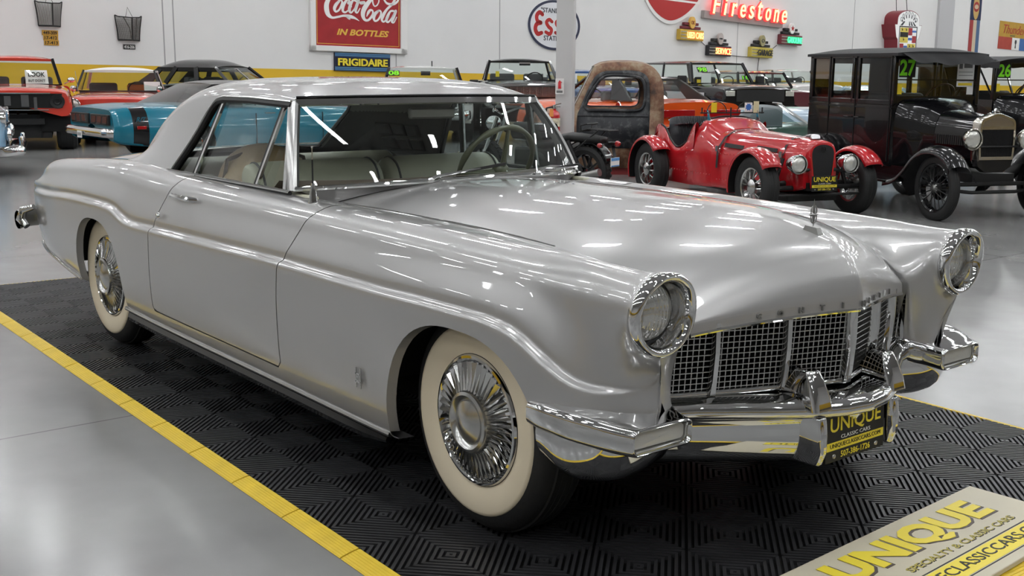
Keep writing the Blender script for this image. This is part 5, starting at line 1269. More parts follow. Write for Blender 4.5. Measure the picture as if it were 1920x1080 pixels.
# ---------------------------------------------------------------- red pickup without its grille
RP = paint('bright_red_paint', (.62, .045, .025))
T = thing('red_pickup', 'red square-nosed pickup missing its grille, with a LOOK card behind the windscreen', 'pickup', (-18.55, 2.98, FZ), rad(-18))
ST = [(.72, .60, .72, .98, 1.03, .92, .86), (.55, .58, .75, 1.02, 1.08, .95, .87), (-.3, .56, .80, 1.03, 1.10, .97, .88), (-.75, .56, .82, 1.04, 1.12, .97, .88)]
hull(T, 'front_fenders', RP, ST, arches=[(0, .50, .48)], nx=24, sharp=50)
ST = [(-.70, .50, .80, 1.04, 1.115, .95, .84), (-2.2, .50, .80, 1.05, 1.10, .95, .84)]
hull(T, 'cab_body', RP, ST, nx=8); hull(T, 'cargo_bed', RP, [(-2.25, .5, .8, 1.05, 1.07, .95, .90), (-4.6, .5, .8, 1.05, 1.07, .95, .90)], nx=6, arches=[(-3.2, .5, .48)])
glasshouse(T, RP, (-.85, -2.15), (-1.15, -2.05), .78, .66, 1.10, 1.56, crown=.07, cw=.06, aw=.055, trim=M['black'])
MB().bx(.70, .735, -.80, .80, .74, .98).obj('grille_opening', M['dark'], T)
MB().bx(.72, .76, -.86, .62, .975, .995).bx(.72, .76, -.86, .58, .70, .715).bx(.725, .745, -.23, -.22, .71, .98).obj('grille_rail', M['satin'], T)
for y, z, a, b in ((-.05, .86, .10, .16), (-.30, .82, .06, .18), (.22, .86, .12, .20), (.38, .82, .05, .2), (-.6, .9, .2, .03), (-.6, .84, .2, .03)): MB().bx(.735, .75, y - a/2, y + a/2, z - b/2, z + b/2).obj('radiator_support', M['fabricgrey'], T)
for s in (1, -1): MB().lathe([(.07, 0), (.115, .012), (.12, .0), (.12, -.03)], (.735, s*.72, .85), 'x', 24).lathe([(.03, .0), (.05, .012), (.055, 0)], (.738, s*.72, .85), 'x', 16).obj('lamp_bucket', M['darkmetal'], T)
for k in range(4): MB().bx(.735, .742, -.30 + .16*k - .06, -.30 + .16*k + .06, .635, .65).obj('valance_slot', M['dark'], T)
MB().bx(-4.4, .45, -.60, .60, .22, .62).tube([(.0, -.75, .42), (.0, .75, .42)], .06, 10).bx(.3, .62, -.5, .5, .46, .56).tube([(.25, -.6, .34), (.25, .6, .36)], .025, 8).obj('chassis', M['darkmetal'], T)
wheels4(T, 0, -3.2, .84, .385, .34, style='steel', mat=M['darkmetal'], rr=.55)
lk = MB().add([(-.88, .20, 1.12), (-.88, .58, 1.12), (-.95, .56, 1.36), (-.95, .19, 1.36)], [(0, 1, 2, 3)]).obj('look_card', M['paper'], T)
Fl = frame((-.905, .385, 1.285), (0, 1, 0), (-.28, 0, 1)); text('LOOK', 'lettering', M['blackink'], lk, Fl, width=.28, height=.085, depth=.003, bold=.02)
text("BUT DON'T", 'lettering', M['blackink'], lk, frame((-.885, .385, 1.175), (0, 1, 0), (-.28, 0, 1)), width=.28, height=.05, depth=.003, bold=.01)
for s in (1, -1): MB().sphere((-.95, s*.96, 1.19), (.05, .07, .05), 14, 8).tube([(-.95, s*.84, 1.12), (-.95, s*.95, 1.17)], .012, 6).obj('door_mirror', CH, T)
# ---------------------------------------------------------------- light blue fifties car, only its nose in the frame
LB = paint('light_blue_paint', (.23, .42, .60))
T = thing('light_blue_sedan', 'light blue 1950s car at the left edge, showing a rounded fender end and chrome bumper', 'car', (-14.30, .86, FZ), rad(73))
ST = [(.80, .36, .55, .80, .86, .70, .62), (.74, .32, .55, .84, .90, .84, .76), (.2, .26, .52, .86, .93, .90, .80), (-1., .25, .52, .88, .95, .90, .80), (-2.9, .26, .55, .90, .96, .90, .80), (-4.0, .34, .58, .84, .90, .86, .74)]
hull(T, 'body', LB, ST, arches=[(0, .38, .33), (-2.9, .38, .33)], nx=50)
glasshouse(T, LB, (-.9, -3.0), (-1.35, -2.6), .76, .60, .94, 1.40, pill=(.5,), cw=.1)
wheels4(T, 0, -2.9, .74, .33, .19, rr=.58)
for s in (1, -1): lampround(T, .80, s*.66, .76, .10); MB().sphere((.84, s*.62, .55), (.05, .09, .09), 14, 8).obj('parking_lamp', CH, T)
bumper(T, .92, .92, .34, .15, .12)
for s in (1, -1): MB().bx(.96, 1.02, s*.45 - .05, s*.45 + .05, .32, .52).obj('bumper_guard', CH, T, bev=.02)
MB().tube([(.45, -.905, .78), (.30, -.91, .80), (.2, -.91, .78), (.05, -.912, .79)], .012, 6).obj('fender_script', CH, T)
# ---------------------------------------------------------------- red hardtop with the white roof
T = thing('white_roof_hardtop', 'red 1950s hardtop with a cream white roof, behind the turquoise coupe tail', 'car', (-19.2, 5.0, FZ), rad(-24))
ST = [(.80, .40, .58, .80, .86, .84, .72), (.7, .30, .55, .84, .90, .90, .80), (0, .28, .54, .88, .95, .92, .80), (-1., .26, .54, .90, .97, .92, .80), (-2.9, .26, .56, .92, .98, .92, .80), (-4.2, .36, .60, .88, .92, .86, .74)]
hull(T, 'body', RP, ST, arches=[(0, .38, .33), (-2.95, .38, .33)], nx=50)
glasshouse(T, M['white'], (-.85, -3.15), (-1.30, -2.75), .78, .66, .97, 1.36, crown=.07, pill=(.45,), cw=.06, trim=M['darkmetal'], aw=.04)
wheels4(T, 0, -2.95, .76, .335, .19, style='wire', white=True, rr=.55)
bumper(T, .92, .92, .44, .16, .12); MB().tube([(.3, -.62, .95), (.25, -.66, 1.35)], .006, 5).obj('aerial', CH, T)
for s in (1, -1): lampround(T, .80, s*.66, .76, .095); MB().lathe([(0, .06), (.04, .05), (.06, .0), (.05, -.06)], (-.4, s*.78, 1.02), 'x', 16).tube([(-.42, s*.78, .94), (-.42, s*.78, 1.02)], .014, 6).obj('fender_mirror', CH, T)
MB().bx(-1.9, -1.78, .1, .45, .95, 1.08).obj('headrest', pmat('orange_vinyl', (.40, .13, .03), .5), T, bev=.03)
papers(T, -.95, .62, 1.06, .30, .18, 'white_card')
# ---------------------------------------------------------------- black rounded forties sedan
T = thing('black_forties_sedan', 'black 1940s car with a high rounded roof against the yellow wall band', 'car', (-19.9, 8.95, FZ), rad(30))
ST = [(.75, .40, .65, .90, .98, .50, .40), (.3, .36, .60, .95, 1.04, .80, .55), (-.8, .30, .60, 1.0, 1.10, .90, .70), (-2.6, .30, .60, 1.0, 1.10, .90, .74), (-3.9, .36, .60, .80, .90, .80, .6)]
hull(T, 'body', BK, ST, arches=[(0, .38, .34), (-2.9, .38, .34)], nx=44)
glasshouse(T, BK, (-.95, -3.35), (-1.38, -2.85), .74, .60, 1.09, 1.44, crown=.17, th=.10, pill=(.34, .68), pw=.11, cw=.16, aw=.06, trim=BK, glass=M['glassdark'])
for s in (1, -1): lampround(T, .55, s*.62, .82, .10)
MB().tube([(-.97, -.72, 1.10), (-.86, 0, 1.11), (-.97, .72, 1.10), (-1.36, .57, 1.37), (-1.27, 0, 1.40), (-1.36, -.57, 1.37)], .018, 6, closed=True).bar((-.86, 0, 1.1), (-1.27, 0, 1.40), .03, .03).obj('windscreen_frame', CH, T)
wheels4(T, 0, -2.9, .72, .34, .17); bumper(T, .85, .8, .42); MB().bx(-2.1, -1.9, -.6, .6, .8, 1.2).obj('seat_back', M['fabricgrey'], T, bev=.05)
# ---------------------------------------------------------------- trucks in the middle
def truck(name, label, loc, rz, mat, zc, lift, wheel_r, cabx, roofz, low=None, hw=.92, bed=True, grille=None, trim=None, tw=.28, cat='pickup', hood_z=1.10, long_cab=0., style='steel', crown=.06):
    T = thing(name, label, cat, loc, rz)
    z0 = lift; hz = hood_z
    ST = [(.80, z0 + .02, z0 + .20, hz - .14, hz - .07, hw - .03, hw - .10), (.70, z0, z0 + .22, hz - .10, hz - .02, hw, hw - .07), (-.2, z0, z0 + .25, hz - .06, hz + .02, hw + .01, hw - .06), (-.85, z0, z0 + .25, hz - .05, hz + .03, hw + .01, hw - .06)]
    hull(T, 'hood', mat, ST, arches=[(0, wheel_r + .09, wheel_r)], nx=22)
    xe = cabx[1] - .1 - long_cab
    hull(T, 'cab_body', mat, [(-.82, z0, z0 + .25, hz - .05, hz + .02, hw + .01, hw - .06), (xe, z0, z0 + .25, hz - .05, hz + .02, hw + .01, hw - .06)], nx=6)
    if bed: hull(T, 'cargo_bed', mat, [(xe - .04, z0, z0 + .25, hz - .03, hz, hw, hw - .02), (-4.5, z0, z0 + .25, hz - .03, hz, hw, hw - .02)], nx=6, arches=[(-3.3, wheel_r + .09, wheel_r)])
    glasshouse(T, mat, cabx, (cabx[0] - .34, cabx[1] + .05), hw - .12, hw - .24, hz + .02, roofz, crown=crown, cw=.07 if not long_cab else .05, pill=(.5,) if long_cab else (), trim=trim or M['black'], aw=.06)
    wheels4(T, 0, -3.3, hw - .12, wheel_r, tw, style=style, rr=.5, mat=M['dullmetal'])
    MB().bx(-4.3, .6, -.45, .45, z0 - .25, z0 + .05).tube([(0, -.8, wheel_r), (0, .8, wheel_r)], .06, 8).obj('chassis', M['darkmetal'], T)
    return T
WT_ = paint('white_truck_paint', (.68, .67, .66))
T = truck('white_pickup', 'white modern pickup with green 08 on its windscreen, beyond the coupe roof', (-17.0, 10.5, FZ), rad(-33), WT_, 0, .42, .38, (-.95, -2.6), 1.47, hw=.96, hood_z=1.06, long_cab=.9)
digits(T, '08', -1.05, -.62, 1.36, .12, .22, .9)
MB().bx(.78, .83, -.62, .62, .72, .96).obj('grille', M['blackrub'], T, bev=.02); MB().tube([(.84, -.64, .70), (.84, .64, .70), (.84, .64, .98), (.84, -.64, .98)], .03, 8, closed=True).bx(.82, .85, -.62, .62, .83, .86).obj('grille_frame', CH, T)
for s in (1, -1): MB().bx(.74, .82, *sorted((s*.68, s*.93)), .76, .96).obj('headlamp', M['lens'], T, bev=.02); MB().bx(.80, .86, *sorted((s*.72, s*.90)), .40, .48).obj('fog_lamp', M['lens'], T, bev=.01); MB().bx(-1.05, -.9, *sorted((s*.98, s*1.16)), 1.06, 1.24).obj('door_mirror', M['blackrub'], T, bev=.02)
bumper(T, .86, .94, .56, .22, .12); MB().tube([(-1.6, .2, 1.5), (-1.62, .2, 1.62)], .012, 6).obj('aerial', M['blackrub'], T)
MB().tube([(-1.12, -.05, 1.36), (-1.12, .15, 1.36)], .045, 8).obj('rearview_mirror', M['blackrub'], T)
T = truck('lifted_pickup', 'black lifted 1970s pickup on big mud tyres, left of the grey column', (-16.2, 12.5, FZ), rad(-33), BK, 0, .66, .46, (-.90, -1.9), 1.64, hw=.90, hood_z=1.21, tw=.34, style='mag')
MB().bx(.78, .80, -.80, .80, .92, 1.12).obj('grille', pmat('maroon_grille', (.18, .06, .06), .4), T); gg = MB()
for k in range(9): gg.bx(.80, .812, -.80, .80, .93 + .022*k, .937 + .022*k)
for k in range(13): gg.bx(.80, .81, -.78 + .13*k, -.772 + .13*k, .92, 1.12)
gg.obj('grille_bars', M['satin'], T); MB().tube([(.80, -.86, 1.14), (.80, .86, 1.14)], .025, 8).obj('hood_trim', CH, T)
bumper(T, .90, .96, .78, .20, .12, mat=M['satin'])
for s in (1, -1): lampround(T, .80, s*.70, 1.02, .09); papers(T, -1.08, s*.52 + .02, 1.36, .08, .12, 'windscreen_card', M['yellowcard'] if s < 0 else M['paper'])
MB().tube([(-1.14, -.02, 1.58), (-1.14, .22, 1.58)], .035, 8).obj('rearview_mirror', CH, T)
T = truck('blue_pickup', 'blue pickup between the grey column and the rusty cab', (-17.9, 16.4, FZ), rad(-20), paint('blue_paint', (.03, .10, .30)), 0, .40, .36, (-.90, -2.3), 1.42, hw=.90, hood_z=1.08)
MB().bx(.78, .80, -.7, .7, .72, .95).obj('grille', M['satin'], T); bumper(T, .88, .92, .52); papers(T, -1.0, -.45, 1.25, .16, .24)
for s in (1, -1): MB().bx(-1.0, -.9, *sorted((s*.92, s*1.08)), 1.1, 1.24).obj('door_mirror', M['blackrub'], T, bev=.02)
T = truck('two_tone_suv', 'black and silver square sport utility with green 98 on its windscreen, behind the red roadster', (-15.1, 18.1, FZ), rad(-19), BK, 0, .52, .40, (-.92, -4.1), 1.66, hw=.94, hood_z=1.16, bed=False, long_cab=.5, cat='car')
digits(T, '98', -1.05, -.50, 1.50, .13, .24, .8); papers(T, -1.02, -.40, 1.30, .26, .24); papers(T, -.98, -.62, 1.22, .10, .10, 'yellow_card', M['yellowcard'])
for s in (1, -1):
    MB().bx(-4.3, -.1, *sorted((s*.945, s*.957)), .62, .98).obj('side_panel', WT_, T); MB().bx(-1.05, -.93, *sorted((s*.96, s*1.16)), 1.2, 1.36).obj('door_mirror', M['blackrub'], T, bev=.02)
    MB().bx(.76, .81, *sorted((s*.66, s*.88)), .92, 1.04).obj('headlamp', M['lens'], T, bev=.01)
MB().bx(.78, .81, -.62, .62, .80, 1.06).obj('grille', M['blackrub'], T); bumper(T, .86, .94, .60, .2, .12, mat=M['darkmetal'])
T = truck('maroon_suv', 'dark maroon car with green 18 on its windscreen, beyond the red roadster', (-17.2, 22.0, FZ), rad(-25), paint('maroon_paint', (.10, .02, .03)), 0, .36, .36, (-.75, -3.6), 1.44, hw=.92, hood_z=1.02, bed=False, long_cab=.3, cat='car')
digits(T, '18', -.93, -.50, 1.30, .12, .22, .7); bumper(T, .86, .92, .5, mat=paint('maroon_bumper', (.10, .02, .03)))
for s in (1, -1): MB().bx(.72, .81, *sorted((s*.60, s*.86)), .74, .88).obj('headlamp', M['lens'], T, bev=.02)
T = truck('white_van_cab', 'white vehicle cab far off beside the black closed sedan roof', (-20.3, 27.4, FZ), rad(-25), WT_, 0, .40, .38, (-.9, -2.6), 1.50, hw=.92, hood_z=1.12)
# ---------------------------------------------------------------- orange muscle car behind the rusty cab
OR = paint('orange_paint', (.75, .10, .012))
T = thing('orange_coupe', 'orange modern muscle coupe with black roof, seen behind the rusty cab', 'car', (-13.75, 11.75, FZ), rad(168))
ST = [(.85, .30, .55, .72, .80, .84, .72), (.6, .22, .52, .84, .92, .94, .80), (-.9, .20, .52, .88, .97, .95, .82), (-2.6, .22, .55, .92, 1.0, .96, .80), (-3.3, .26, .60, .94, 1.02, .96, .80), (-3.95, .38, .62, .92, .98, .88, .76)]
hull(T, 'body', OR, ST, arches=[(0, .41, .35), (-2.95, .41, .35)], nx=56, sharp=60)
glasshouse(T, BK, (-.85, -3.2), (-1.45, -2.5), .80, .62, .97, 1.33, crown=.06, cw=.28, pill=(.42,), trim=M['black'])
for s in (1, -1): MB().lathe([(0, .012), (.075, .012), (.085, 0)], (-3.05, s*.945, .88), 'y', 20, s).obj('fuel_cap', CH, T); MB().bx(-4.0, -3.93, *sorted((s*.1, s*.8)), .74, .86).obj('tail_lamp', M['taillens'], T, bev=.01)
wheels4(T, 0, -2.95, .80, .35, .24, style='mag'); bumper(T, -4.0, .86, .52, .25, .08, sg=-1, mat=OR, name='rear_bumper')
# ---------------------------------------------------------------- pale blue low car, green sports car
PB = paint('pale_blue_paint', (.40, .52, .62))
T = thing('pale_blue_coupe', 'pale grey-blue low two-door car half hidden by the black closed sedan', 'car', (-10.7, 13.7, FZ), rad(214))
ST = [(.75, .30, .5, .70, .76, .80, .7), (.6, .24, .5, .76, .82, .86, .76), (-.9, .22, .5, .80, .86, .88, .78), (-2.4, .22, .5, .82, .87, .88, .78), (-3.6, .30, .52, .76, .82, .82, .72)]
hull(T, 'body', PB, ST, arches=[(0, .37, .31), (-2.5, .37, .31)], nx=46)
glasshouse(T, PB, (-.80, -2.75), (-1.30, -2.25), .76, .60, .86, 1.21, crown=.05, pill=(.5,), cw=.08)
wheels4(T, 0, -2.5, .72, .31, .18); bumper(T, .82, .84, .42); bumper(T, -3.68, .82, .42, sg=-1, name='rear_bumper')
GR = paint('dark_green_paint', (.012, .055, .035))
T = thing('green_sports_car', 'dark green sports car with grey cloth top behind the red roadster', 'car', (-6.48, 10.39, FZ), rad(42)); T.scale = (.86, .86, .93)
ST = [(.70, .34, .5, .62, .68, .50, .40), (.45, .26, .5, .70, .78, .74, .5), (-.4, .24, .5, .74, .84, .78, .60), (-.9, .22, .5, .77, .86, .78, .66), (-1.9, .22, .5, .76, .82, .78, .66), (-3.0, .30, .5, .68, .74, .70, .56)]
hull(T, 'body', GR, ST, arches=[(0, .36, .31), (-2.25, .36, .31)], nx=40)
rows = []
for x in np.linspace(-1.22, -2.02, 16):
    t = (-1.22 - x)/.80; zt = 1.07 + .035*math.sin(PI*min(1, t*1.4)) - .34*max(0, (t - .5)/.5)**2
    rows.append([(x, q*(.56 + .04*(1 - abs(q))), max(.80, zt - .05 - .30*max(0, abs(q) - .8)/.2 if abs(q) > .8 else zt - .05*abs(q)**2)) for q in np.linspace(-1, 1, 21)])
MB().grid(rows).obj('cloth_top', pmat('grey_cloth', (.17, .19, .20), .8, bump=.2, bscale=90), T, sharp=70)
MB().grid([[(-.78 - .44*v - .10*q*q*(1), .62*q*(1 - .12*v), .85 + .27*v) for q in np.linspace(-1, 1, 15)] for v in np.linspace(0, 1, 5)]).obj('windscreen', M['glassdark'], T)
MB().tube([(-1.22 - .10*q*q, .545*q, 1.12) for q in np.linspace(-1, 1, 13)], .014, 6).obj('windscreen_frame', CH, T)
for s in (1, -1): MB().add([(-.95, s*.64, .84), (-1.85, s*.64, .82), (-1.65, s*.57, 1.02), (-1.32, s*.55, 1.06)], [(0, 1, 2, 3)]).obj('side_window', M['glassdark'], T); lampround(T, .60, s*.50, .64, .085)
wheels4(T, 0, -2.25, .62, .31, .15, style='wire')
# ---------------------------------------------------------------- rusty truck cab on the floor
m, N, L, b = new_mat('rusty_paint')
tc = N.new('ShaderNodeTexCoord'); n1 = N.new('ShaderNodeTexNoise'); n1.inputs['Scale'].default_value = 4; n1.inputs['Detail'].default_value = 9; n1.inputs['Roughness'].default_value = .65; L.new(tc.outputs['Object'], n1.inputs['Vector'])
cr = N.new('ShaderNodeValToRGB'); e = cr.color_ramp.elements; e[0].position = .34; e[0].color = (.05, .026, .017, 1); e[1].position = .68; e[1].color = (.34, .28, .20, 1); k = e.new(.48); k.color = (.19, .088, .048, 1); k = e.new(.56); k.color = (.27, .175, .105, 1)
L.new(n1.outputs['Fac'], cr.inputs[0]); L.new(cr.outputs[0], b.inputs['Base Color']); b.inputs['Roughness'].default_value = .6
RUST = m
m, N, L, b = new_mat('black_primer')
tc = N.new('ShaderNodeTexCoord'); n1 = N.new('ShaderNodeTexNoise'); n1.inputs['Scale'].default_value = 7; n1.inputs['Detail'].default_value = 10; n1.inputs['Roughness'].default_value = .7; L.new(tc.outputs['Object'], n1.inputs['Vector'])
cr = N.new('ShaderNodeValToRGB'); e = cr.color_ramp.elements; e[0].position = .50; e[0].color = (.010, .012, .016, 1); e[1].position = .68; e[1].color = (.11, .11, .11, 1); L.new(n1.outputs['Fac'], cr.inputs[0]); L.new(cr.outputs[0], b.inputs['Base Color']); b.inputs['Roughness'].default_value = .5
PRIM = m
T = thing('rusty_cab', 'rusty brown old truck cab with a black primer door, standing beyond the motorcycle', 'truck cab', (-9.68, 8.9, FZ), rad(228))
# side outline, x forward (to the left in the picture)
out = [(-.66, .10), (-.66, 1.15), (-.62, 1.36), (-.52, 1.49), (-.36, 1.555), (-.05, 1.575), (.22, 1.55), (.33, 1.50), (.60, .93), (.64, .88), (1.10, .85), (1.16, .80), (1.16, .10)]
out = catmull(out[:8], 3) + [np.array(p) for p in out[8:]]
win = catmull([(-.32, .92), (-.38, .98), (-.38, 1.28), (-.32, 1.36), (-.1, 1.39), (.14, 1.385), (.24, 1.33), (.44, .97), (.42, .92), (.2, .91), (-.1, .91)], 3, closed=True)
for s in (1, -1):
    # side skin as a band between outline and window, slightly bowed
    bm = bmesh.new(); vo = [bm.verts.new((p[0], s*.70, p[1])) for p in out]; vi = [bm.verts.new((p[0], s*.70, p[1])) for p in win]
    eo = [bm.edges.new((vo[i], vo[(i+1) % len(vo)])) for i in range(len(vo))]; ei = [bm.edges.new((vi[i], vi[(i+1) % len(vi)])) for i in range(len(vi))]
    bmesh.ops.triangle_fill(bm, edges=eo + ei, use_beauty=True)
    for v_ in bm.verts: v_.co.y = s*(.70 - .10*max(0, (v_.co.z - .9)/.6)**1.3)
    mb = MB(); mb.v = [tuple(v_.co) for v_ in bm.verts]; bm.verts.index_update(); mb.f = [tuple(v_.index for v_ in f_.verts) for f_ in bm.faces]; bm.free()
    o = mb.obj('cab_side', RUST, T, sharp=180); md = o.modifiers.new('thick', 'SOLIDIFY'); md.thickness = .04; md.offset = 0
    yy = lambda z: s*(.70 - .10*max(0, (z - .9)/.6)**1.3 + .026)
    dr = catmull([(-.46, .38), (-.46, 1.2), (-.42, 1.38), (-.30, 1.45), (.02, 1.455), (.20, 1.44), (.32, 1.36), (.52, .92), (.55, .84), (.56, .38)], 3)
    bm = bmesh.new(); vo = [bm.verts.new((p[0], yy(p[1]), p[1])) for p in dr]; vi = [bm.verts.new((p[0], yy(p[1]), p[1])) for p in win]
    eo = [bm.edges.new((vo[i], vo[(i+1) % len(vo)])) for i in range(len(vo))]; ei = [bm.edges.new((vi[i], vi[(i+1) % len(vi)])) for i in range(len(vi))]
    bmesh.ops.triangle_fill(bm, edges=eo + ei, use_beauty=True)
    mb = MB(); mb.v = [tuple(v_.co) for v_ in bm.verts]; bm.verts.index_update(); mb.f = [tuple(v_.index for v_ in f_.verts) for f_ in bm.faces]; bm.free()
    d = mb.obj('door', PRIM, T, sharp=180); md = d.modifiers.new('thick', 'SOLIDIFY'); md.thickness = .03; md.offset = 0
    MB().tube([(p[0], yy(p[1]) + s*.012, p[1]) for p in win], .022, 8, closed=True).obj('window_surround', PRIM, d)
    MB().tube([(x, yy(.80) + s*.01, .83) for x in (-.45, 0, .55)], .014, 6).obj('belt_crease', PRIM, d)
rf = []
for t_ in out[1:]: pass
band = [p for p in out if p[1] > 1.1]
MB().grid([[(p[0], q*(.70 - .10*max(0, (p[1] - .9)/.6)**1.3), p[1] + .035*(1 - q*q)*(p[1] > 1.3)) for q in np.linspace(-1, 1, 13)] for p in out[0:len(out)-5]]).obj('roof', RUST, T, sharp=70)
MB().grid([[(p[0] + .03*(1 - q*q), q*.66, p[1] + .05*(1 - q*q)) for q in np.linspace(-1, 1, 13)] for p in out[len(out)-4:]]).obj('cowl', RUST, T, sharp=60)
MB().bar((.33, -.58, 1.50), (.60, -.66, .94), .04, .03).bar((.33, .58, 1.50), (.60, .66, .94), .04, .03).bar((.33, 0, 1.52), (.62, 0, .96), .03, .03).bar((.335, -.6, 1.50), (.335, .6, 1.50), .04, .04).obj('windscreen_frame', M['satin'], T)
MB().bx(-.62, 1.1, -.64, .64, .10, .14).obj('cab_floor', M['darkmetal'], T); MB().bx(-.70, 1.18, -.66, .66, 0, .10).obj('dolly', pmat('red_dolly', (.25, .03, .03), .5), T)
MB().bx(-.665, -.64, -.62, .62, .1, 1.0).obj('back_panel', RUST, T)
# ---------------------------------------------------------------- column and extinguisher
CW = pmat('column_paint', (.60, .595, .59), .45)
colm = MB().bx(-.135, .135, -.11, .11, 0, CEIL).xf(Matrix.Translation((-8.92, 7.26, FZ)) @ Matrix.Rotation(rad(-49), 4, 'Z'))
tag(colm.obj('trim_1', CW, None), kind='structure')
cm = Matrix.Translation((-8.92, 7.26, FZ)) @ Matrix.Rotation(rad(-41.2), 4, 'Z')
EX = thing('fire_extinguisher', 'red fire extinguisher with orange tag hanging on the grey column', 'fire extinguisher'); EX.matrix_world = cm @ Matrix.Translation((.235, -.14, .53))
MB().lathe([(0, 0), (.070, .0), (.078, .012), (.078, .34), (.068, .38), (.04, .405), (.024, .41), (.024, .43)], ax='z', n=32).obj('cylinder', paint('extinguisher_red', (.50, .015, .02)), EX)
MB().lathe([(0, .48), (.02, .48), (.024, .43)], ax='z', n=16).bar((-.0, -.02, .47), (.02, .09, .50), .02, .012).bar((0, -.02, .455), (.02, .08, .455), .02, .012).obj('valve', M['satin'], EX)
MB().tube([(0, -.02, .455), (.02, -.10, .44), (.03, -.125, .30), (.03, -.115, .12)], .013, 8).obj('hose', M['blackrub'], EX)
MB().lathe([(.079, .20), (.079, .31)], ax='z', n=32).obj('label', pmat('label_cream', (.6, .56, .42), .5, noise=.5, nscale=30), EX)
MB().prism([(0, .065), (.03, .09), (0, .115), (-.03, .09)], .0785, .080, 'x').obj('diamond_mark', M['paper'], EX)
MB().bx(.082, .084, -.06, -.01, .33, .43).obj('paper_tag', pmat('orange_tag', (.85, .30, .08), .6), EX)
MB().bx(-.16, -.05, -.03, .03, .40, .44).obj('wall_hook', M['satin'], EX)
SG = thing('extinguisher_sign', 'small white sign with red extinguisher symbol on the grey column', 'sign'); SG.matrix_world = cm @ Matrix.Translation((.185, -.075, 1.25))
pl = MB().bx(0, .006, -.055, .055, -.10, .10).obj('plate', M['paper'], SG)
MB().lathe([(0, -.03), (.02, -.03), (.02, .05), (.01, .065), (.008, .075)], (.008, 0, 0), 'z', 12).bar((.009, -.008, .07), (.009, .03, .05), .008, .008).obj('symbol', pmat('sign_red', (.6, .02, .03), .5), pl)
MB().bx(.0065, .0075, -.04, .04, -.085, -.055).obj('sign_print', pmat('sign_grey', (.2, .2, .2), .5), pl)
# ================================================================ things on the far wall
TILT = -.016                             # everything hangs a touch out of level along this wall
COLA = [[(-0.76,1.317,0.021),(-0.89,1.256,0.043),(-0.997,1.088,0.068),(-1.001,0.925,0.073),(-0.955,0.809,0.06),(-0.839,0.736,0.032),(-0.667,0.761,0.028),(-0.47,0.803,0.03),(-0.274,0.788,0.047),(-0.143,0.761,0.03),(-0.0,0.692,0.006)],[(-0.405,0.783,0.013),(-0.308,0.735,0.03),(-0.285,0.71,0.006)],[(-0.613,1.178,0.03),(-0.724,1.064,0.047),(-0.765,0.962,0.043),(-0.724,0.896,0.026),(-0.63,0.94,0.026),(-0.551,1.071,0.028),(-0.527,1.163,0.026),(-0.58,1.207,0.021),(-0.635,1.173,0.026)],[(-0.331,1.144,0.043),(-0.297,1.196,0.026),(-0.351,1.226,0.021),(-0.44,1.149,0.038),(-0.504,1.018,0.043),(-0.507,0.926,0.034),(-0.446,0.892,0.026),(-0.336,0.951,0.017),(-0.235,1.057,0.013)],[(-0.089,1.205,0.026),(-0.176,1.223,0.026),(-0.267,1.101,0.043),(-0.303,0.953,0.043),(-0.261,0.893,0.026),(-0.16,0.977,0.019),(-0.068,1.128,0.019)],[(-0.017,1.223,0.043),(-0.092,1.035,0.043),(-0.108,0.933,0.034),(-0.062,0.901,0.021),(0.029,1.021,0.013)],[(0.061,1.167,0.043),(0.159,1.182,0.043)],[(0.506,1.339,0.03),(0.403,1.288,0.043),(0.254,1.142,0.064),(0.139,0.97,0.068),(0.121,0.839,0.06),(0.179,0.733,0.038),(0.268,0.718,0.03),(0.371,0.792,0.034),(0.441,0.907,0.03),(0.424,0.985,0.024),(0.364,0.998,0.03),(0.295,0.93,0.038),(0.241,0.821,0.009)],[(0.43,1.28,0.017),(0.446,1.169,0.021),(0.497,1.106,0.017),(0.577,1.141,0.017),(0.633,1.252,0.017),(0.618,1.317,0.017)],[(0.624,0.993,0.03),(0.509,0.9,0.047),(0.468,0.796,0.043),(0.501,0.716,0.026),(0.597,0.744,0.026),(0.69,0.879,0.026),(0.698,0.964,0.026),(0.647,1.003,0.021),(0.601,0.979,0.026)],[(1.181,1.371,0.034),(1.086,1.216,0.034),(0.887,1.037,0.034),(0.758,0.853,0.047),(0.729,0.749,0.034),(0.783,0.705,0.024),(0.872,0.773,0.017),(0.954,0.879,0.013)],[(1.106,1.014,0.026),(1.014,1.001,0.026),(0.914,0.85,0.043),(0.876,0.739,0.038),(0.928,0.703,0.026),(1.033,0.797,0.019),(1.128,0.943,0.019)],[(1.181,1.011,0.043),(1.099,0.818,0.043),(1.06,0.722,0.034),(1.113,0.699,0.021),(1.215,0.851,0.013)],[(0.789,1.306,0.021),(0.89,1.207,0.03),(1.086,1.193,0.034),(1.215,1.255,0.03),(1.286,1.338,0.021)]]
WZV = Vector((0, 0, 1))
def WF(b, z, off=.0, tilt=TILT):
    return frame(wp(b, z, off), WD*math.cos(tilt) + WZV*math.sin(tilt), WZV*math.cos(tilt) - WD*math.sin(tilt))
def wall_thing(name, label, cat, b, z, group=None, tilt=TILT, off=.0):
    t = thing(name, label, cat, group=group); t.matrix_world = WF(b, z, off, tilt); return t
I4 = lambda x=0, y=0, z=0: Matrix.Translation((x, y, z))
def plate(x0, x1, y0, y1, z0, z1, name, mat, par, bev=0.): return MB().bx(x0, x1, y0, y1, z0, z1).obj(name, mat, par, bev=bev)
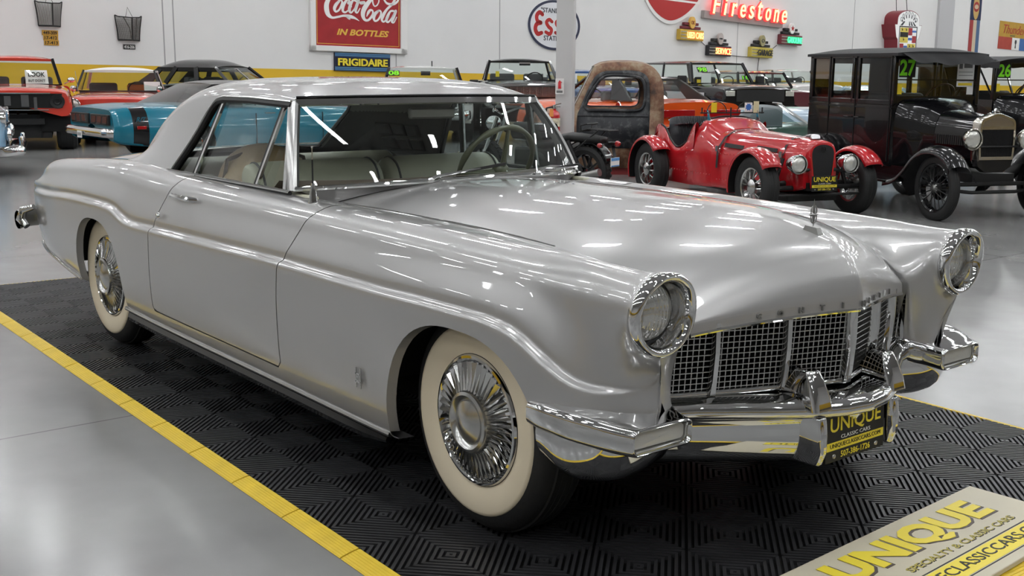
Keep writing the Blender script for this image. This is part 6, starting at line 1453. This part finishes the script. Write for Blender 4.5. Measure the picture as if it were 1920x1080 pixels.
def ribbon(pts, z0, z1, sub=6):
    """flat brush stroke in the xy plane"""
    p = catmull([np.array(q) for q in pts], sub) if len(pts) > 2 else [np.array(q, float) for q in pts]
    L_, R_ = [], []
    for i, q in enumerate(p):
        a, c = p[max(0, i-1)], p[min(len(p)-1, i+1)]; d = np.array([c[0]-a[0], c[1]-a[1]]); d = d/(np.linalg.norm(d) + 1e-9); n_ = np.array([-d[1], d[0]])
        w = max(.003, q[2]); L_.append((q[0] + n_[0]*w, q[1] + n_[1]*w)); R_.append((q[0] - n_[0]*w, q[1] - n_[1]*w))
    mb = MB().grid([[(l[0], l[1], z0), (l[0], l[1], z1), (r[0], r[1], z1), (r[0], r[1], z0)] for l, r in zip(L_, R_)])
    for e in (0, len(p)-1): mb.lathe([(0, z1 - z0), (max(.003, p[e][2]), z1 - z0), (max(.003, p[e][2]), 0)], (p[e][0], p[e][1], z0), 'z', 12)
    return mb
# ---- big red bottle sign
T = wall_thing('soft_drink_sign', 'big red framed Coca-Cola IN BOTTLES sign on the far wall', 'sign', 17.2, 2.0)
plate(-1.34, 1.34, .0, 2.1, .02, .06, 'panel', pmat('faded_sign_red', (.36, .018, .022), .45, noise=.14, nscale=3), T)
for q in ((-1.50, 1.56, -.145, .0), (-1.50, 1.56, 2.1, 2.24), (-1.50, -1.34, -.145, 2.24), (1.34, 1.56, -.145, 2.24)): plate(*q, .0, .10, 'frame', M['white'], T, .01)
yl = pmat('sign_gold', (.78, .46, .07), .5)
for q in ((-1.30, 1.30, .045, .06), (-1.30, -1.285, .045, 2.06), (1.285, 1.30, .045, 2.06)): plate(*q, .06, .063, 'gold_line', yl, T)
cl = MB()
for st in COLA: r_ = ribbon(st, .06, .068); cl.add(r_.v, r_.f)
cl.obj('script_lettering', M['paper'], T, sharp=30, fixn=False)
text('IN BOTTLES', 'lettering', yl, T, I4(.13, .375, .061) , width=1.66, height=.17, depth=.006, bold=.035, shear=.28)
# ---- refrigerator maker's sign
T = wall_thing('frigidaire_sign', 'small blue and black FRIGIDAIRE sign with yellow letters under the big red sign', 'sign', 17.31, 1.585)
plate(-.88, .88, -.235, .245, 0, .07, 'panel', pmat('navy_sign', (.008, .012, .035), .4), T)
for y0 in (-.235, .135):
    for k in range(4): plate(-.88, .88, y0 + .006 + .026*k, y0 + .024 + .026*k, .07, .075, 'blue_stripe', pmat('stripe_blue_%d' % k, ((.03, .10, .24), (.12, .30, .50), (.05, .16, .34), (.12, .30, .50))[k], .4), T)
text('FRIGIDAIRE', 'lettering', M['yellowink'], T, I4(0, 0, .07), width=1.58, height=.20, depth=.02, bold=.03)
# ---- oval filling station sign behind the column
T = wall_thing('oval_station_sign', 'white oval Esso STANDARD STATION sign with navy rim, partly behind the grey column', 'sign', 24.3, 2.80)
def oval(a, b_, z0, z1, name, mat, par, ai=None, bi=None):
    mb = MB(); N_ = 56; P = [(math.cos(2*PI*k/N_), math.sin(2*PI*k/N_)) for k in range(N_)]
    if ai: mb.grid([[(a*c, b_*s_, z0), (a*c, b_*s_, z1), (ai*c, bi*s_, z1)] for c, s_ in P], cu=True)
    else: mb.grid([[(a*c, b_*s_, z0), (a*c, b_*s_, z1), (0, 0, z1)] for c, s_ in P], cu=True)
    return mb.obj(name, mat, par, sharp=40)
oval(1.08, .76, 0, .03, 'panel', pmat('enamel_white', (.72, .73, .76), .3), T); oval(1.08, .76, .03, .036, 'rim', pmat('enamel_navy', (.03, .035, .07), .3), T, .985, .685)
nk = pmat('enamel_ink', (.03, .035, .045), .4)
text('"STANDARD"', 'lettering', nk, T, I4(.05, .44, .03), width=1.22, height=.15, depth=.006, bold=.012); text('STATION', 'lettering', nk, T, I4(0, -.40, .03), width=.86, height=.15, depth=.006, bold=.012)
er = pmat('enamel_red', (.45, .02, .02), .35)
ES = [[(-.50, .30, .06), (-.62, .36, .065), (-.735, .25, .07), (-.70, .10, .065), (-.56, .05, .06)], [(-.56, .05, .06), (-.73, .0, .07), (-.78, -.15, .075), (-.68, -.285, .07), (-.52, -.25, .06)],
      [(-.10, .10, .05), (-.22, .16, .055), (-.335, .08, .06), (-.25, -.05, .06), (-.12, -.14, .06), (-.18, -.27, .06), (-.36, -.22, .05)]]
ES.append([(x + .40, y, w) for x, y, w in ES[2]]); ES.append([(.62 + .17*math.cos(t), -.06 + .21*math.sin(t), .055) for t in np.linspace(0, 2*PI, 12)])
e_ = MB(); w_ = MB()
for st in ES:
    r_ = ribbon(st, .030, .037); e_.add(r_.v, r_.f); r_ = ribbon([(x, y, w + .02) for x, y, w in st], .030, .033); w_.add(r_.v, r_.f)
w_.obj('lettering_outline', M['paper'], T, fixn=False); e_.obj('script_lettering', er, T, fixn=False)
# ---- red shield with white border
T = wall_thing('red_shield_sign', 'red pointed shield sign with a white border hanging above the small neon signs', 'sign', 29.5, 3.0)
def shield(k, z0, z1, name, mat):
    pts = [(-1.62*k, 1.9), (-1.60*k, 1.35), (-1.28*k + .0, .78), (-.80*k, .28 + (1-k)*.9), (-.30*k, .04 + (1-k)*1.2), (0, .0 + (1-k)*1.2), (.36*k, .06 + (1-k)*1.2), (.95*k, .34 + (1-k)*.9), (1.50*k, .85), (1.85*k, 1.35), (1.9*k, 1.9)]
    return MB().prism([tuple(p) for p in catmull(pts, 4)], z0, z1, 'z').obj(name, mat, T, sharp=30)
shield(1., 0, .05, 'border', M['white']); shield(.90, .05, .056, 'panel', er)
MB().prism([(-1.22, .80), (1.42, .74), (1.46, .80), (-1.24, .88)], .056, .06, 'z').obj('white_line', M['paper'], T)
plate(-.52, -.36, 1.10, 1.5, .056, .06, 'letter_foot', M['paper'], T); plate(.66, .82, 1.10, 1.5, .056, .06, 'letter_foot', M['paper'], T)
# ---- neon signs
def neon(name, col, s): return pmat(name, tuple(c*.4 for c in col), .5, emis=col, estr=s)
NY, NR, NG = neon('neon_warm', (1., .72, .22), 2.6), neon('neon_red_glow', (1., .05, .05), 1.1), neon('neon_green', (.1, 1., .42), 1.2)
NS = neon('neon_small', (1., .74, .25), 1.3)
T = wall_thing('neon_tyre_sign', 'long Firestone sign of separate glowing red and yellow neon letters on a grey rail', 'neon sign', 31.1, 3.42, tilt=-.05)
plate(0, 4.4, -.16, .10, 0, .16, 'rail', pmat('rail_grey', (.33, .30, .29), .5), T, .01)
for i, c in enumerate('Firestone'):
    x = .48 + .475*i; hh = .62 if c in 'Ft' else (.56 if c == 'i' else .44); ww = .36 if c == 'F' else (.14 if c == 'i' else (.24 if c in 't' else .27))
    base = .02; F_ = I4(x, base + hh/2, .18)
    text(c, 'letter_can', NR, T, F_, width=ww + .06, height=hh + .06, depth=.10, bold=.045, shear=.15)
    text(c, 'neon_tube', NY, T, I4(x, base + hh/2, .285), width=ww, height=hh, depth=.02, bold=.0, shear=.15)
for x in (.95, 3.05): MB().tube([(x, .1, .06), (x + .25, 2.5, .03)], .012, 5).obj('hanging_wire', M['darkmetal'], T)
def neon_box(label, b, z, word, badge, body, bars, tube, badge_col, w=1.18, h=.36, glow=None, bt=None):
    T = wall_thing('neon_sign', label, 'neon sign', b, z, 'small neon signs with stepped tops', tilt=-.03)
    MB().bx(-w/2, w/2, -h/2, h/2, 0, .20).obj('case', body, T, bev=.02)
    for k in range(3): plate(-w/2 + .01, -w*.22, -h*.36 + .105*k, -h*.36 + .105*k + .03, .20, .212, 'chrome_bar', M['satin'], T)
    if glow: plate(-w*.20, w/2 - .03, -h*.34, h*.34, .20, .206, 'lit_panel', glow, T)
    for k, (a, b_) in enumerate(((.40, .09), (.30, .09))): plate(-w*a, w*a, h/2 + .02 + .13*k, h/2 + .02 + .13*k + b_, .02, .15, 'stepped_top', bars, T, .008)
    o = MB(); N_ = 28
    o.grid([[(.14*math.cos(2*PI*k/N_), h/2 + .24 + .20*math.sin(2*PI*k/N_), .1), (.14*math.cos(2*PI*k/N_), h/2 + .24 + .20*math.sin(2*PI*k/N_), .20), (0, h/2 + .24, .20)] for k in range(N_)], cu=True); bo_ = o.obj('badge', badge_col, T)
    if badge == 'star': MB().prism([((.11 if k % 2 == 0 else .045)*math.sin(PI*k/5), h/2 + .24 + (.11 if k % 2 == 0 else .045)*math.cos(PI*k/5)) for k in range(10)], .2, .21, 'z').obj('star', bt or er, bo_)
    elif badge: text(badge, 'lettering', bt or nk, bo_, I4(0, h/2 + .24, .2), width=.17, height=.13 if len(badge) < 3 else .05, depth=.01, bold=.02)
    text(word, 'neon_tube', tube, T, I4(w*.11, -.005, .225), width=w*.70, height=h*.60, depth=.02, bold=.012)
neon_box('small OK USED CARS neon sign glowing orange, below the red shield', 30.48, 2.66, 'USED CARS', 'OK', pmat('neon_case_yellow', (.55, .36, .05), .4), pmat('maroon_bars', (.16, .02, .03), .4), NS, pmat('ok_yellow', (.75, .45, .10), .4), glow=neon('glow_orange', (1., .25, .06), .55), bt=pmat('ok_brown', (.3, .08, .02), .5))
neon_box('small SERVICE neon sign glowing red on a black case', 31.98, 2.155, 'SERVICE', 'FORD', pmat('neon_case_black', (.02, .02, .022), .35), pmat('black_bars', (.018, .018, .02), .4), NS, pmat('badge_grey', (.45, .40, .38), .4), glow=neon('glow_red', (1., .02, .02), .6))
neon_box('small unlit GARAGE neon sign on a yellow case', 34.32, 2.14, 'GARAGE', 'O', pmat('neon_case_olive', (.55, .45, .08), .4), pmat('black_bars2', (.018, .018, .02), .4), nk, pmat('badge_olive', (.35, .32, .16), .4), w=1.22)
neon_box('small GASOLINE neon sign glowing green with a star badge', 36.03, 2.63, 'GASOLINE', 'star', pmat('neon_case_maroon', (.16, .03, .04), .4), pmat('black_bars3', (.018, .018, .02), .4), NG, M['paper'], w=1.26, glow=neon('glow_green', (.05, .6, .25), .45))
for lab, pts in (('thin cord between the orange and red neon signs', [(31.12, 2.47), (31.34, 2.34)]), ('thin cord between the red and yellow neon signs', [(32.55, 2.02), (33.1, 1.99), (33.7, 1.97)]), ('thin cord between the yellow and green neon signs', [(34.95, 2.2), (35.35, 2.42)]), ('thin cord hanging down from the yellow neon sign', [(34.35, 1.95), (34.3, 1.6), (34.28, 1.2)])):
    c = thing('power_cord', lab, 'cord'); MB().tube([wp(b, z, .03) for b, z in pts], .012, 5).obj('cord', M['darkmetal'], c)
# ---- crest sign : deep red case with a white face
T = wall_thing('crest_sign', 'large white crest sign with coloured quarters in a deep dark red case', 'sign', 43.15, 2.9, tilt=0.)
out_ = [(-1.0, .50), (-.82, .50), (-.80, .74)] + [(-.80*math.cos(t), .74 + .34*math.sin(t)) for t in np.linspace(.15, PI - .15, 13)] + [(.80, .74), (.82, .50), (1.02, .50), (.86, .0), (.74, -.10), (.66, -.8), (0, -1.15), (-.66, -.8), (-.74, -.10), (-.86, .0)]
MB().prism(out_[::-1], .0, .62, 'z').obj('case', pmat('case_maroon', (.20, .02, .03), .45), T, sharp=30)
sc_ = lambda k, o: [(x*k, o + (y - o)*k) for x, y in out_]
MB().prism(sc_(.97, .1)[::-1], .62, .63, 'z').obj('face', pmat('face_white', (.82, .83, .82), .4, emis=(1, 1, 1), estr=.12), T, sharp=30)
cb, cy_, cr_, cw_, ck = pmat('crest_blue', (.05, .16, .5), .4), pmat('crest_yellow', (.72, .58, .10), .4), pmat('crest_red', (.36, .03, .04), .4), M['paper'], M['blackink']
def q4(x0, x1, y0, y1, m_, nm='crest_patch'): plate(x0, x1, y0, y1, .63, .638, nm, m_, T)
q4(-.66, -.62, -.6, .42, ck, 'outline'); q4(.62, .66, -.6, .42, ck, 'outline'); q4(-.66, .66, .40, .44, ck, 'outline')
q4(-.58, 0, .20, .38, cy_); q4(-.58, 0, .0, .20, ck); q4(-.58, 0, -.22, .0, cy_); q4(.02, .30, .08, .38, cr_); q4(.30, .60, .20, .28, cb); q4(.02, .30, -.12, -.02, cb); q4(.32, .60, -.22, .06, cr_)
q4(-.58, -.30, -.56, -.26, cr_); q4(-.28, -.02, -.44, -.34, cb); q4(.0, .58, -.46, -.26, cy_); q4(.0, .58, -.58, -.46, ck)
for x, y in ((-.45, .29), (-.15, .29), (-.32, -.10), (.14, -.36), (.42, -.36)): MB().lathe([(0, .01), (.035, .01), (.035, 0)], (x, y, .638), 'z', 10).bar((x - .03, y + .03, .64), (x - .03, y + .08, .64), .02, .01).obj('bird_mark', ck, T)
cwn = MB()
for k in range(7):
    a = PI*(.14 + .72*k/6); r_ = .78; x, y = -r_*.78*math.cos(a), .52 + .44*math.sin(a)
    cwn.tube([(x + .06*math.cos(t), y + .08*math.sin(t), .632) for t in np.linspace(0, 2*PI, 12, endpoint=False)], .010, 5, closed=True); cwn.bar((x*.82, .50 + (y - .52)*.62, .635), (x*.95, .5 + (y - .5)*.85, .635), .05, .01)
cwn.obj('crown_points', nk, T)
for k, (x0, x1) in enumerate(((-.62, -.45), (.02, .12), (.2, .32), (.42, .56))): MB().add([(x0, .46, .634), (x1, .46, .634), (x1*.6, .62, .634), (x0*.6, .64, .634)], [(0, 1, 2, 3)]).obj('crown_band', nk, T)
for x in (-.45, .35): MB().tube([(x, 1.05, .3), (x + .1*np.sign(-x), 3.2, .05)], .014, 5).obj('hanging_chain', M['darkmetal'], T)
# ---- banners
T = wall_thing('striped_banner', 'tall narrow red, cream and blue banner with a dark emblem panel at the top', 'banner', 49.5, 2.4, tilt=0.)
nv = pmat('banner_navy', (.02, .03, .08), .8)
for k, m_ in enumerate((pmat('banner_red', (.36, .05, .05), .8), pmat('banner_cream', (.60, .50, .36), .8), pmat('banner_blue', (.08, .14, .26), .8))): plate(-.44 + .29*k, -.15 + .29*k, -1.2, 1.42, .01, .02, 'stripe', m_, T)
plate(-.46, .45, 1.42, 3.6, .012, .024, 'emblem_panel', nv, T)
for sx, sy, zz, m_ in ((.26, .56, .026, pmat('emblem_tan', (.55, .36, .12), .6)), (.24, .22, .030, pmat('emblem_red', (.35, .03, .03), .6)), (.17, .10, .034, pmat('emblem_cream', (.6, .45, .3), .6))):
    MB().grid([[(sx*math.cos(t), 2.0 + sy*math.sin(t), zz), (0, 2.0, zz)] for t in np.linspace(0, 2*PI, 28)]).obj('emblem', m_, T)
T = wall_thing('thunderbird_banner', 'wide gold Thunderbird banner with red, white and blue lower half at the right edge', 'banner', 51.7, 3.2, tilt=-.03)
plate(0, 4.2, -.02, .68, .01, .02, 'gold_cloth', pmat('banner_gold', (.50, .30, .05), .8, noise=.12, nscale=3), T)
plate(0, 1.28, -.58, -.02, .01, .02, 'red_cloth', pmat('banner_red2', (.42, .07, .05), .8, noise=.1, nscale=3), T); plate(1.28, 2.0, -.58, -.02, .01, .02, 'white_cloth', M['paper'], T); plate(2.0, 4.2, -.58, -.02, .01, .02, 'blue_cloth', pmat('banner_blue2', (.07, .17, .42), .8, noise=.1, nscale=3), T)
text('Thunderbird', 'script_lettering', pmat('script_red', (.40, .04, .03), .6), T, I4(1.95, .34, .02), width=3.1, height=.40, depth=.008, shear=.35)
plate(1.05, 1.5, .02, .09, .02, .026, 'small_mark', pmat('olive_mark', (.18, .15, .04), .6), T)
MB().prism([(1.56, -.12), (1.70, -.12), (1.72, -.24), (1.66, -.32), (1.68, -.5), (1.58, -.5), (1.60, -.32), (1.54, -.24)], .02, .028, 'z').obj('emblem', nk, T)
# ---- old radiator grilles with number plates
def old_grille(label, b, z, w, h, mesh, seed):
    T = wall_thing('radiator_grille', label, 'grille', b, z)
    pt = lambda u, v: ((u*(w/2)*(.80 + .20*v**1.6)), (v - .5)*h + (.05*h if abs(u) > .9 and v > .9 else 0) - .04*h*(1 - abs(u))*(v > .9), .05 + .16*(1 - abs(u))*1.)
    bd = MB().tube([pt(-1, t) for t in np.linspace(0, 1, 9)], .014, 6).tube([pt(1, t) for t in np.linspace(0, 1, 9)], .014, 6).tube([pt(u, 1) for u in np.linspace(-1, 1, 11)], .013, 6).tube([pt(u, 0) for u in np.linspace(-1, 1, 11)], .02, 6).tube([pt(.12, t) for t in np.linspace(0, 1, 7)], .018, 6)
    bd.obj('frame', M['darkmetal'], T)
    gm_ = pmat('old_bars', (.22, .21, .20), .4, .8) if not mesh else pmat('old_mesh', (.12, .11, .10), .55, .5)
    br_ = MB()
    if mesh:
        for k in range(40): u = -.97 + 1.94*k/39; br_.tube([pt(u, t) for t in (0, .5, .97)], .0035, 4)
        for k in range(24): v = .03 + .92*k/23; br_.tube([pt(u, v) for u in (-1, -.5, 0, .5, 1)], .003, 4)
        for us in ((-.45, -.1, .0), (.55, .62, .5)): br_.tube([pt(us[0], .98), pt(us[1], .5), pt(us[2], .02)], .012, 5)
    else:
        for k in range(22): u = -.95 + 1.9*k/21; br_.tube([pt(u, t) for t in (0, .35, .7, .98)], .008, 5)
    br_.obj('bars', gm_, T); MB().tube([(-.07, h*.5, .08), (0, h*.5 + .22, .02), (.09, h*.5, .08)], .006, 5).obj('hanging_wire', M['darkmetal'], T)
    return T
old_grille('old barred radiator grille hung on the wall above three yellow number plates', 9.05, 2.56, .60, .52, False, 1)
old_grille('old fine mesh radiator grille hung on the wall above a dark number plate', 10.86, 2.30, .64, .54, True, 2)
PY_, PK = pmat('plate_mustard', (.52, .29, .035), .5, noise=.15, nscale=9), pmat('plate_dark', (.035, .033, .032), .5)
def number_plate(label, b, z, s, w, pm, im): 
    T = wall_thing('number_plate', label, 'number plate', b, z); MB().bx(-w/2, w/2, -.058, .058, .01, .016).obj('plate', pm, T, bev=.003)
    text(s, 'lettering', im, T, I4(.0, 0, .016), width=w*.84, height=.075, depth=.003, bold=.02)
number_plate('mustard yellow number plate reading 449-309, topmost of three', 9.06, 2.15, '449-309', .36, PY_, M['blackink'])
number_plate('mustard yellow number plate reading 17-412, middle of three', 9.07, 2.04, '17-412', .33, PY_, M['blackink'])
number_plate('mustard yellow number plate reading 17-413, lowest of three', 9.08, 1.93, '17-413', .33, PY_, M['blackink'])
number_plate('dark number plate reading 416-206 under the mesh grille', 10.87, 1.875, '416-206', .29, PK, M['paper'])
# ---- pilaster and panel joints
def tr(o): return tag(o, kind='structure')
tr(MB().hexa([wp(46.3, FZ, 0), wp(47.5, FZ, 0), wp(47.5, FZ, .12), wp(46.3, FZ, .12)], [wp(46.3, CEIL, 0), wp(47.5, CEIL, 0), wp(47.5, CEIL, .12), wp(46.3, CEIL, .12)]).obj('trim_2', pmat('pilaster_grey', (.5, .5, .51), .5), None))
JT = pmat('joint_grey', (.36, .36, .36), .7)
for i, b_ in enumerate((11.72, 11.98, 18.42, 22.13, 33.1, 40.2)): tr(MB().hexa([wp(b_, 1.45, 0), wp(b_ + .03, 1.45, 0), wp(b_ + .03, 1.45, .004), wp(b_, 1.45, .004)], [wp(b_, CEIL, 0), wp(b_ + .03, CEIL, 0), wp(b_ + .03, CEIL, .004), wp(b_, CEIL, .004)]).obj('trim_%d' % (i + 3), JT, None))
